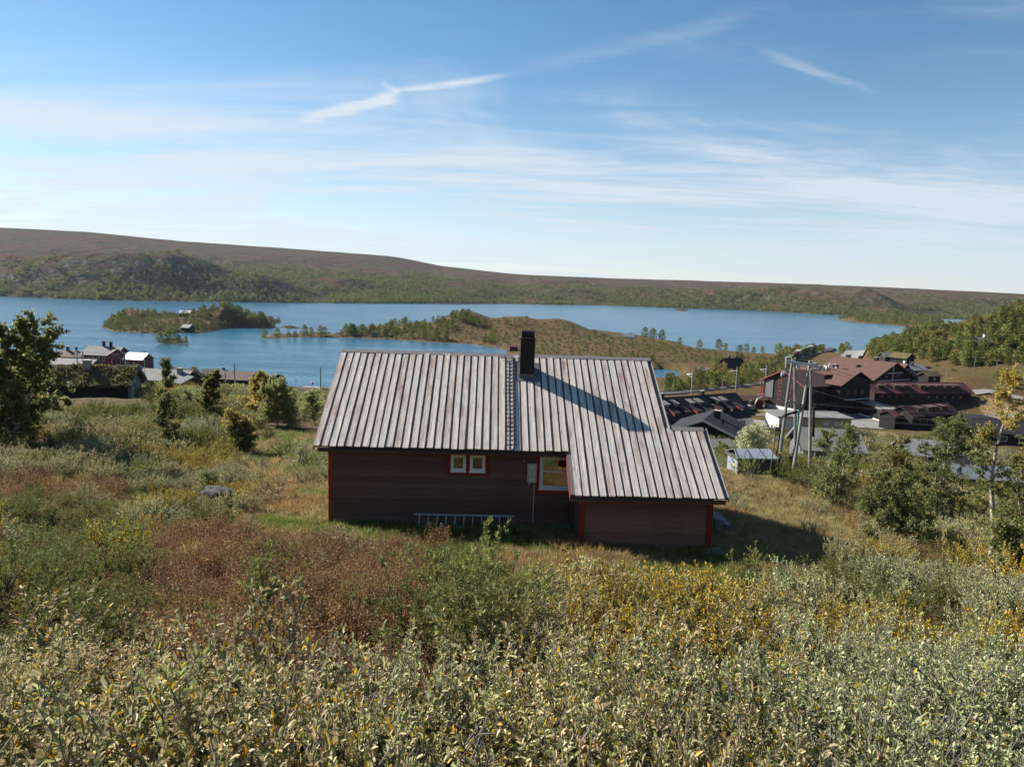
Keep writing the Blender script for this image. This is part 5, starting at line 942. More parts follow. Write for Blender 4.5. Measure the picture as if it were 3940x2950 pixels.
# ------------------------------------------------------------------ roads, yards, meadows, railway
def patch(name, pts, m, lift=.12, step=.9, poly=None):
    P = np.array([ground_at(a, b)[:2] for a, b in pts]) if poly is None else np.array(poly); lo, hi = P.min(0) - step, P.max(0) + step; xs = np.arange(lo[0], hi[0], step); ys = np.arange(lo[1], hi[1], step); X, Y = np.meshgrid(xs, ys); Z = H(X, Y) + lift; sd = sdist(X, Y, P); idx = np.arange(X.size).reshape(X.shape); F = np.stack([idx[:-1, :-1], idx[:-1, 1:], idx[1:, 1:], idx[1:, :-1]], -1).reshape(-1, 4); F = F[(sd.ravel()[F].min(1) > -step * .35)]; V = np.stack([X, Y, Z], -1).reshape(-1, 3)
    if not len(F): return None
    us = np.unique(F); mp = np.zeros(len(V), int); mp[us] = np.arange(len(us)); o = link(name, new_mesh(name, V[us], mp[F], [m], smooth=True)); return tag(o, kind='structure')
def strip(name, pts, width, m, lift=.12, sub=24, world=False):
    C = np.array([ground_at(a, b)[:2] if not world else (a, b) for a, b in pts]); t = np.linspace(0, len(C) - 1, sub * (len(C) - 1) + 1); i = np.minimum(t.astype(int), len(C) - 2); f = (t - i)[:, None]
    p0 = C[np.maximum(i - 1, 0)]; p1 = C[i]; p2 = C[i + 1]; p3 = C[np.minimum(i + 2, len(C) - 1)]; Q = .5 * ((2 * p1) + (p2 - p0) * f + (2 * p0 - 5 * p1 + 4 * p2 - p3) * f ** 2 + (3 * p1 - p0 - 3 * p2 + p3) * f ** 3)
    d = unit(np.gradient(Q, axis=0)); nrm = np.stack([-d[:, 1], d[:, 0]], 1); rows = [Q + nrm * width * k for k in (-.5, -.25, 0, .25, .5)]; V = np.stack([np.concatenate([r, H(r[:, 0], r[:, 1])[:, None] + lift], 1) for r in rows], 1); n = len(Q); V[:, :, 2] = np.maximum(V[:, :, 2], V[:, 2:3, 2] - .1); idx = np.arange(n * 5).reshape(n, 5); F = np.stack([idx[:-1, :-1], idx[:-1, 1:], idx[1:, 1:], idx[1:, :-1]], -1).reshape(-1, 4)
    if m is not None: tag(link(name, new_mesh(name, V.reshape(-1, 3), F[:, ::-1].copy(), [m], smooth=True)), kind='structure')
    return Q, d, V
G_GRAVEL = painted('gravel', (0.19, 0.185, 0.175), .95, .25, 1.5); G_ASPH = painted('grey_road', (0.16, 0.16, 0.165), .9, .2, 1.0); G_BALLAST = painted('ballast', (0.17, 0.155, 0.14), .95, .3, 3); G_MEADOW = painted('meadow_grass', (0.145, 0.13, 0.04), .95, .35, .25); G_DRY = painted('dry_meadow', (0.165, 0.112, 0.047), .95, .5, .4)
patch('road_yard', [(3215, 1596), (3300, 1592), (3392, 1612), (3410, 1652), (3300, 1646), (3215, 1632), (3120, 1604), (3120, 1596)], G_GRAVEL); patch('path_lane', [(2895, 1612), (3000, 1628), (3000, 1642), (2960, 1640), (2890, 1628)], G_GRAVEL, .14); strip('path', [(2890, 1598), (2960, 1600), (3010, 1606)], 2.0, G_GRAVEL)
patch('road_parking', [(2845, 1530), (2946, 1512), (2950, 1548), (2880, 1556), (2850, 1545)], G_ASPH); strip('road', [(3740, 1515), (3800, 1510), (3870, 1523), (3960, 1540), (4060, 1560)], 4.5, G_GRAVEL); strip('road', [(3705, 1620), (3790, 1628), (3830, 1612), (3815, 1600), (3960, 1598)], 4.0, G_GRAVEL, .1)
patch('ground_meadow', [(2890, 1640), (3000, 1630), (3000, 1660), (2930, 1672)], G_MEADOW, .1); patch('ground_meadow', [(2900, 1560), (2980, 1572), (3060, 1592), (3010, 1604), (2920, 1594)], G_MEADOW, .1); patch('ground_meadow', [(3290, 1655), (3420, 1662), (3480, 1690), (3420, 1760), (3300, 1740)], G_DRY, .1); patch('ground_meadow', [(3755, 1525), (3940, 1545), (3960, 1600), (3850, 1612), (3770, 1590)], G_DRY, .1)
patch('road_station_yard', [(355, 1410), (470, 1424), (620, 1432), (690, 1452), (660, 1466), (560, 1462), (540, 1440), (400, 1432), (340, 1424)], G_GRAVEL)
RDQ = strip('road', [(3262, 1392), (3290, 1358), (3318, 1333), (3352, 1312), (3400, 1300)], 10, G_GRAVEL, .6)[0]
for q_ in RDQ[::3]: KEEP_OUT.append((q_[0], q_[1], 11)); [KEEP_OUT.append((q_[0] * (1 - k_ / np.hypot(*q_)), q_[1] * (1 - k_ / np.hypot(*q_)), 9)) for k_ in (12, 24, 36)]
RAIL = [(-260, 245), (-180, 232)] + [tuple(atz(a, b, z)[:2]) for a, b, z in [(700, 1478, 2.6), (905, 1494, 2.6), (1221, 1508, 2.7), (1700, 1522, 3), (2200, 1526, 3), (2545, 1516, 3), (2700, 1500, 3), (2830, 1485, 3), (2956, 1467, 3.2), (3010, 1430, 3.4), (3040, 1395, 3.6), (3080, 1372, 3.8), (3135, 1352, 4.0), (3200, 1330, 4)]]
RQ, RD, _ = strip('railway', RAIL, 4.6, None, world=True, sub=16)
def railway():
    b = MB(); n = len(RQ); nr = np.stack([-RD[:, 1], RD[:, 0]], 1); zc = np.maximum(H(RQ[:, 0], RQ[:, 1], False) + .5, 2.6); ker = np.hanning(21); ker /= ker.sum(); zc = np.convolve(np.pad(zc, 10, mode='edge'), ker, 'valid'); prof = [(-4.2, -1.6), (-2.1, 0), (2.1, 0), (4.2, -1.6)]; V = []; F = []
    for i in range(n):
        for o, dz in prof: V.append((RQ[i, 0] + nr[i, 0] * o, RQ[i, 1] + nr[i, 1] * o, zc[i] + dz))
    for i in range(n - 1):
        for j in range(3): F.append((i * 4 + j, i * 4 + 4 + j, i * 4 + 5 + j, i * 4 + j + 1))
    me = new_mesh('railway_bed', V, F, [G_BALLAST]); bm = bmesh.new(); bm.from_mesh(me); bmesh.ops.recalc_face_normals(bm, faces=bm.faces); bm.to_mesh(me); bm.free(); root = tag(link('railway_bed', me), kind='structure')
    for o in (-.72, .72):
        q = MB()
        for i in range(n - 1):
            p = [(RQ[k, 0] + nr[k, 0] * (o + e), RQ[k, 1] + nr[k, 1] * (o + e), zc[k] + h) for h in (.12, .3) for k, e in ((i, -.05), (i, .05), (i + 1, .05), (i + 1, -.05))]; q.hexa(p)
        q.build('rail', M_STEEL, root)
    q = MB(); s = 0
    for i in range(n - 1):
        ln = float(np.hypot(*(RQ[i + 1] - RQ[i])))
        while s < ln:
            c = RQ[i] + (RQ[i + 1] - RQ[i]) * s / ln; q.box(c[0] - .13, c[0] + .13, c[1] - 1.3, c[1] + 1.3, zc[i] + .02, zc[i] + .14, 0, math.atan2(RD[i, 1], RD[i, 0]), (c[0], c[1])); s += .95
        s -= ln
    o = q.build('sleepers', M_CONC, root); o['kind'] = 'stuff'
    return zc
RZC = railway()
def rail_near(x, y): i = int(np.argmin((RQ[:, 0] - x) ** 2 + (RQ[:, 1] - y) ** 2)); return i
# catenary masts with bracket arms
def mast(label, px, py, top, arm=2.6, side=1, z=2.6):
    w = atz(px, py, z); h = atd(px, top, w[1])[2] - z; t = thing('catenary_mast', label, 'mast', (w[0], w[1], z - .3), 0, 'railway catenary masts'); MB().box(-.14, .14, -.14, .14, 0, h + .3).build('post', M_ALU2, t); a = MB(); i = rail_near(w[0], w[1]); d = RQ[i] - w[:2]; d = d / max(np.hypot(*d), .1) * arm
    a.tube([(0, 0, h - 1.0), (d[0], d[1], h - 1.4)], .05, 5); a.tube([(0, 0, h - 2.2), (d[0] * .9, d[1] * .9, h - 1.5)], .045, 5); a.build('bracket_arm', M_ALU2, t); MB().tube([(d[0] * .25, d[1] * .25, h - 1.1), (d[0] * .42, d[1] * .42, h - 1.17)], .1, 6).build('insulator', M_GREY_PLASTIC2, t); MB().box(-.3, .3, -.3, .3, -.6, .5).build('footing', M_CONC, t); return (w[0] + d[0], w[1] + d[1], z + h - 1.4), (w[0], w[1], z + h)
M_ALU2 = painted('galvanised_steel', (0.40, 0.42, 0.45), .5, .12, 6, .5)
MT = [mast('catenary mast furthest left, behind the turf-roofed cabin', 300, 1440, 1345), mast('catenary mast left of the station shed', 322, 1432, 1352), mast('catenary mast in front of the red freight shed', 484, 1448, 1358), mast('catenary mast at the right end of the gravel yard', 632, 1450, 1374), mast('slim short catenary mast left of the boathouse gable', 868, 1492, 1434), mast('tall catenary mast before the brown boathouse', 904, 1500, 1398), mast('tall catenary mast beside the jetty', 1234, 1528, 1412), mast('catenary mast just right of the cabin roof', 2659, 1530, 1422), mast('catenary mast in front of the red cottage', 2830, 1508, 1411), mast('catenary mast left of the tall hotel gable', 2943, 1500, 1406), mast('catenary mast beside the freight train', 3018, 1400, 1346), mast('catenary mast behind the freight train', 3090, 1362, 1325), mast('farthest catenary mast, at the end of the freight train', 3150, 1352, 1322)]
def wire(name, label, pts, rad, sag=.6, m=None, group=None, n=10):
    q = MB()
    for a, b in zip(pts[:-1], pts[1:]):
        a, b = Vector(a), Vector(b); q.tube([a.lerp(b, i / n) - Vector((0, 0, 4 * sag * (i / n) * (1 - i / n))) for i in range(n + 1)], rad, 4)
    return tag(q.build(name, m or M_WIRE, None), label, 'wire', group)
M_WIRE = painted('wire_metal', (0.30, 0.31, 0.33), .35, .05, 3, .8); M_WIRED = painted('dark_wire', (0.05, 0.05, 0.055), .5, .05)
wire('contact_wire', 'railway contact wire running along the left catenary masts', [m[0] for m in MT[1:7]], .035, .25); wire('contact_wire', 'railway contact wire right of the cabin roof', [m[0] for m in MT[7:]], .03, .25); wire('feeder_wire', 'feeder wire strung over the tops of the left catenary masts', [m[1] for m in MT[0:4]], .05, .5, M_ALU2); wire('feeder_wire', 'feeder wire crossing the water between boathouse and cabin', [m[1] for m in MT[4:7]] + [MT[7][1]], .03, .5)
# freight train on the curve
tr = thing('freight_train', 'freight train with green, white and red containers on the lakeside curve', 'train', (0, 0, 0)); i0 = rail_near(*atz(3028, 1405, 4)[:2]); acc = 0; cols = [painted('green_container', (0.09, 0.15, 0.05), .5), painted('pale_container', (0.36, 0.36, 0.34), .5), painted('dark_red_container', (0.16, 0.03, 0.03), .5)]; order = [1, 0, 2, 1, 0, 0, 1]; k = 0; i = i0
while i < len(RQ) - 2 and k < len(order):
    j = i
    while j < len(RQ) - 2 and np.hypot(*(RQ[j] - RQ[i])) < 12.6: j += 1
    c = (RQ[i] + RQ[j]) / 2; d = RQ[j] - RQ[i]; a = math.atan2(d[1], d[0]); z = RZC[i] + .3; MB().box(-6.2, 6.2, -1.25, 1.25, .9, 1.15).build('flat_wagon', M_DARKMETAL, tr, (c[0], c[1], z), (0, 0, a))
    q = MB().box(-6.1, 6.1, -1.22, 1.22, 1.16, 3.75)
    for u in np.linspace(-5.8, 5.8, 14): q.box(u - .1, u + .1, -1.26, 1.26, 1.2, 3.7)
    q.build('container', cols[order[k]], tr, (c[0], c[1], z), (0, 0, a)); i = j; k += 1
    for u in (-4.8, 4.8):
        q = MB()
        for e in (-.9, .9):
            for w_ in (-.72, .72): q.tube([(u + e, w_ - .07, .45), (u + e, w_ + .07, .45)], .45, 10)
        q.build('bogie', M_DARKMETAL, tr, (c[0], c[1], z), (0, 0, a))
# jetty, buoy, gravel heaps, excavator
w = atz(1215, 1494, .3); jt = thing('jetty', 'pale wooden jetty reaching into the lake left of the cabin', 'jetty', (w[0], w[1], 0), R(-14))
for k in range(18): MB().box(-4.6 + k * .52, -4.12 + k * .52, -2.0, 2.0, .62, .70).build('deck_board', R_LGREY, jt)
for x in (-4, 0, 4):
    for y in (-1.8, 1.8): MB().tube([(x, y, -2.5), (x, y, .6)], .12, 7).build('pile', M_TWIGP, jt) if False else MB().tube([(x, y, -2.5), (x, y, .6)], .12, 7).build('pile', B_DBROWN, jt)
MB().box(-4.6, 4.7, -2.06, -2.0, .2, .6).build('side_beam', B_BLACK, jt)
w = atz(1201, 1474, .1); by = MB().tube([(0, 0, -.3), (0, 0, -.05), (0, 0, .25), (0, 0, .5), (0, 0, .62)], [.12, .36, .45, .25, .06], 10).build('buoy', painted('pink_plastic', (0.7, 0.2, 0.32), .5), None, (w[0], w[1], 0), None, True); tag(by, 'pink mooring buoy floating beyond the jetty', 'buoy')
def heap(label, px, py, rad, h, seed):
    g = ground_at(px, py); n, m = 18, 7; V = []; F = []; r = random.Random(seed)
    for i in range(m):
        for j in range(n): a = 6.283 * j / n; k = rad * (1 - i / (m - 1)) * r.uniform(.85, 1.12); V.append((k * math.cos(a), k * math.sin(a) * .8, h * (i / (m - 1)) ** .85 * r.uniform(.9, 1.05) - .2))
    for i in range(m - 1):
        for j in range(n): F.append((i * n + j, i * n + (j + 1) % n, i * n + n + (j + 1) % n, i * n + n + j))
    F.append(tuple((m - 1) * n + j for j in range(n))); tag(link('gravel_heap', new_mesh('gravel_heap', V, F, [G_BALLAST]), None, (g[0], g[1], g[2])), label, 'gravel heap', 'gravel heaps on the station yard')
heap('small gravel heap in front of the station building', 408, 1416, 2.6, 1.3, 1); heap('tallest gravel heap beside the red freight shed', 531, 1424, 4.0, 2.4, 2); heap('gravel heap at the right end of the station yard', 580, 1436, 3.4, 1.8, 3)
w = atz(2885, 1572, 4.4); ex = thing('excavator', 'grey excavator with raised arm parked beside the hotel', 'excavator', (w[0], w[1], H1(w[0], w[1])), R(15)); M_EXC = painted('dusty_orange_grey', (0.30, 0.27, 0.22), .6)
for y in (-1.0, 1.0): MB().prism([(-1.6, .1), (-1.3, 0), (1.3, 0), (1.6, .1), (1.7, .45), (1.4, .8), (-1.4, .8), (-1.7, .45)], 'y', y - .25, y + .25).build('track', M_DARKMETAL, ex)
MB().prism([(-1.7, .85), (1.2, .85), (1.3, 1.3), (.2, 1.7), (-1.7, 1.7)], 'y', -1.1, 1.1).build('body', M_EXC, ex); MB().prism([(.1, 1.72), (1.3, 1.4), (1.25, 2.5), (.9, 2.9), (.1, 2.9)], 'y', .1, 1.05).build('cab', M_FGLASS, ex); MB().tube([(.9, -.3, 1.4), (2.2, -.3, 3.6), (3.4, -.3, 4.1)], [.3, .28, .2], 6).build('boom', M_EXC, ex); MB().tube([(3.4, -.3, 4.1), (4.6, -.3, 1.9)], [.22, .15], 6).build('arm', M_EXC, ex); MB().prism([(4.3, 1.9), (4.9, 1.9), (5.0, 1.2), (4.5, .9), (4.1, 1.2)], 'y', -.75, .15).build('bucket', M_DARKMETAL, ex)

# ------------------------------------------------------------------ power mast, kiosk, poles
M_PALEST = painted('pale_galvanised_steel', (0.62, 0.64, 0.66), .5, .08, 6, .1); M_POLE = stained('weathered_grey_pole', (0.30, 0.28, 0.265)); M_PORC = painted('pale_porcelain', (0.66, 0.68, 0.7), .25, .05); M_TEALP = painted('teal_plastic_pipe', (0.10, 0.30, 0.28), .45); M_CABLE = painted('black_cable', (0.014, 0.014, 0.016), .5)
PD = 50.0; pm = thing('power_mast', 'wooden power mast of four poles with crossarm, cables and insulators', 'power mast', tuple(atd(3050, 1820, PD)[:2]) + (23.2,)); O = np.array(pm.location)
def PP(px, py, d=PD): return tuple(atd(px, py, d) - O)
for (a, b, c, d, d0, d1) in ((2988, 1840, 3050, 1378, 49.4, 50), (3062, 1840, 3058, 1378, 50.8, 50.2), (3047, 1845, 3117, 1386, 49.4, 50), (3115, 1845, 3121, 1388, 50.8, 50.2)): MB().tube([PP(a, b, d0), PP(c, d, d1)], [.125, .085], 9).build('pole', M_POLE, pm)
MB().tube([PP(3025, 1389, 49.8), PP(3155, 1407, 49.8)], .085, 6).build('crossarm', M_PALEST, pm); MB().tube([PP(3025, 1395, 50.3), PP(3155, 1413, 50.3)], .07, 6).build('crossarm', M_PALEST, pm); MB().tube([PP(3037, 1540), PP(3083, 1560)], .05, 6).build('brace', M_POLE, pm); MB().tube([PP(3076, 1515, 50), PP(3330, 1540, 49.5)], .012, 4).build('stay', M_CABLE, pm) if False else None
MB().box(-.05, .05, -.05, .05, 0, .8).build('side_frame', M_ALU2, pm, PP(3024, 1415, 49.8))
for px, py in ((3068, 1404), (3075, 1408), (3125, 1412), (3152, 1410), (3009, 1435), (3017, 1432), (3166, 1415), (3182, 1412), (3192, 1402)):
    q = MB(); p = PP(px, py, 49.7)
    for k in range(4): q.tube([(p[0], p[1], p[2] - .05 * k), (p[0], p[1], p[2] - .05 * k - .03)], .085, 8)
    q.tube([(p[0], p[1], p[2] + .1), (p[0], p[1], p[2] - .24)], .03, 6); q.build('insulator', M_PORC, pm)
MB().tube([PP(3166, 1423, 49.9), PP(3192, 1423, 49.9)], .05, 5).build('insulator_arm', M_STEEL, pm)
MB().tube([PP(3074, 1575, 49.2), PP(3070, 1620, 49.2), PP(3062, 1700, 49.2), PP(3048, 1770, 49.2)], .06, 8).build('cable_pipe', M_TEALP, pm); MB().tube([PP(2993, 1735, 49.1), PP(3004, 1630, 49.1)], .055, 8).build('cable_pipe', M_CABLE, pm)
for k in range(4): MB().tube([PP(3070 + k * 4, 1572, 49.3), PP(3055 + k * 8, 1562 - k * 3, 49.2), PP(3095 - k * 4, 1556 + k * 3, 49.3), PP(3085, 1575 + k * 3, 49.3), PP(3040, 1588 + k * 2, 49.2), PP(3014, 1595 + k * 4, 49.2), PP(3005, 1620, 49.2)], .025, 5).build('cable', M_CABLE, pm)
for px, y0, y1 in ((2984, 1735, 1838), (3036, 1755, 1846)): MB().tube([PP(px, y1, 49.2), PP(px + 6, y0, 49.3)], .12, 4).build('cable_guard', B_DBROWN, pm)
MB().tube([PP(3131, 1565, 50), PP(3129, 1680, 50)], .09, 6).build('cable_guard', B_DBROWN, pm); MB().tube([PP(2998, 1741, 49.25), PP(2997, 1752, 49.25)], .165, 9).build('yellow_band', painted('yellow_paint', (.6, .4, .03), .5), pm); MB().tube([PP(3106, 1600, 49.8), PP(3120, 1408, 49.9)], .015, 4).build('stay', M_CABLE, pm); MB().tube([PP(3020, 1560, 49.7), PP(3108, 1415, 49.7)], .015, 4).build('stay', M_CABLE, pm); MB().tube([PP(2890, 1830, 44), PP(3040, 1545, 49.6)], .012, 4).build('stay', M_WIRE, pm)
sp = atz(2958, 1845, 23.6); po = thing('steel_post', 'thin steel post with bracket between kiosk and power mast', 'post', (sp[0], sp[1], 23.0)); hh = atd(2970, 1658, sp[1])[2] - 23.0; MB().tube([(0, 0, 0), (.2, 0, hh)], .035, 6).build('shaft', M_STEEL, po); MB().box(.1, .45, -.1, .1, hh, hh + .28).build('lamp_box', M_STEEL, po); MB().tube([(.2, 0, hh - .55), (.75, 0, hh - .5)], .03, 5).build('bracket', M_ALU2, po)
A0 = np.array(atd(3125, 1412, 49.8)); A1 = np.array(atd(3160, 1560, 49.8))
for k, (px0, py0, px1, py1, dd) in enumerate(((3128, 1553, 4150, 1592, 60), (3130, 1580, 4150, 1618, 60), (3132, 1600, 4150, 1640, 60), (3126, 1500, 3480, 1560, 72))): wire('overhead_line', ('highest of the three', 'middle of the three', 'lowest of the three', 'short steep')[k] + ' overhead power lines running right from the power mast', [tuple(atd(px0, py0, 49.8)), tuple(atd(px1, py1, dd))], .016, .35, M_WIRE, 'overhead power lines')
for k, (px0, py0) in enumerate(((3155, 1408), (3180, 1414), (3120, 1404))): wire('overhead_line', ('outer', 'middle', 'inner')[k] + ' overhead line from the mast top sinking across the hotel roofs', [tuple(atd(px0, py0, 49.8)), tuple(atd(4150, 1628 + k * 26, 75))], .012, .6, M_WIRED, 'overhead power lines')
ks = atz(2885, 1845, 23.0); kk = thing('transformer_kiosk', 'grey steel transformer kiosk with pale sloping roof beside the power mast', 'kiosk', (ks[0], ks[1], H1(ks[0], ks[1]) - .15), R(4)); M_KG = painted('kiosk_grey', (0.10, 0.105, 0.115), .5, .1, 3, .3); M_KR = painted('kiosk_pale_roof', (0.34, 0.38, 0.44), .4, .1, 3, .4); M_KL = painted('kiosk_side_grey', (0.25, 0.27, 0.30), .5, .1)
MB().box(-1.35, 1.35, -1.0, 1.0, 0, 1.55).build('body', M_KG, kk); MB().box(-1.36, -1.352, -.95, .95, .1, 1.5).build('side_panel', M_KL, kk); MB().box(-1.5, 1.5, -1.15, 1.15, 1.552, 1.68).build('eave', M_KG, kk); q = MB(); q.slab((-1.5, -1.15, 1.70), (1.5, -1.15, 1.70), (1.3, .1, 2.12), (-1.3, .1, 2.12), .03); q.slab((-1.3, .102, 2.12), (1.3, .102, 2.12), (1.5, 1.15, 1.70), (-1.5, 1.15, 1.70), .03); kr = q.build('roof', M_KR, kk)
for x in (-1.46, -.5, .5, 1.4): q = MB(); q.slab((x, -1.16, 1.74), (x + .06, -1.16, 1.74), (x * .88 + .06, .1, 2.16), (x * .88, .1, 2.16), .04); q.build('roof_rib', M_KG, kr)
for x in (.25, -.7): MB().tube([(x, -.6, 1.88), (x, -.6, 2.02), (x + .06, -.6, 2.06), (x + .12, -.6, 2.02)], .018, 5).build('lifting_eye', M_CABLE, kr)
MB().box(-1.368, -1.362, -.5, -.3, .95, 1.12).build('warning_sticker', painted('yellow_sticker', (.75, .55, .04), .4), kk); MB().box(-1.368, -1.362, .1, .4, 1.15, 1.3).build('blue_sticker', painted('blue_sticker', (.15, .4, .7), .4), kk)
for x in (-.7, .2, 1.0): MB().box(x - .38, x + .38, -1.03, -1.004, .12, 1.45).build('door', M_KG, kk)
def pole(label, px, py, top, rad=.11, group='wooden line poles', z=None, arm=True):
    g = ground_at(px, py); h = atd(px, top, g[1])[2] - g[2]; t = thing('utility_pole', label, 'pole', tuple(g), 0, group); MB().tube([(0, 0, -.3), (0, 0, h)], [rad, rad * .7], 7).build('shaft', M_POLE, t)
    if arm: MB().box(-.7, .7, -.06, .06, h - .45, h - .33).build('crossarm', M_STEEL, t); [MB().tube([(x, 0, h - .32), (x, 0, h - .12)], .05, 6).build('insulator', M_PORC, t) for x in (-.6, 0, .6)]
pole('short line pole on the meadow right of the slate-roofed house', 3338, 1760, 1690, .12); pole('line pole behind the turf hut on the right slope', 3639, 1466, 1420); pole('line pole on the grassy bank below the hillside wood', 3833, 1428, 1385); pole('line pole at the right edge below the hillside wood', 3920, 1458, 1408); pole('line pole on the near slope of the hillside', 3748, 1420, 1372)
for lab, px, py, top in (('thin white flagpole on the moor behind the cabin roof', 2265, 1385, 1342), ('thin white flagpole between pond and red cottage', 2747, 1415, 1369), ('slim lamp post at the corrugated house', 560, 1505, 1352), ('slim lamp post by the jetty', 1138, 1500, 1464), ('slim lamp post on the railway lawn', 2777, 1522, 1460), ('slim lamp post beside the pond', 2590, 1512, 1450), ('slim lamp post left of the pond', 2553, 1505, 1420)):
    g = ground_at(px, py); h = atd(px, top, g[1])[2] - g[2]; t = thing('lamp_post' if 'lamp' in lab else 'flagpole', lab, 'pole', tuple(g), 0, 'slim posts by the railway'); MB().tube([(0, 0, -.2), (0, 0, h)], .06, 6).build('shaft', M_ALU2, t); (MB().box(-.1, .5, -.1, .1, h - .02, h + .1).build('lamp_head', M_STEEL, t) if 'lamp' in lab else MB().tube([(0, 0, h), (0, 0, h + .15)], .1, 6).build('finial', M_WHITE, t))
g = ground_at(3838, 1690); h = atd(3838, 1617, g[1])[2] - g[2]; t = thing('street_lamp', 'curved street lamp behind the golden birch top', 'street lamp', tuple(g)); MB().tube([(0, 0, -.2), (0, 0, h - .6), (-.15, 0, h - .15), (-.6, 0, h), (-1.0, 0, h - .1)], .08, 7).build('shaft', M_ALU2, t); MB().box(-1.5, -.9, -.15, .15, h - .28, h - .12).build('lamp_head', M_GREY_PLASTIC2, t)
g = ground_at(3745, 1800); h = atd(3748, 1688, g[1])[2] - g[2]; t = thing('white_post', 'white steel post in front of the blue-roofed garage', 'post', tuple(g)); MB().tube([(0, 0, -.2), (.15, 0, h)], .05, 7).build('shaft', M_WHITE, t); MB().box(-.05, .35, -.1, .1, h + .002, h + .1).build('lamp_head', M_WHITE, t)
# round no-stopping sign by the railway crossing
g = atz(911, 1494, 2.6); sg = thing('road_sign', 'round blue sign with red border near the boathouse', 'sign', (g[0], g[1], 2.2)); MB().tube([(0, 0, 0), (0, 0, 1.7)], .04, 6).build('post', M_ALU2, sg); MB().tube([(0, -.05, 1.9), (0, -.02, 1.9)], .42, 18).build('border', B_REDFR, sg); MB().tube([(0, -.07, 1.9), (0, -.052, 1.9)], .32, 18).build('face', painted('sign_blue', (.05, .1, .4), .4), sg)
# boulder in the grass left of the cabin
def boulder(label, px, py, rx, ry, rz, seed, m):
    g = ground_at(px, py); r = np.random.default_rng(seed); bm = bmesh.new(); bmesh.ops.create_icosphere(bm, subdivisions=4, radius=1)
    for v in bm.verts:
        p = np.array(v.co); n = fbm(np.array([p[0] * 2 + p[2]]), np.array([p[1] * 2 - p[2]]), 1.1, 4, seed)[0]; q = p * (1 + .5 * n); q = np.sign(q) * np.abs(q) ** .75; f2 = fbm(np.array([p[0] * 5 + p[2] * 3]), np.array([p[1] * 5 + p[2]]), 1.0, 3, seed + 5)[0]; q = q * (1 + .26 * f2); v.co = Vector((q[0] * rx, q[1] * ry, q[2] * rz))
    me = bpy.data.meshes.new('boulder'); bm.to_mesh(me); bm.free(); me.materials.append(m); me.polygons.foreach_set('use_smooth', np.ones(len(me.polygons), bool)); o = link('boulder', me, None, (g[0], g[1], g[2] + rz * .35)); KEEP_OUT.append((g[0], g[1], max(rx, ry) * .8)); tag(o, label, 'boulder')
M_ROCK = painted('dark_lichen_rock', (0.035, 0.035, 0.037), .9, .5, 3, bmp=.8); boulder('dark rounded boulder in the scrub left of the cabin', 838, 1968, .8, .6, .66, 4, M_ROCK)
boulder('pale low rock slab in the shade by the cabin corner', 2740, 2130, .36, .26, .1, 9, painted('pale_rock', (0.14, 0.145, 0.155), .9, .3, 4))

# ------------------------------------------------------------------ vegetation: single trees and bushes first
def one_mesh_plant(name, label, cat, key, px, py, scale, i=0, group=None, lift=0.0, sz=None):
    g = ground_at(px, py, lift); o = link(name, LIB[key][i % len(LIB[key])], None, (g[0], g[1], H1(g[0], g[1]) - .06), (0, 0, (px * 7 % 360) * .0174)); o.scale = (scale, scale, sz or scale); KEEP_OUT.append((g[0], g[1], .45 * scale)); return tag(o, label, cat, group)
def tree(name, label, px, py, tip, palette, seed, spread_=.34, leafn=5200, leaf=.062, multi=1, crown=.2, top=None, group=None, trunkmat=None, dist=None, cat='tree'):
    g = ground_at(px, py) if dist is None else atd(px, py, dist); x, y = g[0], g[1]; z = H1(x, y); h = max(1.2, atd(px, tip, y)[2] - z)
    t = thing(name, label, cat, (x, y, z), 0, group); T, C = birch(seed, palette, h, h * spread_, leafn, leaf, multi, crown, top)
    link('trunk', T.mesh('trunk', [M_BIRCH, trunkmat or M_BIRCH]), t); link('crown', C.mesh('crown', [M_BIRCHLEAF]), t); KEEP_OUT.append((x, y, .5)); return t
tree('birch_tree', 'tall white-stemmed birch with yellow top at the right edge of the picture', 3802, 2200, 1462, BGREEN, 101, .2, 4200, .055, 1, .18, BYELLOW)
tree('birch_tree', 'dense two-stemmed green birch left of the yellow-topped birch', 3575, 2005, 1590, BGREEN, 102, .40, 9500, .07, 3, .06)
tree('birch_tree', 'slim green birch right beside the four-pole power mast', 3182, 1945, 1625, BGREEN, 103, .42, 6800, .07, 3, .04)
tree('birch_tree', 'grey-green birch between the slim birch and the two-stemmed one', 3404, 1960, 1680, BMIX, 104, .44, 6800, .07, 3, .04)
tree('birch_tree', 'low bushy birch in front of the other birches right of the cabin', 3420, 2105, 1850, BGREEN, 105, .5, 8000, .062, 3, .02)
tree('birch_tree', 'birch cut off by the right edge, behind the yellow-topped one', 3945, 2080, 1690, BMIX, 106, .42, 8000, .07, 3, .05)
tree('birch_shrub', 'dark dense bush at the foot of the yellow-topped birch', 3900, 2270, 2030, BGREEN, 107, .62, 9000, .055, 4, .0, cat='shrub')
tree('birch_tree', 'large dark birch with orange leaves at the left edge of the picture', 20, 1720, 1208, BGREEN, 108, .46, 26000, .11, 5, .0)
tree('birch_tree', 'slender young birch standing alone right of the turf-roofed cabin', 640, 1640, 1392, BGREEN, 109, .22, 3000, .10, 1, .15)
tree('birch_tree', 'small dark birch above the big boulder', 618, 1735, 1525, BMIX, 110, .34, 3600, .075, 2, .0)
tree('birch_tree', 'yellow-green pointed birch left of the golden tree', 812, 1620, 1436, BMIX, 111, .32, 4500, .12, 2, .0)
tree('birch_tree', 'golden autumn birch in front of the lakeside boathouse', 985, 1610, 1440, BYELLOW, 112, .42, 5000, .12, 3, .0)
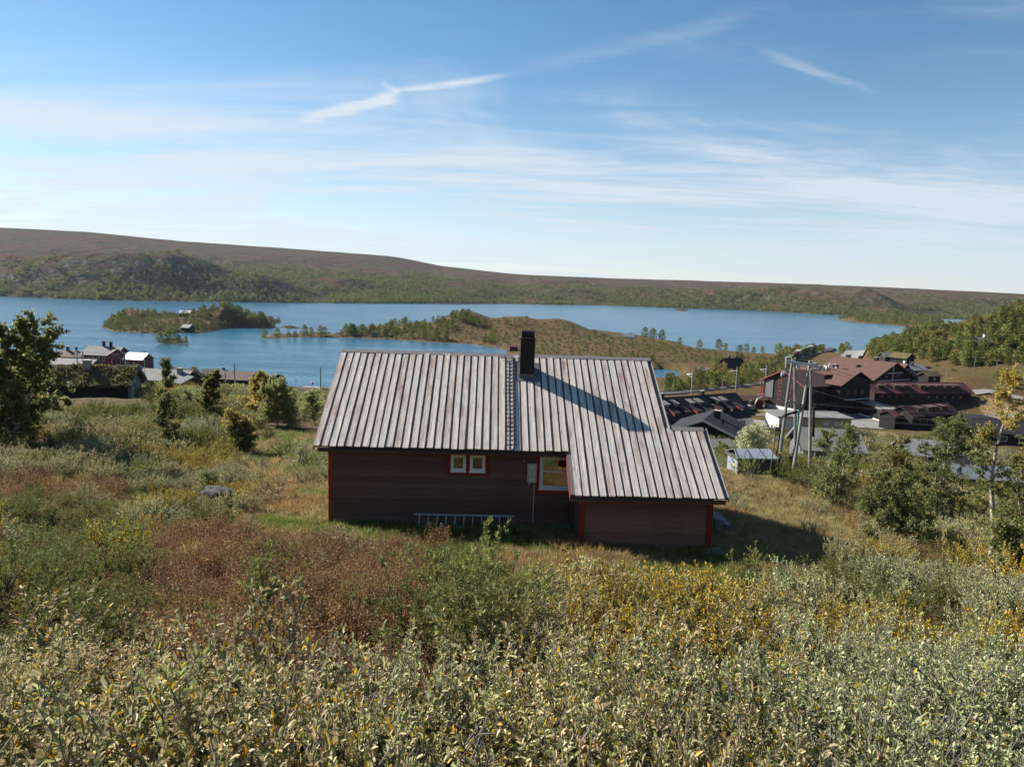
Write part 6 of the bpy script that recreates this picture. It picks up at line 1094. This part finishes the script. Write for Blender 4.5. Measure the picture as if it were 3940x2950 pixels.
tree('willow_tree', 'broad green willow bush just left of the cabin roof', 1060, 1640, 1470, OLIVE, 113, .75, 10000, .11, 5, .0, cat='shrub')
tree('willow_shrub', 'green willow bush tucked against the left edge of the cabin roof', 1205, 1625, 1510, OLIVE, 114, .6, 3800, .10, 4, .0, cat='shrub')
tree('birch_shrub', 'bright yellow-green bush in front of the broad green willow', 925, 1735, 1590, BMIX, 115, .6, 6500, .085, 5, .0, BYELLOW, cat='shrub')
tree('willow_shrub', 'round silvery willow bush behind the grey transformer kiosk', 2885, 1765, 1640, GREYGR, 116, .62, 6000, .09, 5, .0, cat='shrub', dist=60)
tree('birch_tree', 'leafy green birch between the large dark birch and the turf-roofed cabin', 140, 1610, 1430, BMIX, 117, .5, 3000, .10, 2, .0)
tree('birch_shrub', 'low green bush beside the dark boulder', 790, 1925, 1840, BGREEN, 118, .5, 1800, .05, 3, .0, cat='shrub')
for px, py, tip, lab in ((700, 1590, 1500, 'green bush left of the yellow-green pointed birch'), (1120, 1650, 1560, 'dark bush below the broad green willow'), (2780, 1790, 1705, 'small dark conical bush behind the cabin annex roof')):
    tree('willow_shrub', lab, px, py, tip, OLIVE, px, .6, 2200, .08, 3, .0, cat='shrub')
# junipers that stand out from the scrub
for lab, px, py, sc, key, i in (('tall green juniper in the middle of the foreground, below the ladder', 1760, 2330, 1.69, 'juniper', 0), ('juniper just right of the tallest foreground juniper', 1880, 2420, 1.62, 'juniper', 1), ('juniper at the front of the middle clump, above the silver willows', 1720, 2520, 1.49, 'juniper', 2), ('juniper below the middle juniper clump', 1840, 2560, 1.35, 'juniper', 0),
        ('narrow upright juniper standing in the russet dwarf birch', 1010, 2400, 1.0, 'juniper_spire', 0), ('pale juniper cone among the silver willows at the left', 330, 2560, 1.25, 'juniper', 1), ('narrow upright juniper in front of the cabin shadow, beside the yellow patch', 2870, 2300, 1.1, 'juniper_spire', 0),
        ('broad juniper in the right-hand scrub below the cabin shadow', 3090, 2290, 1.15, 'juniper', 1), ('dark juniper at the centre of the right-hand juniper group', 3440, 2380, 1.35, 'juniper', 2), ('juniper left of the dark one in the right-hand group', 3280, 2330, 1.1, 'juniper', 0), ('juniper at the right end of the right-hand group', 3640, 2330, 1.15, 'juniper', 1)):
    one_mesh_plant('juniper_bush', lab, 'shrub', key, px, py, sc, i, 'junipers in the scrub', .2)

for lab, px, py, sc, i in (('gnarled bare willow branch sticking up in the right foreground', 3560, 2860, 1.25, 0), ('bare willow branches at the bottom centre of the picture', 1860, 2900, 1.0, 1), ('bare grey branches left of the upright juniper in the russet heath', 1240, 2500, .9, 1)): one_mesh_plant('bare_branch', lab, 'branch', 'bare_twigs', px, py, sc, i, None, .7)

# ---- scrub, heath and grass
r_ = np.random.default_rng(3)
bins = {}
def put(key, x, y, s): bins.setdefault(key, []).append((x, y, s))
def scrub(y0, y1, step, smul, thin=1.0):
    X, Y = spread(y0, y1, step, r_); ok = clear(X, Y); X, Y = X[ok], Y[ok]; n = len(X); u = r_.uniform(0, 1, n); v = fbm(X, Y, 3.2, 3, 41); w = fbm(X, Y, 9.0, 3, 51); big = fbm(X, Y, 1.9, 2, 91); sz = smul * r_.uniform(.75, 1.2, n) * np.clip(1 + .5 * big, .6, 1.22) * np.where(Y < 5.8, .88, 1)
    sp = np.full(n, 'willow_silver', dtype=object); den = np.where(fbm(X, Y, 1.5, 2, 93) < -.27, np.where(Y < 6.5, .7, .3), .97 * thin)
    sp[v > .12] = 'willow_grey'; sp[(v < -.22)] = 'willow_yellow'; sp[(u < .05)] = 'dwarf_brown'; sp[(u > .955)] = 'bare_twigs'
    mid = (Y > 20); q = mid & (w > .18); sp[q] = 'willow_olive'; q = mid & (w < -.18) & (u < .7); sp[q] = 'dwarf_brown'; q = mid & (u > .9); sp[q] = 'juniper'; q = mid & (v > 0) & (w > -.05) & (w < .1); sp[q] = 'willow_grey'
    fr = inside(X, Y, Z_FRONT) | (Y < 7.5); sp[fr & (X < -.6)] = np.where(v[fr & (X < -.6)] > -.05, 'willow_grey', 'willow_silver'); sp[fr & (X > 2.2) & (v > -.1)] = 'willow_grey'
    def zset(Z, keys, p=1.0, dn=None, s=1.0):
        i = inside(X, Y, Z) & (r_.uniform(0, 1, n) < p); ks = np.array(keys, dtype=object); sp[i] = ks[r_.integers(0, len(ks), i.sum())]; sz[i] *= s
        if dn is not None: den[i] = dn
    zset(Z_YWILLOW, ['willow_yellow', 'willow_yellow', 'willow_silver'], .8); zset(Z_RUSSET, ['dwarf_russet'] * 22 + ['dwarf_brown'] * 5 + ['juniper'], .99, .99, 1.15); zset(Z_RUSSET2, ['dwarf_russet'], .8, .95); zset(Z_JUN_L, ['juniper', 'juniper', 'juniper', 'juniper', 'dwarf_russet'], .9, .9, 1.0); zset(Z_JUN_C, ['juniper', 'dwarf_brown', 'dwarf_brown'], .9, .6); zset(Z_HEATH, ['dwarf_brown', 'dwarf_russet', 'dwarf_brown', 'willow_olive'], .95, .9, .8)
    zset(Z_YELLOWP, ['willow_yellow'], .9, .9, .5); zset(Z_JUN_R, ['juniper', 'juniper', 'willow_grey'], .85, .7); zset(Z_JUN_K, ['juniper', 'willow_olive'], .9, .9); zset(Z_REDHEATH, ['dwarf_russet', 'dwarf_brown'], .9, .8, .7)
    den[inside(X, Y, Z_GRASS_L) | inside(X, Y, Z_GRASS_R)] = .06; den[near_house(X, Y, .9)] = 0
    hm = np.where(near_house(X, Y, 2.5) & (Y < 24), .55, 1.0)
    for k in range(n):
        if r_.uniform() < den[k]: put(sp[k], X[k], Y[k], sz[k] * hm[k])
scrub(1.2, 6.2, .54, .98, 1.0); scrub(6.2, 9, .66, .98, .98); scrub(9, 21, .8, 1.0, .96); scrub(21, 38, .92, 1.0, .94); scrub(38, 72, 1.3, 1.25); scrub(72, 150, 2.1, 1.6, .8)
NAMES = {'willow_silver': ('silver_willow_scrub', 'knee to chest high silvery willow scrub covering the foreground slope', 'willow scrub'), 'willow_grey': ('grey_willow_scrub', 'grey-green willow scrub mixed through the whole slope', 'willow scrub'), 'willow_yellow': ('yellow_willow_scrub', 'yellowing willow scrub in front of the cabin', 'willow scrub'),
         'willow_olive': ('green_willow_scrub', 'olive green willow scrub on the slope beyond the cabin', 'willow scrub'), 'dwarf_russet': ('dwarf_birch_heath', 'russet brown dwarf birch heath in front of the cabin', 'heath'), 'dwarf_brown': ('brown_heath', 'low brown-green heath between the willows', 'heath'), 'bare_twigs': ('bare_twigs', 'bare grey willow twigs poking through the scrub', 'twigs'), 'juniper': ('juniper_scrub', 'dense olive green juniper scrub at the left', 'juniper scrub')}
for key, pts in bins.items():
    P = np.array(pts); nm, lab, cat = NAMES[key]; scatter(nm, lab, cat, [key], P[:, 0], P[:, 1], H(P[:, 0], P[:, 1]) - .05, P[:, 2], r_)
# ground layer: tussocks everywhere, dense in the two grassy places
def turf(y0, y1, step, s):
    X, Y = spread(y0, y1, step, r_, .82, 3); ok = clear(X, Y) if y0 > 18 else np.ones(len(X), bool); X, Y = X[ok], Y[ok]; g = inside(X, Y, Z_GRASS_L) | inside(X, Y, Z_GRASS_R); u = r_.uniform(0, 1, len(X)); v = fbm(X, Y, 2.5, 3, 77); keep = np.where(g, u < .98, u < .42)
    return X[keep], Y[keep], g[keep], v[keep], s
XX, YY, GG, VV, SS = [], [], [], [], []
for a in ((2.5, 14, .30, .75), (14, 32, .27, .8), (32, 60, .55, 1.2)):
    X, Y, g, v, s = turf(*a); XX.append(X); YY.append(Y); GG.append(g); VV.append(v); SS.append(np.full(len(X), s) * r_.uniform(.6, 1.3, len(X)))
XX, YY, GG, VV, SS = map(np.concatenate, (XX, YY, GG, VV, SS)); right = GG & (XX > 7)
pick = np.where(GG & (VV > -.12) & ~right, 2 + r_.integers(0, 2, len(XX)), np.where(GG & (VV > -.32), r_.integers(0, 2, len(XX)), 4 + r_.integers(0, 2, len(XX))))
pick = np.where(~GG, np.where(VV > .1, 2 + r_.integers(0, 2, len(XX)), 4 + r_.integers(0, 2, len(XX))), pick)
scatter('grass', 'pale and green grass tussocks around the cabin and under the scrub', 'grass', ['grass_pale', 'grass_green', 'grass_straw'], XX, YY, H(XX, YY) - .02, SS, r_, .1, pick)

X_, Y_ = np.meshgrid(np.arange(-70, 71, 3.2), np.arange(-80, -3, 3.2)); X_ = (X_ + r_.uniform(-1.5, 1.5, X_.shape)).ravel(); Y_ = (Y_ + r_.uniform(-1.5, 1.5, Y_.shape)).ravel(); scatter('hillside_scrub', 'willow scrub climbing the slope behind the viewer', 'willow scrub', ['mid_bush', 'willow_silver'], X_, Y_, H(X_, Y_) - .1, r_.uniform(.7, 1.3, len(X_)), r_)
# ---- distant birch woods
def wood(name, label, poly_px, step, keys, smul, dens=1.0, lift=2.0, nz=None, poly=None, hf=None):
    P = np.array([ground_at(a, b, lift)[:2] for a, b in poly_px]) if poly is None else poly
    lo, hi = P.min(0), P.max(0); xs = np.arange(lo[0], hi[0], step); ys = np.arange(lo[1], hi[1], step); X, Y = np.meshgrid(xs, ys); X = (X + r_.uniform(-.5, .5, X.shape) * step).ravel(); Y = (Y + r_.uniform(-.5, .5, Y.shape) * step).ravel()
    Z = (hf or H)(X, Y); ok = inside(X, Y, P) & (Z > .3) & (r_.uniform(0, 1, len(X)) < dens)
    if nz is not None: ok &= fbm(X, Y, nz[0], 3, 61) > nz[1]
    for a, b, c in KEEP_OUT: ok &= np.hypot(X - a, Y - b) > c * .8
    X, Y, Z = X[ok], Y[ok], Z[ok]; scatter(name, label, 'woodland', keys, X, Y, Z - .1, smul * r_.uniform(.6, 1.25, len(X)), r_, .06)
wood('birch_wood', 'birch wood covering the hillside at the right', [(3225, 1345), (3400, 1300), (3560, 1275), (3700, 1245), (3820, 1216), (3940, 1196), (4150, 1196), (4150, 1440), (3940, 1395), (3800, 1390), (3700, 1400), (3560, 1380), (3480, 1368), (3400, 1378), (3330, 1372), (3330, 1350), (3300, 1378), (3250, 1375)], 3.3, ['far_birch', 'far_birch', 'far_birch_mix'], 1.05, .92, 1.5)
wood('birch_thicket', 'birch thicket between the railway and the pond', [(2540, 1500), (2560, 1480), (2640, 1465), (2660, 1440), (2760, 1425), (2900, 1420), (2960, 1410), (2990, 1440), (2930, 1462), (2800, 1485), (2680, 1500)], 3.6, ['far_birch', 'far_birch_mix', 'far_bush'], .85, .85, 1.0)
wood('shore_thicket', 'birches along the far side of the railway and the moor edge', [(2230, 1395), (2440, 1375), (2560, 1380), (2680, 1395), (2780, 1395), (2800, 1410), (2640, 1425), (2520, 1418), (2480, 1440), (2300, 1430)], 5.0, ['far_birch', 'far_birch_mix', 'far_bush'], .85, .6, .5, (30, -.05))
wood('curve_thicket', 'birches along the railway curve by the lake', [(2960, 1420), (2990, 1375), (3060, 1352), (3140, 1338), (3230, 1322), (3240, 1340), (3150, 1356), (3090, 1372), (3060, 1400), (3010, 1440)], 4.4, ['far_birch', 'far_birch_mix'], .9, .7, .5)
wood('peninsula_wood', 'birch wood on the left flank of the peninsula hill', [(1300, 1292), (1430, 1290), (1560, 1300), (1720, 1312), (1900, 1322), (1920, 1290), (1880, 1250), (1820, 1220), (1781, 1205), (1700, 1215), (1620, 1230), (1500, 1250), (1400, 1262)], 4.2, ['far_birch', 'far_birch', 'far_birch_mix', 'far_bush'], 1.0, .75, .3, (30, -.1))
wood('peninsula_scrub', 'scattered birches on the top and right flank of the peninsula hill', [(1781, 1203), (1900, 1222), (2050, 1225), (2155, 1228), (2240, 1255), (2300, 1280), (2420, 1300), (2560, 1320), (2400, 1335), (2150, 1310), (1950, 1300)], 7.5, ['far_birch', 'far_bush', 'far_bush'], .75, .28, .3, (40, .0))
P_, HF = ISL['big']; wood('island_wood', 'birch scrub on the large island', None, 4.0, ['far_birch', 'far_birch_mix', 'far_bush', 'far_birch'], .9, .7, nz=(24, -.06), poly=P_, hf=HF)
P_, HF = ISL['far']; wood('far_island_wood', 'low birch scrub on the long flat island in the distance', None, 7.0, ['far_bush', 'far_bush', 'far_birch'], 1.3, .75, poly=P_, hf=HF)
P_, HF = ISL['speck']; wood('speck_island_wood', 'bushes on the tiniest distant island', None, 5.0, ['far_bush'], 1.2, .8, poly=P_, hf=HF)
wood('slope_wood', 'birch bushes on the grassy slope below the hillside wood', [(3560, 1400), (3700, 1405), (3940, 1400), (4100, 1430), (4100, 1520), (3940, 1510), (3820, 1490), (3780, 1440), (3650, 1430)], 4.5, ['far_bush', 'far_birch_mix', 'far_bush'], .8, .55, .5, (25, -.05))
wood('hamlet_scrub', 'bushes between the slope scrub and the hotel hamlet', [(2780, 1760), (2960, 1740), (3300, 1740), (3600, 1760), (3940, 1800), (3940, 1900), (3500, 1860), (3200, 1840), (2900, 1800)], 3.2, ['mid_bush'], .9, .5, .3, (14, -.05))
wood('left_slope_scrub', 'bushes on the slope down to the station and the railway', [(0, 1560), (200, 1520), (560, 1520), (760, 1500), (960, 1510), (1260, 1530), (1290, 1600), (1000, 1590), (700, 1570), (400, 1570)], 3.6, ['mid_bush'], .95, .7, .3)
wood('station_shore_scrub', 'bushes on the lakeshore around the station', [(560, 1420), (640, 1432), (760, 1456), (900, 1470), (860, 1480), (700, 1462), (600, 1440)], 4.2, ['far_birch', 'far_bush'], .8, .5, .3)
wood('moor_heath', 'brown heath tussocks on the peninsula and the moor by the railway', [(1000, 1300), (1400, 1296), (1900, 1325), (1980, 1360), (2300, 1420), (2560, 1400), (2960, 1400), (2990, 1380), (2800, 1362), (2600, 1330), (2400, 1300), (2240, 1262), (2150, 1232), (1900, 1226), (1781, 1210), (1600, 1240), (1400, 1265), (1150, 1290)], 3.1, ['heath_clump', 'heath_clump', 'far_bush'], .55, .75, .1)
for nm_, st_ in (('big', 2.6), ('small', 1.8), ('islet', 1.8)): P_, HF = ISL[nm_]; wood('island_heath', 'brown heath tussocks on the ' + {'big': 'large island', 'small': 'near islet', 'islet': 'flat islet'}[nm_], None, st_, ['heath_clump', 'heath_clump', 'far_bush'], .6, .85, poly=P_, hf=HF)
# single trees one can pick out along the water
def shore_tree(label, px, py, sc, key, i=0, group=None, hf=None):
    w = atz(px, py, .8); z = (hf(np.array([w[0]]), np.array([w[1]]))[0] if hf else H1(w[0], w[1])); o = link('spruce_tree' if key == 'spruce' else 'birch_tree', None, None, (w[0], w[1], max(z, .2) - .1), (0, 0, px * .7)); cr_, tr_ = PARTS[key][i % len(PARTS[key])]; link('crown', cr_, o); link('trunk', tr_, o); sc = sc * 1.35; o.scale = (sc, sc, sc); tag(o, label, 'tree', group)
source('spruce', spruce(5), [M_NEEDLE, M_TWIG])
for k, (px, py, sc) in enumerate(((1018, 1299, .9), (1068, 1296, .9), (1110, 1297, .6), (1135, 1296, .65), (1172, 1293, 1.15), (1198, 1291, .95), (1232, 1291, 1.05), (1250, 1291, .9), (1352, 1291, 1.1), (1336, 1292, .8))):
    shore_tree(('leftmost birch at the tip of the narrow spit', 'second birch from the tip of the narrow spit', 'low round birch third from the tip of the spit', 'low birch fourth from the tip of the spit', 'broadest birch halfway along the spit', 'yellowish birch right of the broadest one on the spit', 'left birch of the close pair on the spit', 'right birch of the close pair on the spit', 'tall birch where the spit joins the peninsula', 'lower birch where the spit joins the peninsula')[k], px, py, sc, 'far_birch' if k != 5 else 'far_birch_mix', k, 'birches on the narrow spit')
for k, (px, py, sc, lab) in enumerate(((2690, 1349, .8, 'small birch at the water left of the lone shore birch'), (2764, 1353, 1.0, 'lone tallest birch on the moor shore'), (2790, 1360, .7, 'low bush right of the lone shore birch'), (2845, 1361, .6, 'left birch of the shore pair beyond the red cottage'), (2871, 1361, .8, 'right birch of the shore pair beyond the red cottage'), (2899, 1362, .6, 'thin birch before the small rocky point'), (2932, 1352, .6, 'tiny tree on the small rocky point'), (2480, 1313, 1.2, 'left bush of the clump right of the white cabin'), (2510, 1316, 1.2, 'middle bush of the clump right of the white cabin'), (2545, 1318, 1.1, 'right bush of the clump right of the white cabin'), (2615, 1322, .7, 'small birch at the tip of the moor point'), (2995, 1372, 1.1, 'birch left of the freight train by the water'))):
    shore_tree(lab, px, py, sc, 'far_birch', k, 'birches along the moor shore')
for k, (px, lab) in enumerate(((2830, 'left dark spruce behind the red cottage'), (2848, 'right dark spruce behind the red cottage'))): shore_tree(lab, px, 1416, 1.0 + .1 * k, 'spruce', 0, 'spruces by the red cottage')
for k, (px, py, sc, lab) in enumerate(((615, 1317, .95, 'left round bush on the smallest near islet'), (640, 1318, 1.0, 'second bush on the smallest near islet'), (662, 1318, 1.3, 'tallest tree on the smallest near islet'), (690, 1318, .7, 'low bush right of the tallest tree on the near islet'), (715, 1317, .6, 'bush at the right end of the near islet'))): shore_tree(lab, px, py, sc, 'far_birch', k, 'trees on the near islet', ISL['small'][1])
for k, (px, py, sc, lab) in enumerate(((1106, 1262, .8, 'larger bush on the flat islet off the big island'), (1140, 1262, .5, 'smaller bush on the flat islet off the big island'))): shore_tree(lab, px, py, sc, 'far_bush', k, 'bushes on the flat islet', ISL['islet'][1])
# woods on the far fell
FX, FY, FZ, FT = FELL
def fell_wood():
    r = np.random.default_rng(8); X, Y, Z, T = FX[1:-3], FY[1:-3], FZ[1:-3], FT[1:-3]; n = 60000; i = r.integers(0, X.shape[0] - 1, n); j = r.integers(0, X.shape[1] - 1, n); a = r.uniform(0, 1, n); b = r.uniform(0, 1, n)
    def lerp(A): return (A[i, j] * (1 - a) + A[i + 1, j] * a) * (1 - b) + (A[i, j + 1] * (1 - a) + A[i + 1, j + 1] * a) * b
    x, y, z, t = lerp(X), lerp(Y), lerp(Z), lerp(T); d = np.hypot(x, y); v = fbm(x, y, 180, 4, 71) + .5 * fbm(x, y, 40, 3, 72); lim = np.where(x / y < -.1, 62, 34) + v * 55; ok = (z < lim) & (t > .004) & (v > -.28) & (r.uniform(0, 1, n) < np.clip(1.15 - z / np.maximum(lim, 1) * .7, .1, 1)); x, y, z = x[ok], y[ok], z[ok]
    scatter('fell_birch_wood', 'open birch wood on the lower slopes of the far fell', 'woodland', ['mini_tree'], x, y, z - .3, r.uniform(.8, 1.5, len(x)), r, .05)
fell_wood()

# ------------------------------------------------------------------ thin haze over the lake and the fell
def haze():
    m = bpy.data.materials.new('thin_haze'); m.use_nodes = True; N = m.node_tree.nodes; L = m.node_tree.links; N.clear(); out = N.new('ShaderNodeOutputMaterial'); v = N.new('ShaderNodeVolumePrincipled')
    v.inputs['Color'].default_value = (0.66, 0.82, 1.0, 1); v.inputs['Density'].default_value = 0.000027; v.inputs['Anisotropy'].default_value = 0.35; L.new(v.outputs[0], out.inputs['Volume'])
    o = MB().box(-5200, 5600, -1700, 5600, -6, 300).build('haze', m); tag(o, 'thin bluish haze in the air over lake and fell', 'haze', kind='stuff')
haze()
